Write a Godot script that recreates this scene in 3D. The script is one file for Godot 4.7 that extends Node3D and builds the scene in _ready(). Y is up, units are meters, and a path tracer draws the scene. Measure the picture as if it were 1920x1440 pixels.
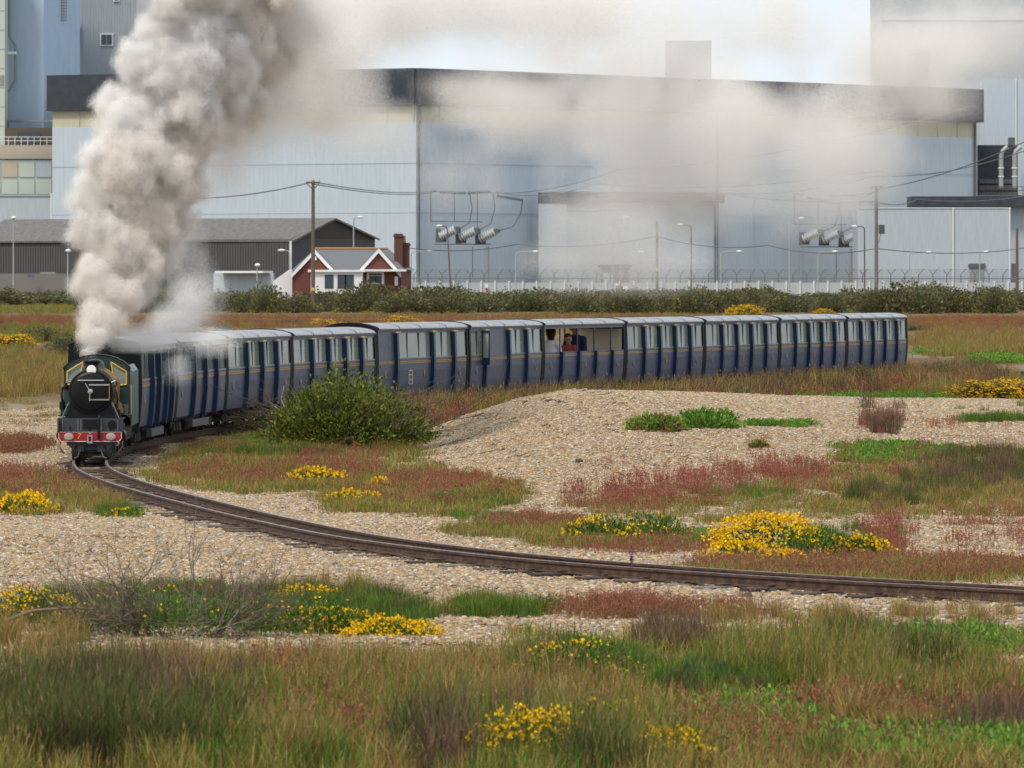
extends Node3D
# A small-gauge steam train on a shingle headland, power station behind. Metres, y up, the camera looks along -z.
# "d" below is the distance along -z; the lens sees 1/10000 of d per pixel of a 1920-wide frame.
const F := 10000.0
const H := 2.2
const HZ := 530.0
var rng := RandomNumberGenerator.new()
var nz := FastNoiseLite.new()
var nz2 := FastNoiseLite.new()
var cam: Camera3D
var env: Environment

# ---------------------------------------------------------------- mesh builder
class MB:
	var v := PackedVector3Array()
	var n := PackedVector3Array()
	var c := PackedColorArray()
	var col := Color(1, 1, 1)
	func tri_n(a: Vector3, b: Vector3, d: Vector3, na: Vector3, nb: Vector3, nd: Vector3) -> void:
		v.push_back(a); v.push_back(d); v.push_back(b)
		n.push_back(na); n.push_back(nd); n.push_back(nb)
		c.push_back(col); c.push_back(col); c.push_back(col)
	func tri(a: Vector3, b: Vector3, d: Vector3) -> void:   # counter-clockwise seen from outside
		var m := (b - a).cross(d - a).normalized()
		tri_n(a, b, d, m, m, m)
	func quad(a: Vector3, b: Vector3, d: Vector3, e: Vector3) -> void:
		tri(a, b, d); tri(a, d, e)
	func box(ce: Vector3, s: Vector3, bs := Basis.IDENTITY) -> void:
		var x := bs * Vector3(s.x * 0.5, 0, 0)
		var y := bs * Vector3(0, s.y * 0.5, 0)
		var z := bs * Vector3(0, 0, s.z * 0.5)
		quad(ce - x - y + z, ce + x - y + z, ce + x + y + z, ce - x + y + z)
		quad(ce + x - y - z, ce - x - y - z, ce - x + y - z, ce + x + y - z)
		quad(ce + x - y + z, ce + x - y - z, ce + x + y - z, ce + x + y + z)
		quad(ce - x - y - z, ce - x - y + z, ce - x + y + z, ce - x + y - z)
		quad(ce - x + y + z, ce + x + y + z, ce + x + y - z, ce - x + y - z)
		quad(ce - x - y - z, ce + x - y - z, ce + x - y + z, ce - x - y + z)
	func bbox(ce: Vector3, s: Vector3, b := 0.01) -> void:   # a box whose long edges (along z) are chamfered
		var x := s.x * 0.5
		var y := s.y * 0.5
		var p := PackedVector2Array()
		for q in [Vector2(x, b - y), Vector2(x, y - b), Vector2(x - b, y), Vector2(b - x, y), Vector2(-x, y - b), Vector2(-x, b - y), Vector2(b - x, -y), Vector2(x - b, -y)]:
			p.push_back(q + Vector2(ce.x, ce.y))
		prism(p, ce.z - s.z * 0.5, ce.z + s.z * 0.5)
	func prism(p: PackedVector2Array, z0: float, z1: float) -> void:   # outline counter-clockwise in xy, z0 < z1
		var m := p.size()
		for i in m:
			var a := p[i]
			var b := p[(i + 1) % m]
			quad(Vector3(a.x, a.y, z1), Vector3(a.x, a.y, z0), Vector3(b.x, b.y, z0), Vector3(b.x, b.y, z1))
		var t := Geometry2D.triangulate_polygon(p)
		for i in range(0, t.size(), 3):
			var a := p[t[i]]
			var b := p[t[i + 1]]
			var d := p[t[i + 2]]
			if (b - a).cross(d - a) < 0:
				var e := b
				b = d
				d = e
			tri(Vector3(a.x, a.y, z1), Vector3(b.x, b.y, z1), Vector3(d.x, d.y, z1))
			tri(Vector3(b.x, b.y, z0), Vector3(a.x, a.y, z0), Vector3(d.x, d.y, z0))
	func tube(pts: PackedVector3Array, r0: float, r1: float, k := 6, cap := true) -> void:
		var m := pts.size()
		var rings := []
		var u := Vector3.ZERO
		for i in m:
			var t := (pts[mini(i + 1, m - 1)] - pts[maxi(i - 1, 0)]).normalized()
			if u == Vector3.ZERO:
				u = t.cross(Vector3.UP if absf(t.y) < 0.9 else Vector3.RIGHT).normalized()
			u = (u - t * u.dot(t)).normalized()
			var w := t.cross(u)
			var ring := PackedVector3Array()
			for j in k:
				var a := TAU * j / k
				ring.push_back(u * cos(a) + w * sin(a))
			rings.push_back(ring)
		for i in m - 1:
			var ra := lerpf(r0, r1, float(i) / maxi(m - 1, 1))
			var rb := lerpf(r0, r1, float(i + 1) / maxi(m - 1, 1))
			for j in k:
				var q := (j + 1) % k
				var a: Vector3 = rings[i][j]
				var b: Vector3 = rings[i][q]
				var d: Vector3 = rings[i + 1][q]
				var e: Vector3 = rings[i + 1][j]
				tri_n(pts[i] + a * ra, pts[i] + b * ra, pts[i + 1] + d * rb, a, b, d)
				tri_n(pts[i] + a * ra, pts[i + 1] + d * rb, pts[i + 1] + e * rb, a, d, e)
		if cap:
			var t1 := (pts[m - 1] - pts[m - 2]).normalized()
			var t0 := (pts[1] - pts[0]).normalized()
			for j in k:
				var q := (j + 1) % k
				tri_n(pts[m - 1], pts[m - 1] + rings[m - 1][j] * r1, pts[m - 1] + rings[m - 1][q] * r1, t1, t1, t1)
				tri_n(pts[0], pts[0] + rings[0][q] * r0, pts[0] + rings[0][j] * r0, -t0, -t0, -t0)
	func bar(a: Vector3, b: Vector3, r: float, k := 6) -> void:
		tube(PackedVector3Array([a, b]), r, r, k)
	func lathe(at: Vector3, axis: Vector3, prof: Array, k := 20, sy := 1.0) -> void:   # prof: [radius, along axis], hard edges between steps
		var t := axis.normalized()
		var u := t.cross(Vector3.UP if absf(t.y) < 0.9 else Vector3.RIGHT).normalized()
		var w := t.cross(u)
		for i in prof.size() - 1:
			var p0: Array = prof[i]
			var p1: Array = prof[i + 1]
			var dr: float = p1[0] - p0[0]
			var dz: float = p1[1] - p0[1]
			for j in k:
				var a0 := TAU * j / k
				var a1 := TAU * (j + 1) / k
				var e0 := u * cos(a0) + w * sin(a0) * sy
				var e1 := u * cos(a1) + w * sin(a1) * sy
				var n0 := (e0 * dz - t * dr).normalized()
				var n1 := (e1 * dz - t * dr).normalized()
				var a: Vector3 = at + t * p0[1] + e0 * p0[0]
				var b: Vector3 = at + t * p0[1] + e1 * p0[0]
				var d: Vector3 = at + t * p1[1] + e1 * p1[0]
				var e: Vector3 = at + t * p1[1] + e0 * p1[0]
				if p0[0] > 1e-5:
					tri_n(a, b, d, n0, n1, n1)
				if p1[0] > 1e-5:
					tri_n(a, d, e, n0, n1, n0)
	func ball(ce: Vector3, r: Vector3, k := 10, m := 7) -> void:
		for i in m:
			for j in k:
				var q := []
				for s in [[0, 0], [0, 1], [1, 1], [1, 0]]:
					var th: float = PI * (i + s[0]) / m
					var ph: float = TAU * (j + s[1]) / k
					q.push_back(Vector3(sin(th) * cos(ph), cos(th), -sin(th) * sin(ph)))
				var nn := []
				for e in q:
					nn.push_back((e / r).normalized())
				if i > 0:
					tri_n(ce + q[0] * r, ce + q[3] * r, ce + q[1] * r, nn[0], nn[3], nn[1])
				if i < m - 1:
					tri_n(ce + q[1] * r, ce + q[3] * r, ce + q[2] * r, nn[1], nn[3], nn[2])
	func leaf(p: Vector3, dir: Vector3, side: Vector3, l: float, w: float) -> void:   # a four-cornered leaf
		var m := side.cross(dir).normalized()
		var a := p + dir * l * 0.45 + side * w * 0.5
		var b := p + dir * l * 0.45 - side * w * 0.5
		tri_n(p, a, p + dir * l, m, m, m); tri_n(p, p + dir * l, b, m, m, m)
	func mesh() -> ArrayMesh:
		var arr := []
		arr.resize(Mesh.ARRAY_MAX)
		arr[Mesh.ARRAY_VERTEX] = v
		arr[Mesh.ARRAY_NORMAL] = n
		arr[Mesh.ARRAY_COLOR] = c
		var am := ArrayMesh.new()
		am.add_surface_from_arrays(Mesh.PRIMITIVE_TRIANGLES, arr)
		return am

# ---------------------------------------------------------------- materials
var M := {}
func col(r: float, g: float, b: float) -> Color:
	return Color(r, g, b)
func mat(called: String, c: Color, rough := 0.7, metal := 0.0, spec := 0.5) -> StandardMaterial3D:
	var m := StandardMaterial3D.new()
	m.resource_name = called
	m.albedo_color = c.linear_to_srgb()
	m.roughness = rough
	m.metallic = metal
	m.metallic_specular = spec
	M[called] = m
	return m
func vmat(called: String, rough := 0.8, back := 0.0, spec := 0.3) -> StandardMaterial3D:
	var m := mat(called, Color(1, 1, 1), rough, 0.0, spec)
	m.vertex_color_use_as_albedo = true
	if back > 0:
		m.backlight_enabled = true
		m.backlight = Color(back, back, back)
	return m
func ntex(freq: float, oct: int, lo: Color, hi: Color, sd: int, size := 512, type := FastNoiseLite.TYPE_SIMPLEX_SMOOTH) -> NoiseTexture2D:
	var q := FastNoiseLite.new()
	q.seed = sd
	q.frequency = freq
	q.noise_type = type
	q.fractal_octaves = oct
	var g := Gradient.new()
	g.set_color(0, lo)
	g.set_color(1, hi)
	g.set_offset(0, 0.15)
	g.set_offset(1, 0.85)
	var t := NoiseTexture2D.new()
	t.width = size
	t.height = size
	t.seamless = true
	t.noise = q
	t.color_ramp = g
	return t
func weather(m: StandardMaterial3D, t: Texture2D, sc: Vector3, world := false) -> void:
	m.albedo_texture = t
	m.uv1_triplanar = true
	m.uv1_world_triplanar = world
	m.uv1_scale = sc

# ---------------------------------------------------------------- scene graph helpers
func thing(called: String, label: String, category: String, at := Vector3.ZERO, turn := 0.0, group := "") -> Node3D:
	var o := Node3D.new()
	o.name = called
	add_child(o, true)
	o.position = at
	o.rotation.y = turn
	tag(o, label, category, group)
	return o
func tag(o: Node, label: String, category: String, group := "", kind := "") -> void:
	if label:
		o.set_meta("label", label)
	if category:
		o.set_meta("category", category)
	if group:
		o.set_meta("group", group)
	if kind:
		o.set_meta("kind", kind)
func put(parent: Node, called: String, mb, m: Material) -> MeshInstance3D:
	var o := MeshInstance3D.new()
	o.name = called
	o.mesh = mb.mesh() if mb is MB else mb
	o.material_override = m
	parent.add_child(o, true)
	return o
func boxp(parent: Node, called: String, ce: Vector3, s: Vector3, m: Material, bs := Basis.IDENTITY) -> MeshInstance3D:
	var b := MB.new()
	b.box(ce, s, bs)
	return put(parent, called, b, m)
func scatter(called: String, label: String, mesh: Mesh, m: Material, xf: Array, category := "grass", parent: Node = null) -> void:
	if xf.is_empty():
		return
	var mm := MultiMesh.new()
	mm.transform_format = MultiMesh.TRANSFORM_3D
	mm.mesh = mesh
	mm.instance_count = xf.size()
	for i in xf.size():
		mm.set_instance_transform(i, xf[i])
	var o := MultiMeshInstance3D.new()
	o.name = called
	o.multimesh = mm
	o.material_override = m
	if parent:
		parent.add_child(o, true)
		o.set_meta("kind", "stuff")
	else:
		add_child(o, true)
		tag(o, label, category, "", "stuff")

# ---------------------------------------------------------------- places
func P(px: float, py: float, d: float) -> Vector3:
	return Vector3((px - 960.0) * d / F, H + (HZ - py) * d / F, -d)
func rr(a: float, b: float) -> float:
	return rng.randf_range(a, b)

# the line of the track: x, d from the right edge of the frame to the last coach
var TP := PackedVector2Array([Vector2(9.0, 30.6), Vector2(6.2, 33.6), Vector2(3.6, 36.35), Vector2(2.41, 37.56), Vector2(1.32, 38.85), Vector2(0.16, 40.6), Vector2(-1.1, 43.5), Vector2(-2.08, 47.0), Vector2(-2.92, 50.6), Vector2(-3.9, 55.2), Vector2(-4.62, 59.4), Vector2(-4.98, 62.95)])
var track := PackedVector2Array()
const COACH_PX := [264, 332, 425, 547, 706, 879, 1018, 1173, 1321, 1462, 1588, 1702]
const PITCH := 4.66
var coach_at := []   # centre-line points of the coach ends
func lay_track() -> void:
	var z := 67.0
	var side := PackedVector2Array([Vector2((COACH_PX[0] - 960.0) * z / F, z)])
	for i in range(1, 12):
		var k: float = (COACH_PX[i] - 960.0) / F
		var p := side[i - 1]
		var a := k * k + 1.0
		var b := -2.0 * (k * p.x + p.y)
		var cc := p.length_squared() - PITCH * PITCH
		var zz := (-b + sqrt(b * b - 4.0 * a * cc)) / (2.0 * a)
		side.push_back(Vector2(k * zz, zz))
	for i in 12:
		var t := (side[mini(i + 1, 11)] - side[maxi(i - 1, 0)]).normalized()
		coach_at.push_back(side[i] - Vector2(t.y, -t.x) * 0.46)
	var pts := TP.duplicate()
	for q in coach_at:
		pts.push_back(q)
	var e: Vector2 = coach_at[11] - coach_at[10]
	pts.push_back(coach_at[11] + e * 1.5)
	pts.push_back(coach_at[11] + e * 4.5 + Vector2(3, 0))
	var cv := Curve3D.new()
	for i in pts.size():
		var a := pts[maxi(i - 1, 0)]
		var b := pts[mini(i + 1, pts.size() - 1)]
		var t := (b - a).normalized()
		var li := (pts[i] - a).length() * 0.33
		var lo := (b - pts[i]).length() * 0.33
		cv.add_point(Vector3(pts[i].x, 0, pts[i].y), Vector3(-t.x * li, 0, -t.y * li), Vector3(t.x * lo, 0, t.y * lo))
	cv.bake_interval = 0.2
	for q in cv.get_baked_points():
		track.push_back(Vector2(q.x, q.z))
	for s in 6:      # ease the kinks
		var o := track.duplicate()
		for i in range(3, track.size() - 3):
			track[i] = (o[i - 3] + o[i - 2] + o[i - 1] + o[i] + o[i + 1] + o[i + 2] + o[i + 3]) / 7.0
func track_x(d: float) -> float:
	for i in track.size() - 1:
		if track[i].y <= d and track[i + 1].y > d:
			return lerpf(track[i].x, track[i + 1].x, (d - track[i].y) / (track[i + 1].y - track[i].y))
	return 99.0

# ---------------------------------------------------------------- ground: a near sheet of 0.3 m cells, a far one of 4 m cells
const X0 := -15.0
const D0 := 19.0
const CS := 0.3
const NX := 114
const NZ := 407
const FX0 := -150.0
const FD0 := 139.0
const FCS := 4.0
const FNX := 76
const FNZ := 200
var hg := PackedFloat32Array()
var tg := PackedFloat32Array()
var cg := PackedColorArray()
var fg := PackedColorArray()
func shape_ground() -> void:
	hg.resize(NX * NZ); tg.resize(NX * NZ); cg.resize(NX * NZ); fg.resize(FNX * FNZ)
	var coarse := PackedVector2Array()
	for i in range(0, track.size(), 3):
		coarse.push_back(track[i])
	for j in NZ:
		var d := D0 + j * CS
		var tx := track_x(d) if d > 62.0 else 99.0
		for i in NX:
			var x := X0 + i * CS
			var best := 1e9
			var p := Vector2(x, d)
			for q in coarse:
				best = minf(best, p.distance_squared_to(q))
			best = sqrt(best)
			var h := nz.get_noise_2d(x * 9.0, d * 9.0) * 0.10 + nz.get_noise_2d(x * 40.0 + 90.0, d * 40.0) * 0.03
			var start := -2.0 if tx > 90.0 else maxf(-2.0, tx + 1.15)
			var front := 51.0 + 3.0 * nz.get_noise_2d(x * 12.0, 7.0) + maxf(0.0, 1.5 - x) * 3.4
			var m := smoothstep(front, front + 20.0, d) * (1.0 - smoothstep(75.0, 88.0, d)) * smoothstep(start, start + 3.0, x)
			h = h * (1.0 - 0.6 * m) + m * (0.665 + 0.05 * nz.get_noise_2d(x * 14.0, d * 5.0) - 0.027 * maxf(x - 1.0, 0.0))
			h *= smoothstep(0.5, 1.8, best)
			h *= 1.0 - smoothstep(122.0, 139.0, d)
			hg[j * NX + i] = h
			tg[j * NX + i] = best
			cg[j * NX + i] = Color(0.35, 0.265, 0.16) * (1.0 + 0.25 * nz.get_noise_2d(x * 30.0, d * 30.0)) if d < 92.0 else Color(0.26, 0.185, 0.10) * (1.0 + 0.4 * nz.get_noise_2d(x * 18.0, d * 6.0))
	for j in FNZ:
		for i in FNX:
			var x := FX0 + i * FCS
			var d := FD0 + j * FCS
			fg[j * FNX + i] = Color(0.235, 0.165, 0.085) * (1.0 + 0.4 * nz.get_noise_2d(x * 2.0, d * 0.8))
func look(g: PackedFloat32Array, x: float, d: float, off: float) -> float:
	var u := (x - X0) / CS
	var w := (d - D0) / CS
	if u < 0 or w < 0 or u >= NX - 1 or w >= NZ - 1:
		return off
	var i := int(u)
	var j := int(w)
	var k := j * NX + i
	return lerpf(lerpf(g[k], g[k + 1], u - i), lerpf(g[k + NX], g[k + NX + 1], u - i), w - j)
func th(x: float, d: float) -> float:
	return look(hg, x, d, 0.0)
func hit(px: float, py: float) -> Vector3:
	var d := H * F / maxf(py - HZ, 12.0)
	for i in 7:
		var x := (px - 960.0) * d / F
		d = lerpf(d, clampf((H - th(x, d)) * F / maxf(py - HZ, 12.0), 19.0, 1800.0), 0.7)
	var xx := (px - 960.0) * d / F
	return Vector3(xx, th(xx, d), -d)
func up_at(x: float, d: float) -> Vector3:
	return Vector3(th(x - 0.3, d) - th(x + 0.3, d), 0.6, th(x, d + 0.3) - th(x, d - 0.3)).normalized()
func paint(cx: float, cy: float, rx: float, ry: float, c: Color, k: float) -> void:
	var da := H * F / maxf(cy + ry - HZ, 12.0) * 0.65
	var db := H * F / maxf(cy - ry * 1.3 - HZ, 12.0)
	for j in range(clampi(int((da - D0) / CS), 0, NZ), clampi(int((db - D0) / CS) + 1, 0, NZ)):
		var d := D0 + j * CS
		var ia := clampi(int(((cx - rx * 1.3 - 960.0) * d / F - X0) / CS), 0, NX)
		var ib := clampi(int(((cx + rx * 1.3 - 960.0) * d / F - X0) / CS) + 2, 0, NX)
		for i in range(ia, ib):
			var x := X0 + i * CS
			var py := HZ + (H - hg[j * NX + i]) * F / d
			var e := Vector2((x * F / d + 960.0 - cx) / rx, (py - cy) / ry).length() + 0.25 * nz.get_noise_2d(x * 50.0, d * 50.0)
			if e < 1.15:
				cg[j * NX + i] = cg[j * NX + i].lerp(c, k * (1.0 - smoothstep(0.7, 1.15, e)))
	if db > FD0:
		for j in range(clampi(int((da - FD0) / FCS), 0, FNZ), clampi(int((db - FD0) / FCS) + 1, 0, FNZ)):
			var d := FD0 + j * FCS
			for i in FNX:
				var x := FX0 + i * FCS
				var e := Vector2((x * F / d + 960.0 - cx) / rx, (HZ + H * F / d - cy) / ry).length() + 0.2 * nz.get_noise_2d(x * 3.0, d * 3.0)
				if e < 1.15:
					fg[j * FNX + i] = fg[j * FNX + i].lerp(c, k * (1.0 - smoothstep(0.8, 1.15, e)))
func build_ground() -> void:
	var m := vmat("ground", 0.95, 0.0, 0.2)
	weather(m, ntex(0.05, 4, Color(0.62, 0.62, 0.62), Color(1, 1, 1), 11), Vector3(1.3, 1.3, 1.3), true)
	var b := grid_mesh(X0, D0, CS, NX, NZ, cg, true)
	var o := put(self, "ground", b, m)
	o.set_meta("kind", "structure")
	var m2 := vmat("far_ground", 0.95, 0.0, 0.2)
	weather(m2, ntex(0.05, 4, Color(0.6, 0.6, 0.6), Color(1, 1, 1), 12), Vector3(0.12, 0.12, 0.12), true)
	var o2 := put(self, "far_ground", grid_mesh(FX0, FD0, FCS, FNX, FNZ, fg, false), m2)
	o2.set_meta("kind", "structure")
	var mb := MB.new()
	mb.quad(Vector3(-4000, -0.12, 60), Vector3(4000, -0.12, 60), Vector3(4000, -0.12, -5000), Vector3(-4000, -0.12, -5000))
	var o3 := put(self, "distant_terrain", mb, mat("terrain", Color(0.24, 0.19, 0.11), 0.95))
	o3.set_meta("kind", "structure")
func grid_mesh(x0: float, d0: float, cs: float, nx: int, ny: int, colors: PackedColorArray, high: bool) -> ArrayMesh:
	var v := PackedVector3Array()
	var n := PackedVector3Array()
	var idx := PackedInt32Array()
	for j in ny:
		for i in nx:
			var k := j * nx + i
			v.push_back(Vector3(x0 + i * cs, (hg[k] if high else -0.006), -(d0 + j * cs)))
			if high and i > 0 and j > 0 and i < nx - 1 and j < ny - 1:
				n.push_back(Vector3(hg[k - 1] - hg[k + 1], 2.0 * cs, hg[k + nx] - hg[k - nx]).normalized())
			else:
				n.push_back(Vector3.UP)
			if i < nx - 1 and j < ny - 1:
				idx.append_array(PackedInt32Array([k, k + nx, k + nx + 1, k, k + nx + 1, k + 1]))
	var arr := []
	arr.resize(Mesh.ARRAY_MAX)
	arr[Mesh.ARRAY_VERTEX] = v
	arr[Mesh.ARRAY_NORMAL] = n
	arr[Mesh.ARRAY_COLOR] = colors
	arr[Mesh.ARRAY_INDEX] = idx
	var am := ArrayMesh.new()
	am.add_surface_from_arrays(Mesh.PRIMITIVE_TRIANGLES, arr)
	return am

# ---------------------------------------------------------------- plants
func pick(cols: Array) -> Color:
	var c: Color = cols[rng.randi() % cols.size()]
	return c * rr(0.75, 1.25)
func blade(b: MB, p: Vector3, h: float, w: float, az: float, lean: float) -> Vector3:
	var o := Vector3(cos(az), 0, sin(az))
	var s := Vector3(-sin(az + rr(-0.8, 0.8)), 0, cos(az)) * w * 0.5
	var m := p + Vector3.UP * h * 0.55 + o * lean * h * 0.3
	var t := p + Vector3.UP * h * (1.0 - lean * 0.25) + o * lean * h
	b.quad(p - s, p + s, m + s * 0.8, m - s * 0.8)
	b.tri(m - s * 0.8, m + s * 0.8, t)
	return t
func grass_tuft(n: int, h: float, spread: float, lean: float, w: float, cols: Array, head := 0.0, head_col := Color(0.26, 0.18, 0.085)) -> ArrayMesh:
	var b := MB.new()
	for i in n:
		var r := spread * sqrt(rng.randf())
		var a := rng.randf() * TAU
		b.col = pick(cols)
		var t := blade(b, Vector3(cos(a) * r, -0.01, sin(a) * r), h * rr(0.45, 1.05), w * rr(0.7, 1.3), rng.randf() * TAU, lean * rr(0.2, 1.6))
		if rng.randf() < head:
			b.col = head_col * rr(0.8, 1.2)
			var d := Vector3(rr(-0.4, 0.4), 1, rr(-0.4, 0.4)).normalized()
			b.leaf(t - d * 0.01, d, Vector3(1, 0, 0).rotated(Vector3.UP, rng.randf() * TAU), h * 0.13, w * 1.3)
	return b.mesh()
func sorrel(n: int, h: float, spread: float, s: float, cols: Array, stem: Array) -> ArrayMesh:
	var b := MB.new()
	for i in n:
		var r := spread * sqrt(rng.randf())
		var a := rng.randf() * TAU
		var hh := h * rr(0.55, 1.1)
		b.col = pick(stem)
		var p := Vector3(cos(a) * r, -0.01, sin(a) * r)
		var t := blade(b, p, hh, s * 0.35, rng.randf() * TAU, rr(0.0, 0.3))
		for k in 11:
			b.col = pick(cols)
			var q := p.lerp(t, rr(0.45, 1.0)) + Vector3(rr(-1, 1), rr(-0.5, 0.5), rr(-1, 1)) * s * 0.9
			b.leaf(q, Vector3(rr(-0.6, 0.6), 1, rr(-0.6, 0.6)).normalized(), Vector3(1, 0, 0).rotated(Vector3.UP, rng.randf() * TAU), s * 1.3, s * 0.8)
	for i in n:
		b.col = pick(stem)
		var a := rng.randf() * TAU
		blade(b, Vector3(cos(a), 0, sin(a)) * spread * sqrt(rng.randf()), h * rr(0.2, 0.5), s * 0.6, rng.randf() * TAU, rr(0.2, 0.8))
	return b.mesh()
# a cushion or bush of leaves: points in a lumpy dome, leaves turned outwards; some of the outer ones are flowers
func dome(n: int, rad: Vector3, l: float, w: float, cols: Array, flower := 0.0, fcols: Array = [], fs := 1.0, upright := 0.4, fl_dir := Vector3.ZERO, lump := 0.35) -> ArrayMesh:
	var b := MB.new()
	var off := rng.randf() * 500.0
	for i in n:
		var a := rng.randf() * TAU
		var y := rng.randf()
		var u := Vector3(sqrt(1.0 - y * y) * cos(a), y, sqrt(1.0 - y * y) * sin(a))
		var k := 1.0 + lump * nz2.get_noise_3d(u.x * 160.0 + off, u.y * 160.0, u.z * 160.0) + lump * 0.5 * nz2.get_noise_3d(u.x * 420.0 + off, u.y * 420.0, u.z * 420.0)
		var dep := 1.0 - 0.55 * pow(rng.randf(), 1.7)
		var p := u * rad * k * dep
		p.y *= 1.0
		var d := (u.lerp(Vector3.UP, upright) + Vector3(rr(-1, 1), rr(-1, 1), rr(-1, 1)) * 0.55).normalized()
		var s := d.cross(Vector3(rr(-1, 1), rr(-1, 1), rr(-1, 1))).normalized()
		if dep > 0.84 and rng.randf() < flower * (smoothstep(-0.25, 0.25, nz2.get_noise_3d(p.x * 110.0 / rad.x + off, p.y * 110.0 / rad.y, p.z * 110.0 / rad.z)) * 1.5 if flower < 0.5 else 1.0) * (1.0 if fl_dir == Vector3.ZERO else smoothstep(-0.3, 0.6, u.dot(fl_dir))):
			for q in 2:
				b.col = pick(fcols)
				b.leaf(p + u * l * 0.4, d.rotated(s, q * 1.3), s, l * 0.62 * fs, l * 0.6 * fs)
		else:
			b.col = pick(cols) * (1.0 + 0.5 * nz2.get_noise_3d(p.x * 90.0 / rad.y + off, p.y * 90.0 / rad.y, p.z * 90.0 / rad.y))
			b.leaf(p, d, s, l * rr(0.6, 1.3), w * rr(0.7, 1.2))
	return b.mesh()
func twig(b: MB, p: Vector3, dir: Vector3, l: float, r: float, deep: int, droop := 0.0) -> void:
	var pts := PackedVector3Array([p])
	var q := p
	var d := dir
	for i in 4:
		d = (d + Vector3(rr(-1, 1), rr(-0.8, 0.8), rr(-1, 1)) * 0.22 + Vector3(0, -droop, 0)).normalized()
		q += d * l * 0.25
		q.y = maxf(q.y, 0.005)
		pts.push_back(q)
	b.tube(pts, r, r * 0.5, 4, false)
	if deep > 0:
		for i in 3 + (1 if deep > 1 else 0):
			var f := rng.randi_range(1, 4)
			var dd := (d + Vector3(rr(-1, 1), rr(-0.3, 0.9), rr(-1, 1)) * 0.9).normalized()
			twig(b, pts[f], dd, l * rr(0.5, 0.8), r * 0.55, deep - 1, droop)
func twigs(n: int, rad: Vector3, l: float, r: float, deep: int, cols: Array, droop := 0.0, low := 0.1) -> ArrayMesh:
	var b := MB.new()
	for i in n:
		b.col = pick(cols)
		var a := rng.randf() * TAU
		var k := sqrt(rng.randf()) * 0.55
		var d := Vector3(cos(a), rr(low, 1.0), sin(a)).normalized()
		twig(b, Vector3(cos(a) * rad.x * k, 0.0, sin(a) * rad.z * k), d, l * rr(0.6, 1.1), r, deep, droop)
	return b.mesh()

const GREEN := [Color(0.08, 0.18, 0.025), Color(0.115, 0.205, 0.035), Color(0.06, 0.13, 0.025)]
const OLIVE := [Color(0.225, 0.20, 0.045), Color(0.29, 0.225, 0.065), Color(0.15, 0.165, 0.035)]
const TAN := [Color(0.42, 0.29, 0.115), Color(0.35, 0.23, 0.085), Color(0.28, 0.165, 0.06)]
const DARK := [Color(0.045, 0.075, 0.02), Color(0.075, 0.09, 0.03), Color(0.11, 0.08, 0.045)]
const BROWN := [Color(0.16, 0.10, 0.07), Color(0.21, 0.14, 0.09), Color(0.12, 0.085, 0.06)]
const RED := [Color(0.33, 0.085, 0.07), Color(0.40, 0.15, 0.115), Color(0.25, 0.075, 0.065)]
const RUST := [Color(0.27, 0.12, 0.07), Color(0.25, 0.145, 0.07), Color(0.32, 0.175, 0.095)]
const BRIGHT := [Color(0.15, 0.29, 0.045), Color(0.20, 0.33, 0.065), Color(0.11, 0.21, 0.035)]
const YELLOW := [Color(0.80, 0.50, 0.008), Color(0.84, 0.58, 0.02), Color(0.74, 0.43, 0.005)]
const GORSE := [Color(0.075, 0.105, 0.05), Color(0.12, 0.14, 0.07), Color(0.165, 0.16, 0.09), Color(0.14, 0.115, 0.085), Color(0.19, 0.17, 0.055)]
var tufts := {}     # kind -> [meshes]
var placed := {}    # kind -> [transform lists, one per mesh]
func make_tufts() -> void:
	for i in 3:
		var k := [
			["olive_grass", grass_tuft(70, 0.30, 0.13, 0.35, 0.0055, OLIVE + [GREEN[0], TAN[1]], 0.10)],
			["dry_grass", grass_tuft(70, 0.32, 0.13, 0.4, 0.005, TAN + [OLIVE[0], OLIVE[2], RUST[1]], 0.22)],
			["green_grass", grass_tuft(80, 0.24, 0.13, 0.35, 0.006, GREEN + [OLIVE[2]])],
			["dark_grass", grass_tuft(150, 0.42, 0.15, 0.45, 0.0042, DARK + [GREEN[2], OLIVE[2], BROWN[2]], 0.03)],
			["brown_twigs", grass_tuft(90, 0.34, 0.12, 0.3, 0.005, BROWN + [DARK[2]])],
			["red_sorrel", sorrel(12, 0.24, 0.12, 0.012, RED, RUST)],
			["rust_sorrel", sorrel(16, 0.12, 0.14, 0.010, RUST + [RED[0]], RUST + [OLIVE[0]])],
			["low_leaves", dome(170, Vector3(0.15, 0.09, 0.15), 0.03, 0.018, BRIGHT)],
			["fine_grass", grass_tuft(60, 0.13, 0.14, 0.5, 0.005, OLIVE + [BRIGHT[0], TAN[1], RUST[0]])],
		]
		for e in k:
			if not tufts.has(e[0]):
				tufts[e[0]] = []
				placed[e[0]] = []
			tufts[e[0]].push_back(e[1])
			placed[e[0]].push_back([])
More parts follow.
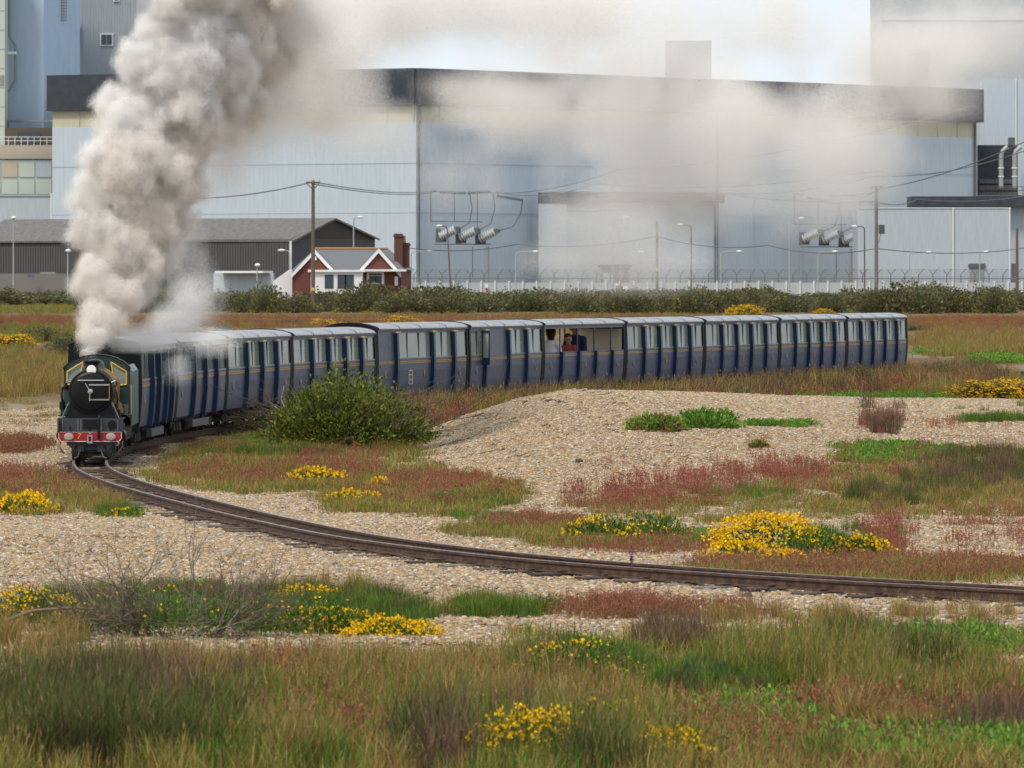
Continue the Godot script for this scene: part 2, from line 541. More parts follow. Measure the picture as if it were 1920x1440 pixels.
func sow(kind: String, cx: float, cy: float, rx: float, ry: float, n: int, sc := 1.0) -> void:
	for i in n:
		var a := rng.randf() * TAU
		var r := sqrt(rng.randf()) * (1.0 + 0.25 * nz2.get_noise_1d(a * 60.0 + cx + cy)) * (0.9 + 0.2 * rng.randf())
		var p := hit(cx + cos(a) * rx * r, cy + sin(a) * ry * r)
		var td := look(tg, p.x, -p.z, 9.0)
		if td < 0.42 or (td < 0.85 and -p.z > 61.5):
			continue
		var k := rng.randi() % 3
		var s := sc * rr(0.65, 1.2)
		placed[kind][k].push_back(Transform3D(Basis(Vector3.UP, rng.randf() * TAU).scaled(Vector3(s, s * rr(0.8, 1.2), s)), p))
func sow_rect(kind: String, x0: float, y0: float, x1: float, y1: float, n: int, sc := 1.0) -> void:
	for i in n:
		var p := hit(rr(x0, x1), rr(y0, y1))
		var td := look(tg, p.x, -p.z, 9.0)
		if td < 0.42 or (td < 0.85 and -p.z > 61.5):
			continue
		if nz2.get_noise_2d(p.x * 95.0 + hash(kind) % 1000, p.z * 70.0) < 0.0 and rng.randf() < 0.85:
			continue
		var s := sc * rr(0.5, 1.35)
		placed[kind][rng.randi() % 3].push_back(Transform3D(Basis(Vector3.UP, rng.randf() * TAU).scaled(Vector3(s, s * rr(0.8, 1.2), s)), p))
func grow_cover() -> void:
	var soil := Color(0.13, 0.10, 0.045)
	var red_soil := Color(0.24, 0.09, 0.05)
	var green := Color(0.085, 0.10, 0.03)
	# foreground meadow
	for e in [[300, 1360, 420, 110], [800, 1370, 420, 110], [1300, 1250, 330, 60], [1750, 1270, 260, 80], [1200, 1410, 500, 70], [1700, 1410, 400, 70], [150, 1280, 220, 60]]:
		paint(e[0], e[1], e[2], e[3], soil, 0.9)
	sow_rect("fine_grass", -40, 1235, 1000, 1350, 620, 1.2)
	sow_rect("fine_grass", 960, 1190, 1960, 1350, 620, 1.2)
	sow_rect("olive_grass", -40, 1340, 1250, 1520, 420, 0.8)
	sow_rect("dry_grass", -40, 1270, 1250, 1500, 260, 0.7)
	sow_rect("green_grass", 300, 1330, 1250, 1500, 200, 0.9)
	sow_rect("rust_sorrel", -40, 1250, 1250, 1400, 130, 1.2)
	sow_rect("red_sorrel", 380, 1260, 1100, 1420, 60, 1.0)
	sow_rect("fine_grass", 1200, 1330, 1960, 1500, 520, 1.3)
	sow_rect("rust_sorrel", 1200, 1350, 1700, 1480, 120, 1.4)
	sow_rect("dry_grass", 1250, 1400, 1960, 1520, 130, 0.6)
	sow("dark_grass", 120, 1400, 180, 62, 150, 0.95)
	sow("brown_twigs", 220, 1355, 130, 40, 60, 1.1)
	sow("dark_grass", 290, 1420, 130, 40, 50, 0.85)
	sow("olive_grass", 80, 1400, 180, 60, 50, 0.9)
	sow("green_grass", 420, 1430, 130, 36, 90, 0.9)
	sow("olive_grass", 640, 1370, 330, 80, 150, 0.9)
	sow("dry_grass", 520, 1290, 260, 40, 90, 0.75)
	sow("dry_grass", 900, 1320, 240, 60, 80, 0.8)
	sow("red_sorrel", 760, 1410, 120, 40, 16, 1.0)
	sow("brown_twigs", 830, 1445, 50, 30, 16, 1.0)
	sow("green_grass", 1090, 1262, 130, 34, 170, 0.75)
	sow("dark_grass", 1120, 1270, 140, 34, 60, 0.45)
	sow("brown_twigs", 1260, 1215, 70, 16, 45, 0.65)
	sow("dark_grass", 1340, 1305, 110, 22, 50, 0.5)
	sow("green_grass", 1350, 1290, 120, 34, 120, 0.8)
	sow("olive_grass", 1500, 1270, 160, 34, 150, 0.95)
	sow("dark_grass", 1610, 1225, 90, 26, 50, 0.55)
	sow("brown_twigs", 1520, 1265, 80, 24, 30, 0.7)
	sow("low_leaves", 1790, 1215, 150, 22, 260, 0.9)
	sow("olive_grass", 1740, 1320, 160, 44, 190, 1.0)
	sow("rust_sorrel", 1720, 1350, 170, 36, 110, 1.5)
	sow("red_sorrel", 1860, 1330, 70, 36, 24)
	sow("low_leaves", 1440, 1350, 120, 24, 190, 0.9)
	sow("low_leaves", 1760, 1415, 190, 36, 260, 1.0)
	sow("low_leaves", 1260, 1420, 120, 20, 60, 0.8)
	sow("brown_twigs", 1860, 1380, 90, 34, 30, 0.8)
	sow("olive_grass", 1120, 1430, 190, 50, 110, 0.9)
	for i in 16:      # tussocks
		var cx := rr(0, 1920)
		var cy := rr(1300, 1480)
		sow(["dark_grass", "brown_twigs", "dry_grass", "green_grass"][i % 4], cx, cy, rr(30, 60), rr(10, 18), 16, rr(0.6, 0.95))
	paint(1290, 1318, 90, 12, Color(0.42, 0.34, 0.24), 0.9)
	# cushion of green with a dead bush, left
	paint(400, 1150, 420, 60, green, 0.8)
	sow("green_grass", 330, 1145, 320, 42, 480, 0.5)
	sow("dark_grass", 620, 1150, 150, 38, 110, 0.4)
	sow("green_grass", 640, 1155, 170, 36, 160, 0.6)
	sow("low_leaves", 330, 1160, 120, 24, 90, 0.7)
	sow("dry_grass", 600, 1115, 110, 14, 40, 0.5)
	sow("dry_grass", 60, 1200, 110, 40, 60, 0.6)
	sow("brown_twigs", 300, 1128, 190, 14, 45, 0.5)
	sow("dry_grass", 700, 1262, 260, 18, 60, 0.55)
	# small tuft and sorrel at the edge of the shingle
	sow("green_grass", 930, 1150, 90, 14, 80, 0.6)
	sow("dry_grass", 890, 1150, 80, 12, 30, 0.5)
	paint(1220, 1148, 190, 20, red_soil, 0.25)
	sow("rust_sorrel", 1150, 1150, 120, 16, 80, 0.9)
	sow("red_sorrel", 1180, 1142, 120, 14, 50, 0.6)
	sow("rust_sorrel", 1340, 1150, 120, 14, 50, 0.8)
	sow("dry_grass", 1480, 1165, 200, 12, 40, 0.5)
	sow("dry_grass", 1800, 1160, 120, 16, 30, 0.5)
	# left of the track
	paint(90, 925, 190, 40, Color(0.20, 0.14, 0.06), 0.8)
	sow("fine_grass", 90, 925, 190, 42, 330, 1.2)
	sow("rust_sorrel", 70, 910, 140, 30, 200, 1.2)
	sow("red_sorrel", 20, 905, 50, 24, 40, 0.8)
	sow("dry_grass", 190, 940, 70, 24, 50, 0.5)
	sow("green_grass", 230, 965, 46, 10, 40, 0.5)
	paint(30, 838, 60, 16, red_soil, 0.8)
	sow("rust_sorrel", 30, 838, 60, 16, 120, 1.2)
	# between engine and mound
	paint(520, 870, 290, 70, Color(0.16, 0.12, 0.05), 0.85)
	paint(520, 890, 200, 22, red_soil, 0.8)
	paint(470, 908, 70, 10, red_soil, 0.9)
	paint(360, 842, 90, 10, red_soil, 0.8)
	sow("fine_grass", 520, 865, 280, 70, 1100, 1.2)
	sow("rust_sorrel", 500, 888, 210, 20, 330, 1.0)
	sow("rust_sorrel", 470, 908, 70, 9, 130, 1.0)
	sow("rust_sorrel", 370, 842, 100, 11, 160, 1.0)
	sow("red_sorrel", 640, 870, 90, 40, 90, 0.8)
	sow("green_grass", 520, 845, 130, 20, 120, 0.7)
	sow("low_leaves", 470, 835, 60, 16, 50, 0.9)
	paint(780, 930, 200, 38, Color(0.17, 0.12, 0.05), 0.8)
	sow("fine_grass", 780, 930, 200, 40, 500, 1.1)
	sow("rust_sorrel", 790, 925, 170, 32, 160, 1.1)
	sow("red_sorrel", 800, 915, 100, 22, 70, 0.8)
	sow("green_grass", 890, 945, 80, 12, 60, 0.6)
	sow("green_grass", 900, 975, 60, 10, 30, 0.5)
	sow("rust_sorrel", 1000, 984, 90, 12, 170, 0.8)
	paint(1000, 984, 90, 12, red_soil, 0.6)
	sow("fine_grass", 960, 1000, 120, 12, 110, 0.9)
	# foot of the mound and beyond the track, right
	for e in [[1160, 940, 110, 22, 60], [1260, 925, 130, 24, 80], [1400, 900, 140, 26, 80], [1480, 880, 70, 20, 30], [1560, 910, 120, 26, 40], [1660, 1010, 50, 40, 45], [1850, 1000, 90, 40, 26], [1700, 870, 140, 40, 40]]:
		sow("red_sorrel", e[0], e[1], e[2], e[3], int(e[4] * 0.62), 0.9)
		sow("rust_sorrel", e[0], e[1] + 8, e[2], e[3], int(e[4] * 0.6), 0.9)
	paint(1350, 955, 280, 22, Color(0.20, 0.13, 0.07), 0.6)
	sow("fine_grass", 1350, 955, 290, 30, 280, 0.9)
	sow("green_grass", 1400, 930, 90, 12, 50, 0.5)
	paint(1500, 1060, 460, 26, Color(0.22, 0.10, 0.045), 0.8)
	paint(1180, 1020, 180, 20, Color(0.18, 0.11, 0.05), 0.8)
	sow("rust_sorrel", 1650, 1070, 330, 22, 380, 0.9)
	sow("fine_grass", 1650, 1078, 340, 20, 420, 0.8)
	sow("rust_sorrel", 1220, 1026, 170, 16, 150, 0.8)
	sow("fine_grass", 1120, 1010, 160, 20, 220, 0.9)
	sow("low_leaves", 1300, 1010, 60, 10, 40, 0.6)
	sow("green_grass", 1600, 1020, 100, 26, 60, 0.6)
	# right-hand slope
	paint(1700, 905, 200, 55, Color(0.19, 0.13, 0.075), 0.7)
	sow("fine_grass", 1700, 915, 240, 60, 380, 1.1)
	sow("brown_twigs", 1850, 885, 120, 40, 75, 0.75)
	sow("olive_grass", 1850, 890, 130, 44, 90, 0.6)
	sow("dark_grass", 1860, 880, 110, 36, 70, 0.55)
	sow("brown_twigs", 1700, 930, 110, 28, 30, 0.55)
	sow("olive_grass", 1700, 930, 120, 30, 80, 0.5)
	sow("dark_grass", 1720, 930, 120, 26, 60, 0.5)
	sow("dry_grass", 1850, 950, 110, 30, 80, 0.6)
	sow("low_leaves", 1700, 845, 130, 20, 210, 0.9)
	sow("low_leaves", 1640, 860, 70, 14, 90, 0.9)
	sow("brown_twigs", 1655, 790, 36, 26, 34, 0.9)
	sow("red_sorrel", 1655, 790, 50, 30, 30, 0.9)
	sow("low_leaves", 1455, 800, 60, 5, 60, 0.8)
	sow("green_grass", 1860, 788, 70, 8, 70, 0.7)
	sow("red_sorrel", 1380, 752, 80, 6, 16, 0.6)
	sow("red_sorrel", 1330, 850, 260, 60, 50, 0.5)
	sow("red_sorrel", 1770, 780, 160, 30, 60, 0.7)
	# along the coaches, behind the crest
	paint(1240, 735, 480, 22, Color(0.20, 0.12, 0.06), 0.9)
	for i in 1900:
		var d := rr(76.0, 116.0)
		var tx := track_x(d)
		var x := tx + 0.95 + 2.8 * rng.randf() * rng.randf()
		if d < 79.0 and x < -1.6:
			continue
		var kind: String = ["rust_sorrel", "rust_sorrel", "dry_grass", "olive_grass", "red_sorrel", "brown_twigs"][rng.randi() % 6]
		var s := rr(0.75, 1.45) * (1.9 if kind == "rust_sorrel" else 1.3)
		placed[kind][rng.randi() % 3].push_back(Transform3D(Basis(Vector3.UP, rng.randf() * TAU).scaled(Vector3(s * 1.3, s, s * 1.3)), Vector3(x, th(x, d), -d)))
	sow("low_leaves", 1640, 752, 140, 7, 260, 1.2)
	sow("low_leaves", 1540, 748, 50, 5, 60, 1.0)
	sow("dry_grass", 1800, 722, 130, 26, 240, 1.1)
	sow("olive_grass", 1800, 735, 140, 14, 120, 0.9)
	sow("brown_twigs", 1800, 705, 80, 16, 70, 1.1)
	# left side, beyond the shingle
	paint(60, 700, 130, 50, Color(0.20, 0.155, 0.075), 0.8)
	sow("dry_grass", 50, 705, 110, 40, 260, 1.2)
	sow("olive_grass", 60, 690, 110, 40, 180, 1.2)
	paint(50, 780, 120, 30, Color(0.40, 0.32, 0.22), 0.8)
	sow("fine_grass", 40, 760, 110, 40, 90, 1.0)
	# far fields
	paint(1000, 606, 1300, 16, Color(0.25, 0.125, 0.08), 0.85)
	paint(60, 575, 200, 13, Color(0.165, 0.16, 0.05), 0.9)
	paint(60, 603, 200, 7, Color(0.26, 0.085, 0.05), 0.9)
	paint(60, 625, 190, 14, Color(0.17, 0.14, 0.06), 0.8)
	paint(700, 615, 350, 8, Color(0.22, 0.17, 0.08), 0.6)
	paint(1100, 588, 400, 6, Color(0.24, 0.18, 0.08), 0.7)
	paint(1820, 605, 130, 14, Color(0.30, 0.14, 0.085), 0.8)
	paint(1820, 594, 130, 6, Color(0.24, 0.19, 0.09), 0.8)
	paint(1830, 650, 130, 22, Color(0.26, 0.19, 0.105), 0.8)
	paint(1860, 662, 80, 9, Color(0.42, 0.35, 0.26), 0.9)
	paint(1840, 688, 130, 7, Color(0.36, 0.29, 0.20), 0.7)
	for e in [["rust_sorrel", 60, 604, 200, 6, 420, 3.0], ["fine_grass", 60, 578, 200, 12, 420, 3.0], ["olive_grass", 60, 630, 170, 16, 240, 1.6], ["rust_sorrel", 900, 606, 1000, 11, 1900, 2.6], ["dry_grass", 900, 616, 1000, 12, 500, 1.5], ["fine_grass", 900, 598, 1000, 9, 700, 2.6],
			["rust_sorrel", 1820, 608, 130, 12, 420, 2.6], ["dry_grass", 1830, 645, 130, 26, 340, 1.4], ["olive_grass", 1850, 660, 100, 12, 90, 1.2], ["low_leaves", 1780, 662, 60, 6, 50, 2.0], ["low_leaves", 1880, 678, 60, 6, 40, 2.0]]:
		sow(e[0], e[1], e[2], e[3], e[4], e[5], e[6])
	var said := {"olive_grass": "olive green grass tufts spread through the foreground meadow and round the clumps", "dry_grass": "dry tan grass with pale seed heads standing in the meadow and along the coaches", "green_grass": "fresh green grass growing in cushions on the shingle", "dark_grass": "tall dark green grass tufts in the near left corner and centre", "brown_twigs": "brown heathery dead stems standing among the grass", "red_sorrel": "tall red sorrel spikes at the foot of the shingle mound and in the meadow", "rust_sorrel": "low rust red sorrel carpeting the ground beside the track and far fields", "low_leaves": "bright green low leafy cover in patches on the shingle", "fine_grass": "short fine grass on the ground between track and mound"}
	for k in tufts:
		var root := thing(k, said[k], "sorrel" if k.ends_with("sorrel") else "ground cover" if k == "low_leaves" else "grass")
		root.set_meta("kind", "stuff")
		for i in 3:
			scatter("tufts", "", tufts[k][i], M["leaf"], placed[k][i], "", root)

# ---------------------------------------------------------------- single plants
func plant(called: String, label: String, category: String, at: Vector3, parts: Array, sc := Vector3.ONE, turn := 0.0, group := "") -> Node3D:
	var o := thing(called, label, category, at, turn, group)
	for e in parts:
		var q := put(o, e[0], e[1], M["leaf"])
		q.scale = sc
		if e[0] == "stem":
			q.set_meta("kind", "stuff")
	return o
func stems(n: int, rad: Vector3, h: float) -> ArrayMesh:
	return twigs(n, rad, h, h * 0.02, 1, BROWN, 0.0, 0.5)
func ordinal(i: int) -> String:
	var w := ["first", "second", "third", "fourth", "fifth", "sixth", "seventh", "eighth", "ninth", "tenth", "eleventh", "twelfth", "thirteenth", "fourteenth", "fifteenth", "sixteenth", "seventeenth", "eighteenth", "nineteenth"]
	if i < 19:
		return w[i]
	var t: String = ["twenty", "thirty", "forty", "fifty", "sixty", "seventy", "eighty", "ninety"][(i + 1) / 10 - 2]
	var u := (i + 1) % 10
	return t + "-" + w[u - 1] if u else t.trim_suffix("y") + "ieth"
func single_plants() -> void:
	# broom and gorse in flower on the near and middle ground: px, py of the foot, half width and height in frame pixels, share of flower
	var broom := [
		["low yellow broom at the left frame edge beside the track curve", 40, 965, 60, 40, 0.95],
		["small green tuft with yellow flowers on shingle left of the rails", 235, 970, 40, 14, 0.25],
		["yellow broom patch in the red sorrel between engine and mound", 595, 908, 58, 28, 0.75],
		["bright yellow broom patch nearer the rails below the sorrel", 660, 944, 55, 24, 0.7],
		["tiny orange yellow broom spot at the foot of the mound", 712, 916, 20, 18, 0.7],
		["green broom clump with yellow flowers on its left, behind the rail", 1130, 1018, 80, 52, 0.32],
		["low dark broom mat left of the big yellow clump", 1225, 1015, 75, 50, 0.04],
		["largest yellow broom clump beyond the rails", 1440, 1030, 110, 68, 0.8],
		["yellow broom spread low at the near left of the largest clump", 1385, 1052, 65, 40, 0.75],
		["round dark green broom in front of the largest yellow clump", 1530, 1050, 90, 65, 0.10],
		["yellow fringe of broom right of the round dark clump", 1610, 1050, 70, 45, 0.45],
		["small yellow broom hugging the ground before the round dark clump", 1470, 1056, 50, 24, 0.8],
		["yellow flowered mat at the left frame edge below the dead bush", 55, 1170, 95, 70, 0.4],
		["green mat with yellow flowers along the right end of the dead bush", 610, 1190, 120, 52, 0.35],
		["brightest yellow tip of the green mat on the near shingle", 735, 1200, 95, 42, 0.65],
		["broad dark green mat under the dead bush branches", 330, 1197, 235, 92, 0.05],
		["dark green mat continuing right of the dead bush", 570, 1192, 140, 70, 0.05],
		["yellow flowers along the upper edge of the green mat", 575, 1132, 70, 32, 0.5],
		["dark green broom with scattered yellow blooms in the meadow centre", 1080, 1290, 120, 95, 0.12],
		["yellow flowering broom low at the bottom edge of the meadow", 1000, 1455, 130, 130, 0.45],
		["sparse yellow broom among olive grass in the lower meadow centre", 1120, 1400, 130, 90, 0.16],
		["flowering broom low in the bottom corner left of centre", 860, 1455, 90, 80, 0.3],
		["tall thin flowered broom at the lower meadow left of centre", 930, 1370, 80, 70, 0.12],
		["denser yellow broom at the bottom edge right of centre", 1240, 1450, 100, 90, 0.65],
		["small orange yellow flower patch in the right meadow", 1490, 1366, 42, 16, 0.6],
		["blue green cushion in the meadow below the brown twigs", 1330, 1305, 90, 55, 0.0],
		["leafy green clump low in the right corner of the meadow", 1690, 1400, 90, 46, 0.0],
		["leafy green clump at the right frame edge of the meadow", 1860, 1410, 80, 50, 0.0],
		["yellow speckled broom at the top of the right meadow", 1700, 1290, 110, 56, 0.16],
	]
	for e in broom:
		var at := hit(e[1], e[2])
		var k: float = -at.z / F
		var rad := Vector3(e[3] * k, e[4] * k * 0.95, maxf(e[3] * k * 0.7, e[4] * k))
		var near: float = clampf(45.0 / -at.z, 0.7, 1.4)
		var l := 0.042 / near
		var cols: Array = BRIGHT + GREEN if e[0].begins_with("leafy") else [Color(0.05, 0.10, 0.055), Color(0.04, 0.085, 0.045), Color(0.06, 0.11, 0.05)] if e[0].begins_with("blue") else GREEN + [DARK[0], Color(0.05, 0.11, 0.035)]
		var n := int(clampf(rad.x * (rad.y + rad.z) * 9000.0 * near * near, 350, 5200))
		at.y -= 0.01
		plant("broom_clump" if e[5] > 0 else "leafy_clump", e[0], "broom" if e[5] > 0 else "plant", at - Vector3(0, 0, rad.z * 0.4), [["foliage", dome(n, rad, l * (1.3 if e[5] == 0 else 1.0), l * (0.75 if e[5] == 0 else 0.28), cols, e[5] * 1.2, YELLOW, 1.0, 0.55)], ["stem", stems(6, rad, rad.y * 0.7)]])
	# green cushions on the mound
	for e in [["pale green cushion plant with reddish foot on the mound, left of its pair", 1232, 812, 56, 32, BRIGHT + [RUST[0]]], ["rounded bright green cushion plant on the mound, right of its pair", 1326, 810, 66, 38, BRIGHT], ["small grey green sprig alone on the mound face", 1424, 840, 18, 14, OLIVE]]:
		var at := hit(e[1], e[2])
		var k: float = -at.z / F
		plant("cushion_plant", e[0], "plant", at - Vector3(0, 0.02, e[3] * k * 0.4), [["foliage", dome(int(e[3] * 40), Vector3(e[3] * k, e[4] * k, e[3] * k * 0.8), 0.05, 0.032, e[5], 0.0, [], 1.0, 0.35)]])
	# the purple flower spike before the rail
	var fp := hit(1180, 1088)
	var f := thing("purple_flower", "single purple flower spike with grey green leaves beside the near rail", "flower", fp)
	var sb := MB.new()
	sb.col = Color(0.08, 0.10, 0.04)
	sb.tube(PackedVector3Array([Vector3(0, 0, 0), Vector3(0.005, 0.09, 0), Vector3(0.02, 0.2, 0)]), 0.004, 0.002, 5)
	put(f, "stem", sb, M["leaf"])
	var lb := MB.new()
	for i in 26:
		lb.col = pick(OLIVE)
		var a := rng.randf() * TAU
		lb.leaf(Vector3(0, rr(0.0, 0.06), 0), Vector3(cos(a), rr(0.1, 0.9), sin(a)).normalized(), Vector3(-sin(a), 0, cos(a)), rr(0.05, 0.085), 0.016)
	put(f, "leaf", lb, M["leaf"])
	var pb := MB.new()
	for i in 46:
		pb.col = pick([Color(0.22, 0.05, 0.34), Color(0.32, 0.10, 0.42), Color(0.16, 0.04, 0.26)])
		var a := rng.randf() * TAU
		var y := rr(0.09, 0.21)
		pb.leaf(Vector3(y * 0.1, y, 0), Vector3(cos(a), 0.5, sin(a)).normalized(), Vector3(-sin(a), 0, cos(a)), 0.024, 0.018)
	put(f, "blossom", pb, M["leaf"])
	# the dead bush in the near left
	var dp := hit(300, 1195)
	var dk: float = -dp.z / F
	var db := thing("dead_bush", "leafless grey brown bush sprawling over the green cushion, near left", "bush", dp)
	put(db, "branch", twigs(30, Vector3(240 * dk, 0.2, 60 * dk), 0.42, 0.007, 3, [Color(0.17, 0.13, 0.10), Color(0.13, 0.10, 0.075), Color(0.22, 0.18, 0.14)], 0.02, 0.1), M["bark"])
	var tb := MB.new()
	for e in [[-290, 30, -120, 55, 0.014], [-110, 25, -70, 110, 0.012], [20, 40, -150, 120, 0.008], [130, 25, 200, 80, 0.008]]:
		var a := Vector3(e[0] * dk, e[1] * dk, rr(-0.1, 0.25))
		var b := Vector3(e[2] * dk, e[3] * dk, rr(-0.2, 0.2))
		tb.col = Color(0.2, 0.16, 0.12) * rr(0.8, 1.1)
		tb.tube(PackedVector3Array([a, a.lerp(b, 0.3) + Vector3(0, 0.04, 0), a.lerp(b, 0.7) + Vector3(0, 0.03, 0.03), b]), e[4], e[4] * 0.5, 6)
	put(db, "bough", tb, M["bark"])
	# the big green bush before the second and third coach
	var cp := hit(655, 845)
	var ck: float = -cp.z / F
	var cb := thing("bramble_bush", "big rounded green bramble bush in front of the coaches", "bush", cp - Vector3(0, 0.03, 0.5))
	var lobes := [[0, 0, 150, 128, 0.9], [-62, 0, 85, 120, 0.75], [68, 0, 78, 92, 0.6], [-110, 10, 60, 84, 0.7], [118, 0, 55, 50, 0.5], [-30, 0, 90, 140, 0.8], [170, -20, 60, 26, 0.5]]
	var lc := [Color(0.18, 0.22, 0.04), Color(0.24, 0.28, 0.06), Color(0.09, 0.12, 0.025), Color(0.06, 0.09, 0.02), Color(0.18, 0.185, 0.045)]
	for e in lobes:
		var q := put(cb, "foliage", dome(int(e[2] * e[3] * 0.36), Vector3(e[2] * ck, e[3] * ck, e[4]), 0.056, 0.038, lc, 0.0, [], 1.0, 0.25, Vector3.ZERO, 0.55), M["leaf"])
		q.position = Vector3(e[0] * ck, 0, -e[1] * ck * 0.5)
	put(cb, "branch", twigs(22, Vector3(1.2, 0.3, 0.6), 1.0, 0.012, 2, [Color(0.12, 0.09, 0.065), Color(0.17, 0.14, 0.11)], 0.02, 0.3), M["bark"])
	var tw := thing("twiggy_bush", "tangle of bare brown twigs and arching canes left of the bramble bush", "bush", hit(520, 815))
	put(tw, "cane", twigs(30, Vector3(0.7, 0.3, 0.35), 0.85, 0.008, 2, [Color(0.13, 0.09, 0.06), Color(0.18, 0.14, 0.10), Color(0.10, 0.08, 0.05)], 0.10, 0.3), M["bark"])
	put(tw, "foliage", dome(1500, Vector3(0.62, 0.42, 0.4), 0.045, 0.028, [OLIVE[2], GREEN[2], BROWN[1], Color(0.09, 0.1, 0.03)], 0.0, [], 1.0, 0.3, Vector3.ZERO, 0.6), M["leaf"])
	var wb := MB.new()
	wb.col = Color(0.42, 0.38, 0.33)
	for e in [[[20, 0], [22, 45], [10, 75], [16, 100]], [[22, 45], [40, 65], [46, 80]], [[18, 30], [2, 55], [-8, 62]]]:
		var pts := PackedVector3Array()
		for p in e:
			pts.push_back(Vector3(p[0] * ck, p[1] * ck, 0.36))
		wb.tube(pts, 0.012, 0.006, 5)
	put(tw, "pale_branch", wb, M["bark"])
	var gt := thing("grey_twig_bush", "bare grey twiggy bush between the bramble and the mound crest", "bush", hit(830, 775) - Vector3(0, 0.1, 0))
	put(gt, "branch", twigs(20, Vector3(0.6, 0.3, 0.4), 0.55, 0.007, 2, [Color(0.17, 0.13, 0.11), Color(0.13, 0.10, 0.08)], 0.08, 0.3), M["bark"])
	put(gt, "foliage", dome(900, Vector3(0.85, 0.34, 0.5), 0.05, 0.03, [RUST[1], BROWN[1], OLIVE[2], BROWN[0]], 0.0, [], 1.0, 0.5), M["leaf"])
	# gorse: shared meshes, one node each
	var gm := []
	for i in 5:
		gm.push_back(dome(2600, Vector3(1, 1, 1), 0.11, 0.08, GORSE, [0.0, 0.03, 0.07, 0.01, 0.6][i], YELLOW, [0.6, 0.6, 0.6, 0.6, 1.2][i], 0.35, Vector3.ZERO, 0.6))
	var gs := stems(9, Vector3(0.6, 0.5, 0.6), 0.8)
	# the far hedge of scrub before the power station: foot px, py, half width, height, kind
	var far := []
	var x := -30.0
	while x < 1960.0:
		var right := x > 760.0
		var w := rr(24, 74)
		if x > 130 or x < 1960:
			var top: float = 539.0 + 6.0 * sin(x * 0.013) + rr(-9, 13) + (5.0 if x > 860 and x < 1060 else 0.0)
			if x < 430.0:
				top += 4.0
			if x > 1640 and x < 1760:
				top = 531.0
			var foot := 585.0 + rr(-6, 3) - (14.0 if x < 170.0 else 0.0)
			far.push_back([x, foot, w, foot - top + rr(-6, 3), rng.randi() % 4])
		x += w * rr(0.6, 0.85)
	x = -20.0
	while x < 1960.0:
		var w := rr(55, 90)
		far.push_back([x, 566.0, w, rr(18, 28), rng.randi() % 3])
		x += w * 0.95
	far.append_array([[1705, 588, 70, 62, 0], [1765, 587, 55, 54, 1], [1640, 588, 45, 46, 3], [1300, 588, 50, 50, 2], [1180, 588, 55, 48, 0], [1090, 589, 40, 42, 3], [1850, 587, 60, 50, 2], [500, 586, 50, 54, 0], [690, 586, 70, 58, 3], [760, 588, 60, 42, 0], [840, 588, 55, 40, 3], [640, 584, 50, 40, 0], [1395, 590, 40, 20, 4], [1545, 592, 24, 14, 4], [700, 545, 30, 20, 3]])
	far.sort_custom(func(a, b): return a[0] < b[0])
	for i in far.size():
		var e: Array = far[i]
		var d: float = H * F / (e[1] - HZ)
		var k := d / F
		plant("gorse_bush", "%s gorse bush of the far scrub belt, %s from the left" % [["dark green", "yellow specked", "yellow flecked dark", "dull green", "yellow flowered"][e[4]], ordinal(i)], "gorse bush", P(e[0], HZ, d) - Vector3(0, H, 0), [["foliage", gm[e[4]]], ["stem", gs]], Vector3(e[2] * k, e[3] * k * 0.85, e[2] * k * 0.8), rng.randf() * TAU, "gorse bushes in the far scrub belt")
	# nearer gorse, behind and beside the train
	var near := [[20, 648, 50, 22, 4, "yellow gorse at the left edge behind the train"], [80, 640, 50, 26, 2, "dark gorse left of the smoke column"], [130, 668, 42, 46, 1, "tall gorse just left of the leading coach"], [20, 622, 34, 14, 0, "small dark gorse at the far left field"], [70, 695, 26, 20, 3, "brown gorse low on the left bank"],
		[420, 622, 24, 14, 0, "dark gorse above the third coach roof"], [560, 614, 26, 14, 3, "dull gorse above the fourth coach roof"], [610, 612, 34, 14, 4, "yellow gorse above the joint of fourth and fifth coach"], [755, 608, 40, 16, 4, "bright yellow gorse above the fifth coach roof"], [350, 622, 26, 16, 3, "dull gorse in the drifting steam above the second coach"],
		[1682, 716, 46, 32, 4, "yellow gorse at the tail end of the train"], [1765, 712, 34, 32, 0, "dark gorse right of the yellow gorse at the train's tail"], [1610, 716, 28, 32, 3, "brown twiggy gorse against the last coach"], [1420, 712, 36, 26, 3, "brown gorse against the ninth coach"], [1850, 747, 66, 36, 4, "bright yellow gorse at the right frame edge"], [1915, 746, 56, 34, 4, "rightmost yellow gorse bush on the slope"], [1720, 620, 40, 10, 3, "low gorse in the far field right of the train"]]
	for e in near:
		var d: float = H * F / (e[1] - HZ)
		if e[0] > 1300 and e[1] > 700 and e[1] < 730:
			d = 108.0 if e[0] < 1650 else 116.0
		var k := d / F
		var at := Vector3((e[0] - 960.0) * k, th((e[0] - 960.0) * k, d), -d)
		if e[1] > 700 and e[0] > 1300:
			at.y = H + (HZ - e[1]) * k
		plant("gorse_bush", e[5], "gorse bush", at, [["foliage", gm[e[4]]], ["stem", gs]], Vector3(e[2] * k, e[3] * k * 0.9, e[2] * k * 0.8), rng.randf() * TAU)
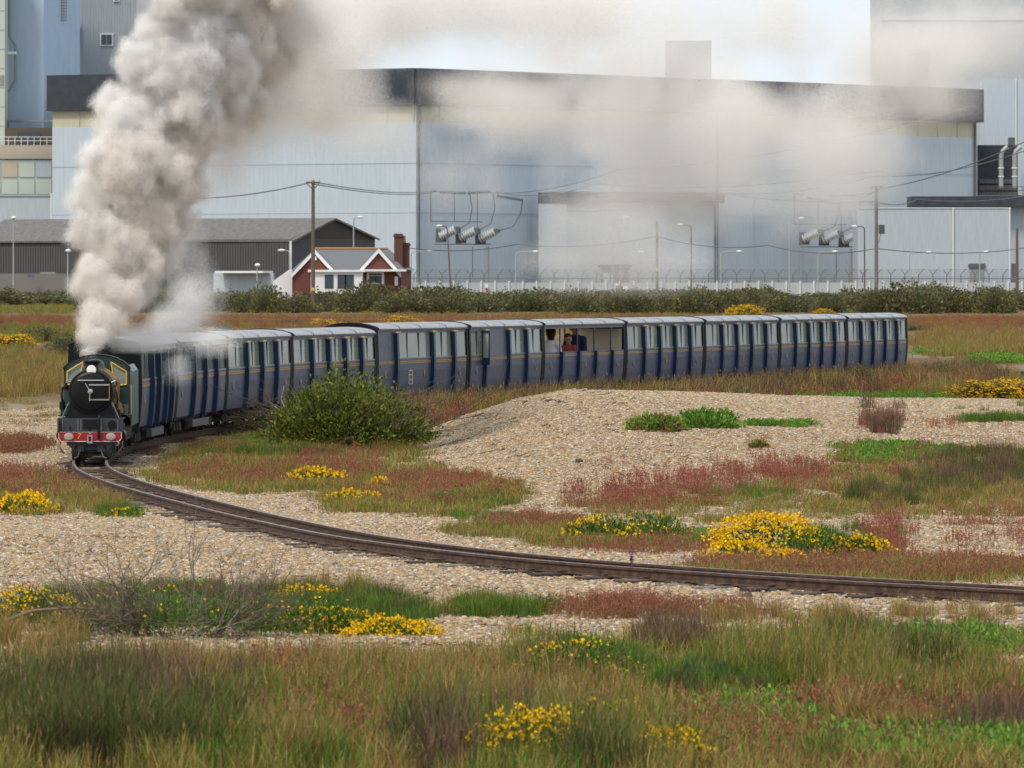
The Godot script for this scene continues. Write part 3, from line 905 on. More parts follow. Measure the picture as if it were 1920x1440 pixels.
# ---------------------------------------------------------------- shingle: square metre pieces of loose pebbles
func shingle() -> void:
	var tiles := []
	for t in 4:
		var b := MB.new()
		for i in 2300:
			var s := 0.006 + 0.015 * pow(rng.randf(), 3.0)
			var c := Color(0.41, 0.28, 0.14)
			var u := rng.randf()
			if u < 0.22:
				c = Color(0.32, 0.285, 0.245)
			elif u < 0.34:
				c = Color(0.58, 0.51, 0.42)
			elif u < 0.40:
				c = Color(0.16, 0.14, 0.13)
			elif u < 0.55:
				c = Color(0.39, 0.23, 0.11)
			elif u < 0.8:
				c = Color(0.48, 0.36, 0.205)
			b.col = c * rr(0.66, 1.04)
			pebble(b, Vector3(rr(-0.4, 0.4), rr(-0.004, 0.014), rr(-0.4, 0.4)), Vector3(s * rr(0.8, 1.5), s * rr(0.45, 0.8), s))
		tiles.push_back(b.mesh())
	var xf := [[], [], [], []]
	var d := 22.0
	while d < 92.0:
		var w := 0.099 * d + 0.6
		var x := -w
		while x < w:
			var p := Vector3(x + rr(-0.1, 0.1), 0, -d + rr(-0.1, 0.1))
			var td := look(tg, p.x, -p.z, 9.0)
			if not (td < 0.5 and d > 64.0):
				p.y = th(p.x, -p.z)
				var n := up_at(p.x, -p.z)
				var bs := Basis(Quaternion(Vector3.UP, n)) * Basis(Vector3.UP, (rng.randi() % 4) * PI * 0.5 + rr(-0.2, 0.2))
				xf[rng.randi() % 4].push_back(Transform3D(bs, p))
			x += 0.66
		d += 0.66
	var root := thing("shingle", "tan and grey flint pebbles of the beach ground and mound", "shingle")
	root.set_meta("kind", "stuff")
	for t in 4:
		scatter("pebbles", "", tiles[t], M["stone"], xf[t], "", root)
	# bigger dark lumps that stand out
	for e in [["dark clinker lump on the near shingle below the rails", 1450, 1112, 0.035], ["larger dark clinker lump on the near shingle", 1402, 1124, 0.045], ["dark flint on the left foot of the mound", 820, 876, 0.06], ["long dark flint halfway up the mound", 1085, 853, 0.05], ["dark flint low on the mound", 975, 908, 0.05], ["pale white stone low on the mound", 1075, 925, 0.03]]:
		var b := MB.new()
		b.col = Color(0.7, 0.68, 0.64) if e[0].begins_with("pale") else Color(0.07, 0.06, 0.055)
		pebble(b, Vector3.ZERO, Vector3(e[3] * 1.3, e[3] * 0.8, e[3]))
		var o := put(self, "stone", b, M["stone"])
		o.position = hit(e[1], e[2]) + Vector3(0, e[3] * 0.4, 0)
		tag(o, e[0], "stone")
func pebble(b: MB, ce: Vector3, s: Vector3) -> void:
	var t := 1.618
	var vs := []
	var bs := Basis(Vector3.UP, rng.randf() * TAU) * Basis(Vector3.RIGHT, rr(-0.4, 0.4))
	for q in [Vector3(-1, t, 0), Vector3(1, t, 0), Vector3(-1, -t, 0), Vector3(1, -t, 0), Vector3(0, -1, t), Vector3(0, 1, t), Vector3(0, -1, -t), Vector3(0, 1, -t), Vector3(t, 0, -1), Vector3(t, 0, 1), Vector3(-t, 0, -1), Vector3(-t, 0, 1)]:
		vs.push_back(q.normalized() * rr(0.82, 1.15))
	for f in [[0, 11, 5], [0, 5, 1], [0, 1, 7], [0, 7, 10], [0, 10, 11], [1, 5, 9], [5, 11, 4], [11, 10, 2], [10, 7, 6], [7, 1, 8], [3, 9, 4], [3, 4, 2], [3, 2, 6], [3, 6, 8], [3, 8, 9], [4, 9, 5], [2, 4, 11], [6, 2, 10], [8, 6, 7], [9, 8, 1]]:
		var p := []
		for k in f:
			p.push_back(vs[k])
		b.tri_n(ce + bs * (p[0] * s), ce + bs * (p[1] * s), ce + bs * (p[2] * s), (bs * (p[0] / s)).normalized(), (bs * (p[1] / s)).normalized(), (bs * (p[2] / s)).normalized())

# ---------------------------------------------------------------- railway
func frame_at(i: int) -> Transform3D:   # at track point i: x across (to the right when looking along the track), z along
	var a := track[maxi(i - 1, 0)]
	var b := track[mini(i + 1, track.size() - 1)]
	var t := Vector3(b.x - a.x, 0, -(b.y - a.y)).normalized()
	return Transform3D(Basis(Vector3.UP.cross(t), Vector3.UP, t), Vector3(track[i].x, 0, -track[i].y))
func railway() -> void:
	var root := thing("railway_track", "narrow gauge track of rusty rails on weathered wooden sleepers curving to the right", "railway track")
	var prof := [Vector2(-0.03, 0.03), Vector2(-0.03, 0.036), Vector2(-0.006, 0.045), Vector2(-0.006, 0.085), Vector2(-0.017, 0.092), Vector2(-0.017, 0.108), Vector2(-0.013, 0.112), Vector2(0.013, 0.112), Vector2(0.017, 0.108), Vector2(0.017, 0.092), Vector2(0.006, 0.085), Vector2(0.006, 0.045), Vector2(0.03, 0.036), Vector2(0.03, 0.03)]
	for s in [-0.1905, 0.1905]:
		var web := MB.new()
		var top := MB.new()
		for i in track.size() - 1:
			var f0 := frame_at(i)
			var f1 := frame_at(i + 1)
			for k in prof.size() - 1:
				var a: Vector2 = prof[k] + Vector2(s, 0)
				var b: Vector2 = prof[k + 1] + Vector2(s, 0)
				var m := top if k >= 6 and k <= 6 else web
				m.quad(f0 * Vector3(a.x, a.y, 0), f0 * Vector3(b.x, b.y, 0), f1 * Vector3(b.x, b.y, 0), f1 * Vector3(a.x, a.y, 0))
		var r := put(root, "rail", web, M["rust"])
		put(r, "running_surface", top, M["rail_top"])
	var sm := MB.new()
	sm.bbox(Vector3.ZERO, Vector3(0.13, 0.085, 0.92), 0.008)
	var mesh := sm.mesh()
	var cm := MB.new()
	cm.box(Vector3(0.0, 0.049, 0.0), Vector3(0.07, 0.016, 0.15))
	var chair := cm.mesh()
	var run := 0.0
	var nn := 0
	for i in track.size() - 1:
		run += track[i].distance_to(track[i + 1])
		if run > 0.43 and (track[i].y < 69.0 or track[i].y > 112.0):
			run = 0.0
			var f := frame_at(i)
			var o := put(root, "sleeper", mesh, [M["sleeper"], M["sleeper_grey"], M["sleeper_dark"]][rng.randi() % 3])
			o.transform = Transform3D(f.basis * Basis(Vector3.UP, PI * 0.5 + rr(-0.05, 0.05)), f.origin + f.basis.x * rr(-0.04, 0.06) + Vector3(0, -0.012 + rr(-0.008, 0.008), 0))
			for e in [-0.1905, 0.1905]:
				put(o, "rail_chair", chair, M["rust"]).position.z = e
			nn += 1
	# the other line across the far left field
	var far := thing("far_track", "distant stretch of track across the left field behind the train", "railway track", Vector3(0, 0, 0))
	for s in [0.0, 0.9]:
		var b := MB.new()
		b.box(Vector3(-24, 0.12, -280 - s * 3.0), Vector3(34, 0.16, 0.12))
		put(far, "rail", b, M["rust"])
	# the boards beside the rails before the engine
	var bp := thing("timber_crossing", "weathered timber boards lying beside the left rail before the engine", "boards", Vector3(-5.03, 0.02, -61.2), 0.08)
	for i in 5:
		boxp(bp, "board", Vector3(-0.30, 0.02 + rr(0, 0.01), 0.5 - i * 0.3), Vector3(0.24, 0.05, 0.26), M["sleeper_grey"], Basis(Vector3.UP, rr(-0.04, 0.04)))

# ---------------------------------------------------------------- people
func body_mesh(caps: Array, cell: float) -> ArrayMesh:   # caps: [from, to, radius, radius, colour]; one skin over all by surface nets
	var lo := Vector3.ONE * 1e9
	var hi := -lo
	for c in caps:
		for q in 2:
			var e := Vector3.ONE * (float(c[2 + q]) + 0.05)
			lo = lo.min(c[q] - e)
			hi = hi.max(c[q] + e)
	var nx := int((hi.x - lo.x) / cell) + 2
	var ny := int((hi.y - lo.y) / cell) + 2
	var nzz := int((hi.z - lo.z) / cell) + 2
	var f := PackedFloat32Array()
	f.resize(nx * ny * nzz)
	f.fill(1.0)
	var near := PackedFloat32Array()
	near.resize(f.size())
	near.fill(1.0)
	var tint := PackedColorArray()
	tint.resize(f.size())
	for c in caps:
		var a: Vector3 = c[0]
		var b: Vector3 = c[1]
		var reach: float = maxf(c[2], c[3]) + 0.045
		var p0 := ((a.min(b) - Vector3.ONE * reach - lo) / cell).floor().max(Vector3.ZERO)
		var p1 := ((a.max(b) + Vector3.ONE * reach - lo) / cell).ceil().min(Vector3(nx - 1, ny - 1, nzz - 1))
		var ab := b - a
		var l2 := maxf(ab.length_squared(), 1e-8)
		var soft := minf(0.03, float(c[3]) * 0.7)
		for z in range(int(p0.z), int(p1.z) + 1):
			for y in range(int(p0.y), int(p1.y) + 1):
				for x in range(int(p0.x), int(p1.x) + 1):
					var p := lo + Vector3(x, y, z) * cell
					var t := clampf((p - a).dot(ab) / l2, 0, 1)
					var d: float = p.distance_to(a + ab * t) - lerpf(c[2], c[3], t)
					var k := (z * ny + y) * nx + x
					var h := clampf(0.5 + 0.5 * (f[k] - d) / soft, 0.0, 1.0)
					f[k] = lerpf(f[k], d, h) - soft * h * (1.0 - h)
					if d < near[k]:
						near[k] = d
						tint[k] = c[4]
	var at := {}
	var v := PackedVector3Array()
	var cc := PackedColorArray()
	var idx := PackedInt32Array()
	var corner := [0, 1, nx, nx + 1, nx * ny, nx * ny + 1, nx * ny + nx, nx * ny + nx + 1]
	for z in nzz - 1:
		for y in ny - 1:
			for x in nx - 1:
				var k := (z * ny + y) * nx + x
				var ins := 0
				for q in 8:
					if f[k + corner[q]] < 0:
						ins += 1
				if ins == 0 or ins == 8:
					continue
				var sum := Vector3.ZERO
				var cnt := 0
				for e in [[0, 1], [2, 3], [4, 5], [6, 7], [0, 2], [1, 3], [4, 6], [5, 7], [0, 4], [1, 5], [2, 6], [3, 7]]:
					var fa := f[k + corner[e[0]]]
					var fb := f[k + corner[e[1]]]
					if (fa < 0) != (fb < 0):
						var ca := Vector3(e[0] & 1, (e[0] >> 1) & 1, e[0] >> 2)
						var cb := Vector3(e[1] & 1, (e[1] >> 1) & 1, e[1] >> 2)
						sum += ca.lerp(cb, fa / (fa - fb))
						cnt += 1
				at[k] = v.size()
				v.push_back(lo + (Vector3(x, y, z) + sum / cnt) * cell)
				cc.push_back(tint[k])
	var step := [1, nx, nx * ny]
	for k in at:
		for ax in 3:
			var s: int = step[ax]
			var u: int = step[(ax + 1) % 3]
			var w: int = step[(ax + 2) % 3]
			if (f[k] < 0) != (f[k + s] < 0) and at.has(k - u) and at.has(k - w) and at.has(k - u - w):
				var q := [at[k], at[k - u], at[k - u - w], at[k - w]]
				if f[k] < 0:
					idx.append_array(PackedInt32Array([q[0], q[2], q[1], q[0], q[3], q[2]]))
				else:
					idx.append_array(PackedInt32Array([q[0], q[1], q[2], q[0], q[2], q[3]]))
	var n := PackedVector3Array()
	n.resize(v.size())
	for i in range(0, idx.size(), 3):
		var m := (v[idx[i + 2]] - v[idx[i]]).cross(v[idx[i + 1]] - v[idx[i]])
		for q in 3:
			n[idx[i + q]] += m
	for i in n.size():
		n[i] = n[i].normalized()
	var arr := []
	arr.resize(Mesh.ARRAY_MAX)
	arr[Mesh.ARRAY_VERTEX] = v
	arr[Mesh.ARRAY_NORMAL] = n
	arr[Mesh.ARRAY_COLOR] = cc
	arr[Mesh.ARRAY_INDEX] = idx
	var am := ArrayMesh.new()
	am.add_surface_from_arrays(Mesh.PRIMITIVE_TRIANGLES, arr)
	return am
const SKIN := Color(0.42, 0.25, 0.17)
func person(label: String, at: Vector3, turn: float, sc: float, top: Color, hair: Color, legs: Color, long_hair: bool, head_turn := 0.0, lean := 0.0) -> void:   # seated; y = 0 at the seat
	var caps := []
	var ne := Vector3(0, 0.58, 0.02 + lean)
	caps.append([Vector3(0, 0.08, 0), Vector3(0, 0.30, 0.0 + lean * 0.4), 0.13, 0.14, top])
	caps.append([Vector3(0, 0.30, lean * 0.4), Vector3(0, 0.46, lean * 0.8), 0.145, 0.13, top])
	caps.append([Vector3(-0.14, 0.49, lean), Vector3(0.14, 0.49, lean), 0.07, 0.07, top])
	caps.append([Vector3(0, 0.5, lean), ne, 0.055, 0.05, SKIN])
	for s in [-1.0, 1.0]:
		caps.append([Vector3(0.16 * s, 0.49, lean), Vector3(0.21 * s, 0.24, 0.04 + lean), 0.055, 0.042, top])
		caps.append([Vector3(0.21 * s, 0.24, 0.04 + lean), Vector3(0.13 * s, 0.15, 0.24 + lean), 0.04, 0.03, top])
		var hd := Vector3(0.12 * s, 0.14, 0.28 + lean)
		caps.append([Vector3(0.13 * s, 0.15, 0.245 + lean), hd + Vector3(0, 0, 0.03), 0.026, 0.030, SKIN])
		for k in 4:
			var o := Vector3((k - 1.5) * 0.018, 0, 0.05)
			var l: float = [0.058, 0.066, 0.062, 0.05][k]
			caps.append([hd + o, hd + o + Vector3(0, -0.012, l * 0.55), 0.0095, 0.009, SKIN])
			caps.append([hd + o + Vector3(0, -0.012, l * 0.55), hd + o + Vector3(0, -0.034, l * 0.85), 0.009, 0.008, SKIN])
		caps.append([hd + Vector3(-0.02 * s, 0, 0.0), hd + Vector3(-0.045 * s, -0.01, 0.045), 0.011, 0.009, SKIN])
		caps.append([Vector3(0.08 * s, 0.07, 0.0), Vector3(0.09 * s, 0.08, 0.40), 0.085, 0.062, legs])
		caps.append([Vector3(0.09 * s, 0.08, 0.40), Vector3(0.09 * s, -0.28, 0.38), 0.058, 0.042, legs])
		caps.append([Vector3(0.09 * s, -0.31, 0.36), Vector3(0.095 * s, -0.32, 0.50), 0.042, 0.032, Color(0.03, 0.025, 0.02)])
	var hb := Basis(Vector3.UP, head_turn)
	var hc := ne + Vector3(0, 0.12, 0.015)
	for e in [[Vector3(0, 0.035, -0.015), Vector3(0, 0.0, 0.01), 0.088, 0.08, SKIN], [Vector3(0, -0.02, 0.03), Vector3(0, -0.075, 0.045), 0.06, 0.04, SKIN], [Vector3(0, 0.0, 0.085), Vector3(0, -0.025, 0.105), 0.012, 0.015, SKIN], [Vector3(-0.022, -0.058, 0.082), Vector3(0.022, -0.058, 0.082), 0.008, 0.008, Color(0.35, 0.13, 0.11)],
			[Vector3(-0.085, 0.0, 0.0), Vector3(-0.088, -0.03, 0.0), 0.018, 0.014, SKIN], [Vector3(0.085, 0.0, 0.0), Vector3(0.088, -0.03, 0.0), 0.018, 0.014, SKIN], [Vector3(-0.033, 0.012, 0.076), Vector3(-0.033, 0.012, 0.08), 0.012, 0.012, Color(0.05, 0.04, 0.035)], [Vector3(0.033, 0.012, 0.076), Vector3(0.033, 0.012, 0.08), 0.012, 0.012, Color(0.05, 0.04, 0.035)],
			[Vector3(0, 0.06, -0.025), Vector3(0, 0.03, -0.045), 0.092, 0.085, hair], [Vector3(-0.05, 0.075, 0.03), Vector3(0.05, 0.075, 0.03), 0.04, 0.04, hair]]:
		caps.append([hc + hb * e[0], hc + hb * e[1], e[2], e[3], e[4]])
	if long_hair:
		caps.append([hc + hb * Vector3(0, 0.0, -0.06), hc + hb * Vector3(0, -0.17, -0.06), 0.075, 0.05, hair])
	var o := put(self, "person", body_mesh(caps, 0.013), M["cloth"])
	o.transform = Transform3D(Basis(Vector3.UP, turn).scaled(Vector3.ONE * sc), at)
	tag(o, label, "person")

# ---------------------------------------------------------------- coaches: local +z towards the engine, +x the side the photo shows
const CL := 4.54
func side_x(y: float) -> float:
	if y < 0.55:
		return lerpf(0.422, 0.444, (y - 0.36) / 0.19)
	if y < 0.78:
		return lerpf(0.444, 0.460, (y - 0.55) / 0.23)
	if y < 0.95:
		return lerpf(0.460, 0.462, (y - 0.78) / 0.17)
	return lerpf(0.462, 0.445, (y - 0.95) / 0.47)
func skin_panel(b: MB, s: float, z0: float, z1: float, y0: float, y1: float, proud := 0.0, thick := 0.025) -> void:   # a curved plate on side s between z0 < z1
	var ys := [y0]
	for y in [0.46, 0.55, 0.66, 0.78, 0.95]:
		if y > y0 + 0.01 and y < y1 - 0.01:
			ys.push_back(y)
	ys.push_back(y1)
	for i in ys.size() - 1:
		var xa := side_x(ys[i])
		var xb := side_x(ys[i + 1])
		var o := [Vector3(s * (xa + proud), ys[i], z0), Vector3(s * (xa + proud), ys[i], z1), Vector3(s * (xb + proud), ys[i + 1], z1), Vector3(s * (xb + proud), ys[i + 1], z0)]
		var n := [Vector3(s * (xa - thick), ys[i], z0), Vector3(s * (xa - thick), ys[i], z1), Vector3(s * (xb - thick), ys[i + 1], z1), Vector3(s * (xb - thick), ys[i + 1], z0)]
		if s < 0:
			o.reverse()
			n.reverse()
		b.quad(o[0], o[3], o[2], o[1])
		b.quad(n[0], n[1], n[2], n[3])
		for z in [0, 1]:
			var e := [o[0], o[3], n[3], n[0]] if (z == 0) == (s > 0) else [o[1], o[2], n[2], n[1]]
			if s > 0:
				e = [o[0], n[0], n[3], o[3]] if z == 0 else [o[1], o[2], n[2], n[1]]
			b.quad(e[0], e[1], e[2], e[3])
	var xt := side_x(y1)
	var xl := side_x(y0)
	b.box(Vector3(s * (xt + (proud - thick) * 0.5), y1 - 0.002, (z0 + z1) * 0.5), Vector3(thick + proud - 0.002, 0.005, z1 - z0 - 0.002))
	b.box(Vector3(s * (xl + (proud - thick) * 0.5), y0 + 0.002, (z0 + z1) * 0.5), Vector3(thick + proud - 0.002, 0.005, z1 - z0 - 0.002))
func bogie(parent: Node, z: float) -> void:
	var f := MB.new()
	for s in [-1.0, 1.0]:
		f.bbox(Vector3(0.29 * s, 0.27, z), Vector3(0.03, 0.08, 0.85), 0.008)
		for e in [-0.27, 0.27]:
			f.box(Vector3(0.305 * s, 0.235, z + e), Vector3(0.05, 0.10, 0.10))
			f.bar(Vector3(0.32 * s, 0.31, z + e * 0.3 - 0.03), Vector3(0.32 * s, 0.19, z + e * 0.3 - 0.03), 0.025, 8)
	f.box(Vector3(0, 0.30, z), Vector3(0.5, 0.07, 0.2))
	var fr := put(parent, "bogie", f, M["black_iron"])
	for e in [-0.27, 0.27]:
		var w := MB.new()
		for s in [-1.0, 1.0]:
			w.lathe(Vector3(0.175 * s, 0.21, z + e), Vector3(s, 0, 0), [[0.0, -0.02], [0.118, -0.02], [0.118, 0.0], [0.10, 0.004], [0.098, 0.04], [0.075, 0.045], [0.07, 0.03], [0.03, 0.032], [0.025, 0.05], [0.0, 0.05]], 18)
		w.bar(Vector3(-0.17, 0.21, z + e), Vector3(0.17, 0.21, z + e), 0.02, 8)
		put(fr, "wheel", w, M["wheel"])
func make_coach(cuts: Array, kind: String, up := 0.0) -> Node3D:
	var o := Node3D.new()
	o.name = "carriage"
	add_child(o, true)
	var hl := CL * 0.5
	var ybot := 0.385
	var ytop := 1.375 + up
	var ywin := 0.965
	var yhead := 1.325 + up
	# ends and floor
	for e in [1.0, -1.0]:
		var b := MB.new()
		var p := PackedVector2Array()
		for y in [0.34, 0.46, 0.6, 0.78, 0.95, 1.2, ytop + 0.01]:
			p.push_back(Vector2(side_x(minf(y, 1.42)) + 0.008, y))
		for i in 9:
			var a := PI * (i + 0.5) / 9.0
			p.push_back(Vector2(cos(a) * 0.46, ytop + 0.015 + 0.115 * sin(a)))
		for y in [ytop + 0.01, 1.2, 0.95, 0.78, 0.6, 0.46, 0.34]:
			p.push_back(Vector2(-side_x(minf(y, 1.42)) - 0.008, y))
		b.prism(p, e * hl - 0.045, e * hl + 0.045)
		var ew := put(o, "end_wall", b, M["coach_end"])
		for s in [-1.0, 1.0]:
			var q := MB.new()
			q.lathe(Vector3(0.25 * s, 0.36, e * (hl + 0.045)), Vector3(0, 0, e), [[0.0, 0.0], [0.028, 0.0], [0.028, 0.03], [0.05, 0.032], [0.05, 0.045], [0.0, 0.05]], 12)
			put(ew, "buffer", q, M["buffer_red"])
		boxp(ew, "headstock", Vector3(0, 0.36, e * (hl + 0.01)), Vector3(0.66, 0.075, 0.075), M["buffer_red"])
	boxp(o, "floor", Vector3(0, 0.375, 0), Vector3(0.74, 0.03, CL - 0.1), M["black_iron"])
	var us := MB.new()
	for s in [-0.2, 0.2]:
		us.bbox(Vector3(s, 0.335, 0), Vector3(0.04, 0.06, CL - 0.15), 0.006)
	us.box(Vector3(0.2, 0.25, 0), Vector3(0.14, 0.13, 0.8))
	us.box(Vector3(-0.2, 0.25, 0.1), Vector3(0.14, 0.13, 0.5))
	put(o, "underframe", us, M["black_iron"])
	boxp(o, "step_board", Vector3(0.40, 0.27, 0.0), Vector3(0.07, 0.10, 1.55), M["coach_grey"])
	bogie(o, 1.45)
	bogie(o, -1.45)
	# roof
	var rb := MB.new()
	var outer := []
	for i in 15:
		var a := PI * i / 14.0
		outer.push_back(Vector2(cos(a) * 0.482, ytop + 0.012 + 0.105 * pow(sin(a), 0.85)))
	for i in 14:
		var a: Vector2 = outer[i]
		var b2: Vector2 = outer[i + 1]
		var na := Vector3(a.x * 0.35, 1, 0).normalized() if i > 0 else Vector3(0.5, 0.8, 0).normalized()
		var nb := Vector3(b2.x * 0.35, 1, 0).normalized() if i < 13 else Vector3(-0.5, 0.8, 0).normalized()
		rb.tri_n(Vector3(a.x, a.y, hl - 0.05), Vector3(a.x, a.y, -hl + 0.05), Vector3(b2.x, b2.y, -hl + 0.05), na, na, nb)
		rb.tri_n(Vector3(a.x, a.y, hl - 0.05), Vector3(b2.x, b2.y, -hl + 0.05), Vector3(b2.x, b2.y, hl - 0.05), na, nb, nb)
	rb.box(Vector3(0, ytop + 0.004, 0), Vector3(0.955, 0.018, CL - 0.1))
	var roof := put(o, "roof", rb, M["roof_grey"])
	for z in [-0.25, 0.04, 0.27]:
		var sb := MB.new()
		for i in 14:
			var a: Vector2 = outer[i]
			var b2: Vector2 = outer[i + 1]
			var zz: float = z * CL
			sb.quad(Vector3(a.x, a.y + 0.007, zz + 0.022), Vector3(a.x, a.y + 0.007, zz - 0.022), Vector3(b2.x, b2.y + 0.007, zz - 0.022), Vector3(b2.x, b2.y + 0.007, zz + 0.022))
		put(roof, "roof_strap", sb, M["roof_strap"])
	var gut := MB.new()
	for s in [-1.0, 1.0]:
		gut.box(Vector3(0.483 * s, ytop + 0.012, 0), Vector3(0.014, 0.022, CL - 0.1))
	put(roof, "gutter", gut, M["coach_grey"])
	# sides
	for s in [1.0, -1.0]:
		var open := kind == "open"
		var ub := [0.0] + cuts + [1.0]
		var cant := MB.new()
		skin_panel(cant, s, -hl + 0.04, hl - 0.04, yhead, ytop)
		put(o, "cantrail", cant, M["coach_blue"])
		for i in ub.size() - 1:
			var za: float = hl - ub[i] * CL - (0.05 if i == 0 else 0.045)
			var zb: float = hl - ub[i + 1] * CL + (0.05 if i == ub.size() - 2 else 0.045)
			var lower := MB.new()
			skin_panel(lower, s, zb, za, ybot, ywin)
			put(o, "side_panel", lower, M["coach_blue"])
			var gl := MB.new()
			for y in [0.888, 0.914]:
				skin_panel(gl, s, zb + 0.012, za - 0.012, y, y + 0.013, 0.0035, 0.002)
			put(o, "gold_line", gl, M["gold"])
			if open:
				continue
			var blank := kind == "van" and i == 0 or kind == "guard" and i == 1
			if kind == "van" and i == 1:
				blank = false
			if blank:
				var pb := MB.new()
				skin_panel(pb, s, zb, za, ywin, yhead, 0.0)
				put(o, "upper_panel", pb, M["coach_blue"])
				continue
			var n := clampi(int(round((za - zb) / 0.5)), 1, 4)
			for k in n:
				var w1 := lerpf(za, zb, float(k) / n) - 0.012
				var w0 := lerpf(za, zb, float(k + 1) / n) + 0.012
				var g := MB.new()
				var xa := side_x(ywin)
				var xb := side_x(yhead)
				var q := [Vector3(s * (xa - 0.012), ywin + 0.012, w0), Vector3(s * (xa - 0.012), ywin + 0.012, w1), Vector3(s * (xb - 0.012), yhead, w1), Vector3(s * (xb - 0.012), yhead, w0)]
				if s > 0:
					g.quad(q[0], q[3], q[2], q[1])
				else:
					g.quad(q[0], q[1], q[2], q[3])
				put(o, "window", g, M["glass"])
				if k < n - 1:
					boxp(o, "window_bar", Vector3(s * 0.447, (ywin + yhead) * 0.5, w0 - 0.012), Vector3(0.008, yhead - ywin, 0.03), M["coach_navy"])
			var sill := MB.new()
			skin_panel(sill, s, zb, za, ywin, ywin + 0.014, 0.006)
			put(o, "window_sill", sill, M["sill"])
		for u in cuts:
			var z: float = hl - u * CL
			var d := MB.new()
			skin_panel(d, s, z - 0.045, z + 0.045, ybot - 0.02, ywin if open else yhead, 0.062, 0.03)
			var dr := put(o, "door_pillar", d, M["coach_navy"])
			if open:
				boxp(o, "roof_post", Vector3(s * 0.447, (ywin + yhead) * 0.5, z), Vector3(0.02, yhead - ywin, 0.03), M["coach_navy"])
				continue
			boxp(dr, "door_vent", Vector3(s * 0.485, yhead + 0.018, z - 0.02), Vector3(0.075, 0.022, 0.17), M["cream"])
			if not open:
				var hb := MB.new()
				hb.bar(Vector3(s * (side_x(0.85) + 0.02), 0.82, z - 0.09), Vector3(s * (side_x(0.9) + 0.02), 0.90, z - 0.09), 0.008, 5)
				put(dr, "door_handle", hb, M["brass"])
		# crests and the yellow mark between
		for e in [[0.09, 0], [0.51, 1], [0.91, 0]]:
			var z: float = hl - e[0] * CL
			var b := MB.new()
			var xx := side_x(0.72)
			if e[1] == 0:
				for r in [[0.05, 0.006], [0.028, 0.005]]:
					for k in 14:
						var a0 := TAU * k / 14
						var a1 := TAU * (k + 1) / 14
						b.bar(Vector3(s * (xx + 0.004), 0.72 + sin(a0) * r[0] * 1.25, z + cos(a0) * r[0]), Vector3(s * (xx + 0.004), 0.72 + sin(a1) * r[0] * 1.25, z + cos(a1) * r[0]), r[1], 4)
				put(o, "crest", b, M["crest"])
			else:
				b.quad(Vector3(s * (xx + 0.006), 0.64, z), Vector3(s * (xx + 0.006), 0.72, z - 0.03 * s), Vector3(s * (xx + 0.006), 0.82, z), Vector3(s * (xx + 0.006), 0.72, z + 0.03 * s))
				put(o, "emblem", b, M["gold"])
	# inside: seats back to back
	if kind != "open":
		for u in cuts:
			var z: float = hl - u * CL
			boxp(o, "seat_back", Vector3(0, 0.68, z), Vector3(0.80, 0.52, 0.05), M["seat"])
			boxp(o, "partition", Vector3(0, 1.06, z), Vector3(0.84, 0.24, 0.015), M["partition"])
	else:
		for e in [1.0, -1.0]:
			boxp(o, "inner_wall", Vector3(0, 1.0, e * (hl - 0.06)), Vector3(0.84, 0.70, 0.02), M["cream_wall"])
		boxp(o, "ceiling", Vector3(0, yhead + 0.03, 0), Vector3(0.84, 0.012, CL - 0.2), M["cream_wall"])
		for u in [0.1, 0.3, 0.5, 0.7, 0.9]:
			var z: float = hl - u * CL
			boxp(o, "seat_back", Vector3(0, 0.75, z), Vector3(0.78, 0.36, 0.05), M["seat"])
			boxp(o, "seat", Vector3(0, 0.60, z + 0.2), Vector3(0.78, 0.06, 0.34), M["seat"])
	return o
func set_coach(o: Node3D, i: int, label: String) -> Transform3D:
	var a: Vector2 = coach_at[i]
	var b: Vector2 = coach_at[i + 1]
	var m := (a + b) * 0.5
	var t := Vector3(a.x - b.x, 0, b.y - a.y).normalized()
	o.position = Vector3(m.x, 0, -m.y)
	o.rotation.y = atan2(t.x, t.z)
	tag(o, label, "railway carriage", "carriages of the train")
	return o.transform
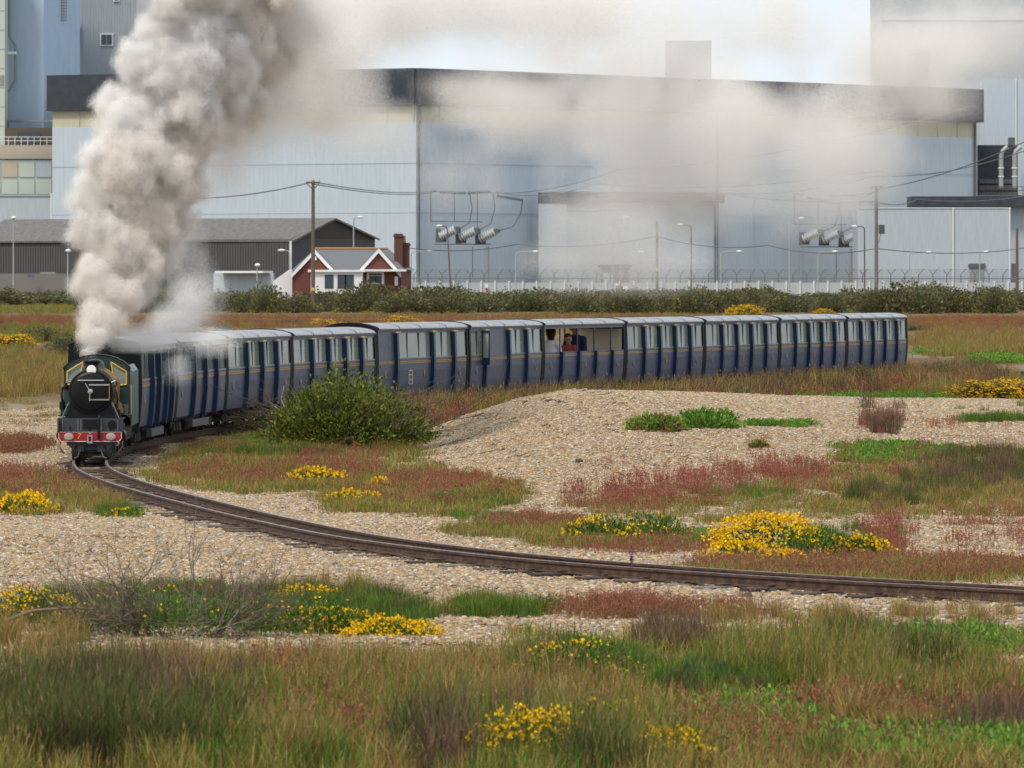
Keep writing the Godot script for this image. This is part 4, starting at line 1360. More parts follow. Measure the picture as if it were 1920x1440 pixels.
func train() -> void:
	var std := [0.21, 0.41, 0.61, 0.81]
	set_coach(make_coach([0.24, 0.43, 0.64, 0.81], "seats", 0.0), 0, "leading carriage, right behind the engine, steam drifting over its roof")
	set_coach(make_coach([0.29, 0.52, 0.75], "seats", 0.0), 1, "second carriage, with three dark door strips, left of the bramble bush")
	set_coach(make_coach([0.27, 0.51, 0.74], "seats", 0.0), 2, "third carriage, with three door strips, half behind bare arching canes")
	set_coach(make_coach(std, "seats", 0.0), 3, "fourth carriage, its lower half hidden by the green bramble bush")
	var van := make_coach([0.19, 0.59, 0.83], "van", 0.055)
	set_coach(van, 4, "fifth carriage, taller, with a white framed notice on its side")
	var nb := MB.new()
	for e in [[0.0, 0.11, 0.17, 0.012], [0.0, -0.11, 0.17, 0.012]]:
		nb.box(Vector3(side_x(0.66) + 0.006, 0.66 + e[1], CL * 0.5 - 0.36 * CL), Vector3(0.008, e[3], e[2]))
	for e in [-0.085, 0.085]:
		nb.box(Vector3(side_x(0.66) + 0.0062, 0.66, CL * 0.5 - 0.36 * CL + e), Vector3(0.008, 0.21, 0.012))
	var nt := put(van, "notice_frame", nb, M["white_paint"])
	boxp(nt, "notice_plate", Vector3(side_x(0.66) + 0.003, 0.66, CL * 0.5 - 0.36 * CL), Vector3(0.006, 0.10, 0.12), M["cream"])
	for k in 3:
		boxp(nt, "notice_mark", Vector3(side_x(0.66) + 0.008, 0.66, CL * 0.5 - 0.36 * CL + (k - 1) * 0.034), Vector3(0.005, 0.06, 0.016), M["coach_navy"])
	var gd := make_coach([0.19, 0.51, 0.76], "guard", 0.055)
	set_coach(gd, 5, "sixth carriage, with its front door swung open and a blank blue panel")
	var dz := CL * 0.5 - 0.15 * CL
	var dm := MB.new()
	dm.box(Vector3(0.545, 0.86, dz), Vector3(0.14, 0.12, 0.03))
	dm.box(Vector3(0.545, 1.37, dz), Vector3(0.14, 0.035, 0.03))
	dm.box(Vector3(0.488, 1.14, dz), Vector3(0.022, 0.44, 0.03))
	dm.box(Vector3(0.604, 1.14, dz), Vector3(0.022, 0.44, 0.03))
	var od := put(gd, "open_door", dm, M["coach_navy"])
	od.set_meta("label", "door swung open, standing out from the side")
	boxp(od, "window", Vector3(0.545, 1.14, dz), Vector3(0.094, 0.43, 0.006), M["glass"])
	var op := make_coach([0.2, 0.41, 0.62, 0.83], "open", 0.055)
	var ot := set_coach(op, 6, "open sided carriage with passengers seated under its roof")
	var s7 := make_coach(std, "seats", 0.055)
	set_coach(s7, 7, "eighth carriage, next behind the open sided one")
	for i in [8, 9, 10]:
		var c: Node3D = s7.duplicate()
		c.name = "carriage"
		add_child(c, true)
		set_coach(c, i, ["ninth carriage, third from the tail, with brown gorse before its joint", "tenth carriage, last but one, above the brown twigs", "last carriage at the right tail of the train"][i - 8])
	var yaw := ot.basis.get_euler().y
	person("person in a white top with dark hair, at the front of the open carriage", ot * Vector3(0.20, 0.64, CL * 0.5 - 0.24 * CL), yaw + PI, 0.92, Color(0.72, 0.72, 0.72), Color(0.03, 0.02, 0.015), Color(0.05, 0.06, 0.1), true, 0.5)
	person("child with brown hair between the two adults in the open carriage", ot * Vector3(0.22, 0.66, CL * 0.5 - 0.45 * CL), yaw, 0.74, Color(0.30, 0.07, 0.05), Color(0.10, 0.05, 0.025), Color(0.05, 0.05, 0.07), false, 0.7)
	person("tall person in a dark jacket and cap, in the open carriage's middle", ot * Vector3(0.16, 0.68, CL * 0.5 - 0.58 * CL), yaw, 1.0, Color(0.02, 0.03, 0.06), Color(0.025, 0.02, 0.02), Color(0.03, 0.03, 0.04), false, 0.9, 0.04)
	engine()
# ---------------------------------------------------------------- the engine: origin on the ground under the buffer beam, +z forwards
func engine() -> void:
	var at := Vector2(track_x(62.7), 62.7)
	var bk := Vector2(track_x(65.6), 65.6)
	var t := Vector3(at.x - bk.x, 0, bk.y - at.y).normalized()
	var yaw := atan2(t.x, t.z) - 0.026
	var o := thing("steam_engine", "small green and black steam engine with red buffer beam number 7", "steam locomotive", Vector3(at.x, 0, -at.y), yaw)
	var b := MB.new()
	# red buffer beam, clipped at its lower corners
	var beam := PackedVector2Array([Vector2(-0.345, 0.328), Vector2(0.345, 0.328), Vector2(0.375, 0.365), Vector2(0.375, 0.448), Vector2(-0.375, 0.448), Vector2(-0.375, 0.365)])
	b.prism(beam, -0.03, 0.0)
	var bm := put(o, "buffer_beam", b, M["beam_red"])
	b = MB.new()
	for i in 6:
		var p := beam[i]
		var q := beam[(i + 1) % 6]
		var m := Vector2(0, 0.388)
		b.bar(Vector3(lerpf(p.x, m.x, 0.02), lerpf(p.y, m.y, 0.08), 0.0), Vector3(lerpf(q.x, m.x, 0.02), lerpf(q.y, m.y, 0.08), 0.0), 0.0035, 5)
	put(bm, "white_lining", b, M["white_paint"])
	for s in [-1.0, 1.0]:
		b = MB.new()
		b.lathe(Vector3(0.247 * s, 0.392, 0.0), Vector3(0, 0, 1), [[0.035, 0.0], [0.035, 0.06], [0.056, 0.062], [0.056, 0.07], [0.04, 0.078], [0.0, 0.082]], 20, 0.76)
		put(bm, "buffer", b, M["buffer_pale"])
	var tm := TextMesh.new()
	var font := SystemFont.new()
	font.font_names = PackedStringArray(["Droid Sans"])
	tm.font = font
	tm.text = "7"
	tm.font_size = 32
	tm.pixel_size = 0.0026
	tm.depth = 0.004
	var seven := put(bm, "number_seven", tm, M["gold_bright"])
	seven.position = Vector3(-0.128, 0.394, 0.003)
	seven.transform.basis = Basis(Vector3(1, 0, 0), Vector3(0.18, 1, 0), Vector3(0, 0, 1))
	b = MB.new()
	b.box(Vector3(0.0, 0.40, 0.015), Vector3(0.06, 0.014, 0.03))
	for s in [-0.024, 0.024]:
		b.box(Vector3(s, 0.365, 0.02), Vector3(0.012, 0.085, 0.03))
	b.box(Vector3(0, 0.32, 0.02), Vector3(0.06, 0.014, 0.03))
	b.bar(Vector3(0, 0.42, 0.02), Vector3(0, 0.44, 0.02), 0.012, 8)
	put(bm, "coupling", b, M["steel"])
	# front platform
	b = MB.new()
	b.box(Vector3(0, 0.525, -0.06), Vector3(0.775, 0.145, 0.02))
	b.box(Vector3(0, 0.60, -0.33), Vector3(0.775, 0.012, 0.54))
	b.box(Vector3(-0.375, 0.53, -0.02), Vector3(0.018, 0.15, 0.09))
	b.box(Vector3(0.375, 0.53, -0.02), Vector3(0.018, 0.15, 0.09))
	b.box(Vector3(0, 0.451, -0.04), Vector3(0.775, 0.008, 0.09))
	var plat := put(o, "front_platform", b, M["platform_grey"])
	b = MB.new()
	for x in [-0.325, -0.145, -0.11, 0.13, 0.325]:
		b.box(Vector3(x, 0.525, -0.045), Vector3(0.012, 0.14, 0.012))
	put(plat, "rib", b, M["edge_grey"])
	boxp(plat, "access_cover", Vector3(0.01, 0.535, -0.046), Vector3(0.19, 0.11, 0.008), M["black_paint"])
	b = MB.new()
	b.lathe(Vector3(0.255, 0.53, -0.049), Vector3(0, 0, 1), [[0.05, 0.0], [0.05, 0.012], [0.0, 0.013]], 18)
	put(plat, "valve_cover", b, M["black_paint"])
	for x in [-0.235, 0.235, -0.01]:
		b = MB.new()
		b.bar(Vector3(x, 0.455, -0.03), Vector3(x, 0.51, -0.03), 0.007, 6)
		put(plat, "lamp_iron", b, M["black_paint"])
	b = MB.new()
	b.tube(PackedVector3Array([Vector3(0.108, 0.62, 0.0), Vector3(0.106, 0.63, 0.02), Vector3(0.104, 0.58, 0.035), Vector3(0.104, 0.45, 0.035), Vector3(0.10, 0.36, 0.03)]), 0.016, 0.015, 8)
	b.lathe(Vector3(0.107, 0.60, 0.005), Vector3(0, 1, 0), [[0.0, 0.0], [0.02, 0.0], [0.02, 0.035], [0.0, 0.036]], 10)
	put(o, "brake_hose", b, M["black_paint"])
	# saddle under the smokebox and stays
	b = MB.new()
	b.prism(PackedVector2Array([Vector2(-0.30, 0.606), Vector2(0.30, 0.606), Vector2(0.24, 0.78), Vector2(0.1, 0.67), Vector2(-0.1, 0.67), Vector2(-0.24, 0.78)]), -0.55, -0.13)
	put(o, "saddle", b, M["black_paint"])
	for s in [-1.0, 1.0]:
		b = MB.new()
		b.bar(Vector3(0.255 * s, 0.79, -0.10), Vector3(0.335 * s, 0.606, -0.08), 0.009, 6)
		put(o, "stay", b, M["edge_grey"])
	# smokebox and boiler
	var cy := 0.915
	b = MB.new()
	b.lathe(Vector3(0, cy, -0.10), Vector3(0, 0, 1), [[0.262, -0.50], [0.262, -0.01], [0.252, 0.0], [0.236, 0.0], [0.232, -0.004]], 40)
	var sbx := put(o, "smokebox", b, M["smokebox"])
	b = MB.new()
	b.lathe(Vector3(0, cy, -0.10), Vector3(0, 0, 1), [[0.236, -0.01], [0.232, 0.012], [0.21, 0.024], [0.15, 0.038], [0.07, 0.046], [0.0, 0.048]], 40)
	var dr := put(sbx, "smokebox_door", b, M["smokebox_door"])
	b = MB.new()
	b.box(Vector3(0.105, cy + 0.083, -0.058), Vector3(0.245, 0.017, 0.012))
	put(dr, "hinge_strap", b, M["steel"])
	b = MB.new()
	b.box(Vector3(0.105, cy - 0.092, -0.058), Vector3(0.235, 0.017, 0.012))
	put(dr, "hinge_strap", b, M["tan_metal"])
	b = MB.new()
	b.box(Vector3(0.222, cy - 0.004, -0.066), Vector3(0.008, 0.16, 0.010))
	put(dr, "hinge_pin", b, M["tan_metal"])
	b = MB.new()
	b.lathe(Vector3(0, cy + 0.005, -0.055), Vector3(0, 0, 1), [[0.03, 0.0], [0.03, 0.02], [0.012, 0.024], [0.012, 0.05], [0.0, 0.052]], 16)
	b.bar(Vector3(-0.058, cy + 0.10, -0.02), Vector3(-0.01, cy + 0.02, -0.015), 0.006, 6)
	b.bar(Vector3(-0.003, cy - 0.01, -0.015), Vector3(-0.008, cy - 0.105, -0.02), 0.007, 6)
	put(dr, "locking_handle", b, M["steel"])
	b = MB.new()
	b.bar(Vector3(-0.15, cy + 0.135, -0.035), Vector3(0.16, cy + 0.135, -0.035), 0.007, 8)
	for x in [-0.14, 0.15]:
		b.bar(Vector3(x, cy + 0.135, -0.035), Vector3(x, cy + 0.135, -0.09), 0.009, 6)
	put(dr, "handrail", b, M["steel"])
	# headlamp
	b = MB.new()
	b.lathe(Vector3(0.01, 1.172, -0.12), Vector3(0, 0, 1), [[0.0, -0.1], [0.05, -0.1], [0.06, -0.02], [0.06, 0.02]], 24)
	b.box(Vector3(0.01, 1.118, -0.13), Vector3(0.05, 0.02, 0.04))
	var lp := put(o, "headlamp", b, M["black_paint"])
	b = MB.new()
	b.lathe(Vector3(0.01, 1.172, -0.10), Vector3(0, 0, 1), [[0.057, 0.0], [0.055, 0.006], [0.03, 0.011], [0.0, 0.013]], 24)
	put(lp, "lens", b, M["lamp_white"])
	# chimney, dome
	b = MB.new()
	b.lathe(Vector3(0, 1.14, -0.36), Vector3(0, 1, 0), [[0.13, 0.0], [0.095, 0.045], [0.085, 0.075], [0.085, 0.105], [0.10, 0.112], [0.105, 0.13], [0.095, 0.142], [0.075, 0.142], [0.07, 0.06]], 28)
	put(o, "chimney", b, M["black_paint"])
	b = MB.new()
	b.lathe(Vector3(0, cy, -0.6), Vector3(0, 0, -1), [[0.262, 0.0], [0.268, 0.0], [0.275, 0.85]], 36)
	var boil := put(o, "boiler", b, M["engine_green"])
	for z in [-0.62, -0.95, -1.3]:
		b = MB.new()
		b.lathe(Vector3(0, cy, z), Vector3(0, 0, -1), [[0.272, -0.012], [0.277 - (z + 0.6) * 0.008, -0.012], [0.277 - (z + 0.6) * 0.008, 0.012], [0.272, 0.012]], 36)
		put(boil, "boiler_band", b, M["gold"])
	b = MB.new()
	b.lathe(Vector3(0, cy + 0.23, -0.98), Vector3(0, 1, 0), [[0.14, 0.0], [0.12, 0.05], [0.115, 0.09], [0.09, 0.125], [0.05, 0.14], [0.0, 0.145]], 24)
	put(boil, "dome", b, M["engine_green"])
	b = MB.new()
	for x in [-0.04, 0.04]:
		b.lathe(Vector3(x, cy + 0.26, -1.30), Vector3(0, 1, 0), [[0.03, 0.0], [0.03, 0.06], [0.02, 0.065], [0.02, 0.1], [0.0, 0.1]], 10)
	put(boil, "safety_valve", b, M["brass"])
	for s in [-1.0, 1.0]:
		b = MB.new()
		b.bar(Vector3(0.29 * s, cy + 0.13, -0.2), Vector3(0.29 * s, cy + 0.13, -1.4), 0.007, 6)
		for z in [-0.25, -0.8, -1.35]:
			b.bar(Vector3(0.24 * s, cy + 0.11, z), Vector3(0.29 * s, cy + 0.13, z), 0.008, 6)
		put(boil, "handrail", b, M["steel"])
	# copper pipes and fittings on the right flank
	for e in [[0.275, 0.06, 0.30, -0.03, 0.012], [0.29, -0.02, 0.315, -0.12, 0.014], [0.295, -0.10, 0.33, -0.27, 0.013]]:
		b = MB.new()
		b.tube(PackedVector3Array([Vector3(e[0], cy + e[1], -0.45), Vector3(e[0] + 0.02, cy + e[1], -0.35), Vector3(e[2], cy + e[3], -0.33), Vector3(e[2], cy + e[3] - 0.05, -0.4)]), e[4], e[4], 7)
		put(o, "pipe", b, M["copper"])
	for e in [[0.32, 0.70, 0.035, 0.07], [0.345, 0.665, 0.03, 0.05], [-0.30, 0.93, 0.03, 0.06], [-0.345, 0.70, 0.035, 0.09], [0.31, 0.98, 0.03, 0.05]]:
		b = MB.new()
		b.lathe(Vector3(e[0], e[1], -0.30), Vector3(0, 1, 0), [[0.0, 0.0], [e[2], 0.0], [e[2], e[3]], [e[2] * 0.5, e[3] + 0.01], [e[2] * 0.5, e[3] + 0.03], [0.0, e[3] + 0.03]], 12)
		put(o, "oil_box", b, M["brass"] if e[0] > 0.3 else M["black_paint"])
	b = MB.new()
	b.tube(PackedVector3Array([Vector3(-0.33, 0.95, -0.5), Vector3(-0.345, 0.96, -0.3), Vector3(-0.35, 0.88, -0.25), Vector3(-0.34, 0.78, -0.28)]), 0.014, 0.014, 7)
	put(o, "pipe", b, M["black_paint"])
	# running boards, frames, cylinders
	for s in [-1.0, 1.0]:
		boxp(o, "running_board", Vector3(0.335 * s, 0.625, -1.05), Vector3(0.15, 0.014, 1.0), M["black_paint"])
		boxp(o, "splasher", Vector3(0.33 * s, 0.69, -0.98), Vector3(0.10, 0.11, 0.95), M["engine_green"])
		b = MB.new()
		b.lathe(Vector3(0.335 * s, 0.40, -0.16), Vector3(0, 0, -1), [[0.0, 0.0], [0.07, 0.0], [0.075, 0.02], [0.075, 0.3], [0.0, 0.31]], 18)
		b.box(Vector3(0.33 * s, 0.50, -0.32), Vector3(0.11, 0.10, 0.28))
		put(o, "cylinder", b, M["black_paint"])
		b = MB.new()
		b.tube(PackedVector3Array([Vector3(0.36 * s, 0.33, -0.17), Vector3(0.37 * s, 0.27, -0.12), Vector3(0.34 * s, 0.22, -0.10), Vector3(0.31 * s, 0.19, -0.11)]), 0.012, 0.012, 7)
		put(o, "drain_pipe", b, M["copper"])
		boxp(o, "frame", Vector3(0.145 * s, 0.38, -1.1), Vector3(0.02, 0.24, 2.0), M["black_paint"])
		for z in [-0.85, -1.22, -1.59]:
			b = MB.new()
			b.lathe(Vector3(0.175 * s, 0.30, z), Vector3(s, 0, 0), [[0.0, -0.02], [0.20, -0.02], [0.20, 0.0], [0.186, 0.004], [0.184, 0.045], [0.155, 0.048], [0.15, 0.03], [0.05, 0.03], [0.05, 0.06], [0.0, 0.06]], 26)
			var w := put(o, "driving_wheel", b, M["engine_green"])
			boxp(w, "counterweight", Vector3((0.175 + 0.035) * s, 0.39, z), Vector3(0.02, 0.06, 0.14), M["engine_green"])
		b = MB.new()
		b.box(Vector3(0.26 * s, 0.27, -1.22), Vector3(0.018, 0.03, 0.84))
		b.box(Vector3(0.29 * s, 0.34, -0.85), Vector3(0.018, 0.03, 0.9), Basis(Vector3.RIGHT, 0.13))
		put(o, "connecting_rod", b, M["steel"])
	# leading truck
	b = MB.new()
	for s in [-1.0, 1.0]:
		b.box(Vector3(0.115 * s, 0.255, -0.36), Vector3(0.075, 0.085, 0.55))
	b.box(Vector3(0, 0.25, -0.3), Vector3(0.2, 0.05, 0.3))
	b.box(Vector3(0, 0.31, -0.1), Vector3(0.5, 0.05, 0.03))
	b.prism(PackedVector2Array([Vector2(-0.30, 0.33), Vector2(-0.2, 0.22), Vector2(-0.16, 0.33)]), -0.12, -0.09)
	b.prism(PackedVector2Array([Vector2(0.30, 0.33), Vector2(0.16, 0.33), Vector2(0.2, 0.22)]), -0.12, -0.09)
	var tr := put(o, "leading_truck", b, M["truck_grey"])
	for z in [-0.2, -0.52]:
		b = MB.new()
		for s in [-1.0, 1.0]:
			b.lathe(Vector3(0.175 * s, 0.212, z), Vector3(s, 0, 0), [[0.0, -0.02], [0.116, -0.02], [0.116, 0.0], [0.101, 0.004], [0.10, 0.045], [0.075, 0.048], [0.07, 0.03], [0.03, 0.03], [0.025, 0.055], [0.0, 0.055]], 22)
		b.bar(Vector3(-0.17, 0.212, z), Vector3(0.17, 0.212, z), 0.02, 8)
		put(tr, "wheel", b, M["wheel"])
	for s in [-1.0, 1.0]:
		b = MB.new()
		b.tube(PackedVector3Array([Vector3(0.12 * s, 0.24, -0.08), Vector3(0.15 * s, 0.15, -0.06), Vector3(0.19 * s, 0.135, -0.05)]), 0.010, 0.008, 6)
		put(tr, "guard_iron", b, M["edge_grey"])
	# cab
	var cw := 0.39
	var fp := PackedVector2Array([Vector2(-cw, 0.60), Vector2(cw, 0.60), Vector2(cw, 1.17)])
	for i in 9:
		var a := lerpf(0.18, 0.82, i / 8.0) * PI
		fp.push_back(Vector2(cos(a) * 0.46, 1.04 + sin(a) * 0.29))
	fp.push_back(Vector2(-cw, 1.17))
	var cab := Node3D.new()
	cab.name = "cab"
	o.add_child(cab)
	# front sheet built round its two windows
	b = MB.new()
	b.box(Vector3(0, 0.775, -1.45), Vector3(cw * 2, 0.35, 0.02))
	b.prism(PackedVector2Array([Vector2(-0.155, 0.95), Vector2(0.155, 0.95), Vector2(0.155, 1.315), Vector2(0.0, 1.335), Vector2(-0.155, 1.315)]), -1.46, -1.44)
	for s in [-1.0, 1.0]:
		b.box(Vector3(0.376 * s, 1.06, -1.45), Vector3(0.028, 0.22, 0.02))
		var p := [Vector2(0.155 * s, 1.27), Vector2(0.39 * s, 1.13), Vector2(0.39 * s, 1.20), Vector2(0.30 * s, 1.26), Vector2(0.155 * s, 1.317)]
		if s < 0:
			p.reverse()
		b.prism(PackedVector2Array(p), -1.46, -1.44)
	put(cab, "cab_front", b, M["engine_green"])
	for s in [-1.0, 1.0]:
		var wpts := [Vector2(0.17 * s, 1.245), Vector2(0.355 * s, 1.13), Vector2(0.355 * s, 0.975), Vector2(0.26 * s, 0.965), Vector2(0.20 * s, 1.06)]
		b = MB.new()
		for i in 5:
			var p: Vector2 = wpts[i]
			var q: Vector2 = wpts[(i + 1) % 5]
			b.bar(Vector3(p.x, p.y, -1.435), Vector3(q.x, q.y, -1.435), 0.0085, 5)
		var wf := put(cab, "window_frame", b, M["gold_bright"])
		b = MB.new()
		for i in 3:
			var e := [wpts[0], wpts[i + 1], wpts[i + 2]]
			if s > 0:
				b.tri(Vector3(e[0].x, e[0].y, -1.45), Vector3(e[2].x, e[2].y, -1.45), Vector3(e[1].x, e[1].y, -1.45))
			else:
				b.tri(Vector3(e[0].x, e[0].y, -1.45), Vector3(e[1].x, e[1].y, -1.45), Vector3(e[2].x, e[2].y, -1.45))
		put(wf, "pane", b, M["glass"])
		b = MB.new()
		b.box(Vector3(cw * s, 0.87, -1.72), Vector3(0.016, 0.54, 0.52))
		b.box(Vector3(cw * s, 1.16, -1.50), Vector3(0.016, 0.06, 0.08))
		var cs := put(cab, "cab_side", b, M["engine_green"])
		b = MB.new()
		b.bar(Vector3((cw + 0.02) * s, 0.62, -1.46), Vector3((cw + 0.02) * s, 0.98, -1.46), 0.008, 6)
		put(cs, "handrail", b, M["steel"])
		b = MB.new()
		b.box(Vector3((cw + 0.0085) * s, 0.87, -1.52), Vector3(0.003, 0.46, 0.012))
		b.box(Vector3((cw + 0.0085) * s, 0.87, -1.92), Vector3(0.003, 0.46, 0.012))
		b.box(Vector3((cw + 0.0085) * s, 1.1, -1.72), Vector3(0.003, 0.012, 0.388))
		b.box(Vector3((cw + 0.0085) * s, 0.64, -1.72), Vector3(0.003, 0.012, 0.388))
		put(cs, "lining", b, M["gold"])
	b = MB.new()
	var arc := []
	for i in 13:
		var a := lerpf(0.15, 0.85, i / 12.0) * PI
		arc.push_back(Vector2(cos(a) * 0.455, 1.04 + sin(a) * 0.30))
	for i in 12:
		var p: Vector2 = arc[i]
		var q: Vector2 = arc[i + 1]
		b.quad(Vector3(p.x, p.y, -1.42), Vector3(p.x, p.y, -1.70), Vector3(q.x, q.y, -1.70), Vector3(q.x, q.y, -1.42))
		b.quad(Vector3(p.x, p.y - 0.015, -1.70), Vector3(p.x, p.y - 0.015, -1.42), Vector3(q.x, q.y - 0.015, -1.42), Vector3(q.x, q.y - 0.015, -1.70))
		b.quad(Vector3(p.x, p.y - 0.015, -1.42), Vector3(p.x, p.y, -1.42), Vector3(q.x, q.y, -1.42), Vector3(q.x, q.y - 0.015, -1.42))
	put(cab, "cab_roof", b, M["black_paint"])
	boxp(cab, "cab_floor", Vector3(0, 0.585, -1.72), Vector3(0.76, 0.02, 0.54), M["black_paint"])
	boxp(cab, "backhead", Vector3(0, 0.80, -1.475), Vector3(0.42, 0.40, 0.03), M["black_paint"])
	# tender
	var te := thing("tender", "green tender heaped with coal, pale sky sheen painted into its sides, behind the engine", "tender", Vector3(at.x, 0, -at.y), yaw)
	b = MB.new()
	b.box(Vector3(0, 0.72, -3.72), Vector3(0.74, 0.55, 0.02))
	b.box(Vector3(0, 0.46, -2.9), Vector3(0.72, 0.02, 1.64))
	put(te, "tank", b, M["engine_green"])
	for s in [-1.0, 1.0]:
		b = MB.new()
		b.box(Vector3(0.385 * s, 0.79, -2.88), Vector3(0.016, 0.66, 1.68))
		b.box(Vector3(0.355 * s, 1.15, -2.88), Vector3(0.016, 0.10, 1.68), Basis(Vector3.FORWARD, -0.6 * s))
		var sd := put(te, "side_sheet", b, M["tender_sheen_green"])
		b = MB.new()
		b.box(Vector3(0.3945 * s, 0.79, -2.06), Vector3(0.003, 0.62, 0.014))
		put(sd, "lining", b, M["gold"])
		boxp(te, "frame", Vector3(0.30 * s, 0.36, -2.88), Vector3(0.02, 0.16, 1.6), M["black_paint"])
		for z in [-2.3, -2.9, -3.45]:
			b = MB.new()
			b.lathe(Vector3(0.175 * s, 0.235, z), Vector3(s, 0, 0), [[0.0, -0.02], [0.137, -0.02], [0.137, 0.0], [0.124, 0.004], [0.12, 0.045], [0.09, 0.048], [0.08, 0.03], [0.0, 0.03]], 20)
			put(te, "wheel", b, M["wheel"])
	boxp(te, "bulkhead", Vector3(0, 0.9, -2.3), Vector3(0.74, 0.5, 0.02), M["black_paint"])
	boxp(te, "seat", Vector3(0, 0.68, -2.16), Vector3(0.5, 0.05, 0.24), M["seat"])
	b = MB.new()
	for i in 260:
		b.col = Color(0.018, 0.017, 0.017) * rr(0.7, 1.6)
		var x := rr(-0.34, 0.34)
		var z := rr(-3.65, -2.35)
		pebble(b, Vector3(x, 1.08 + 0.15 * (1.0 - absf(x) / 0.36) * (0.6 + 0.4 * sin(z * 4.0)) + rr(-0.03, 0.03), z), Vector3.ONE * rr(0.03, 0.07))
	put(te, "coal", b, M["coal"])
	boxp(te, "coal_bed", Vector3(0, 1.0, -3.0), Vector3(0.74, 0.12, 1.36), M["coal"])
	person("person in grey cap and blue overalls driving, behind the engine's left cab window", te.transform * Vector3(-0.16, 0.72, -2.02), yaw, 0.80, Color(0.04, 0.055, 0.10), Color(0.22, 0.22, 0.22), Color(0.03, 0.04, 0.07), false, 0.0, 0.12)

# ---------------------------------------------------------------- the power station and what stands before it
func V2(px: float, d: float) -> Vector2:
	return Vector2((px - 960.0) * d / F, d)
func YY(py: float, d: float) -> float:
	return H + (HZ - py) * d / F
func wallbox(b: MB, a: Vector2, e: Vector2, y0: float, y1: float, out0: float, out1: float) -> void:   # a slab along the line a > e, left to right, out = towards the camera
	var x := Vector3(e.x - a.x, 0, a.y - e.y).normalized()
	var z := x.cross(Vector3.UP)
	var m := (a + e) * 0.5
	b.box(Vector3(m.x, (y0 + y1) * 0.5, -m.y) + z * (out0 + out1) * 0.5, Vector3(a.distance_to(e), y1 - y0, out1 - out0), Basis(x, Vector3.UP, z))
func onto(a: Vector2, e: Vector2, px: float) -> Vector2:   # where the sight line of px meets the wall line
	var k := (px - 960.0) / F
	var t := (k * a.y - a.x) / ((e.x - a.x) - k * (e.y - a.y))
	return a.lerp(e, t)
func wp(parent: Node, called: String, a: Vector2, e: Vector2, y0: float, y1: float, o0: float, o1: float, m: Material) -> MeshInstance3D:
	var b := MB.new()
	wallbox(b, a, e, y0, y1, o0, o1)
	return put(parent, called, b, m)
func pipe_on(parent: Node, called: String, a: Vector2, e: Vector2, px: float, y0: float, y1: float, r: float, m: Material) -> void:
	var p := onto(a, e, px)
	var x := Vector3(e.x - a.x, 0, a.y - e.y).normalized()
	var z := x.cross(Vector3.UP) * (r + 0.1)
	var b := MB.new()
	b.bar(Vector3(p.x, y0, -p.y) + z, Vector3(p.x, y1, -p.y) + z, r, 8)
	put(parent, called, b, m)
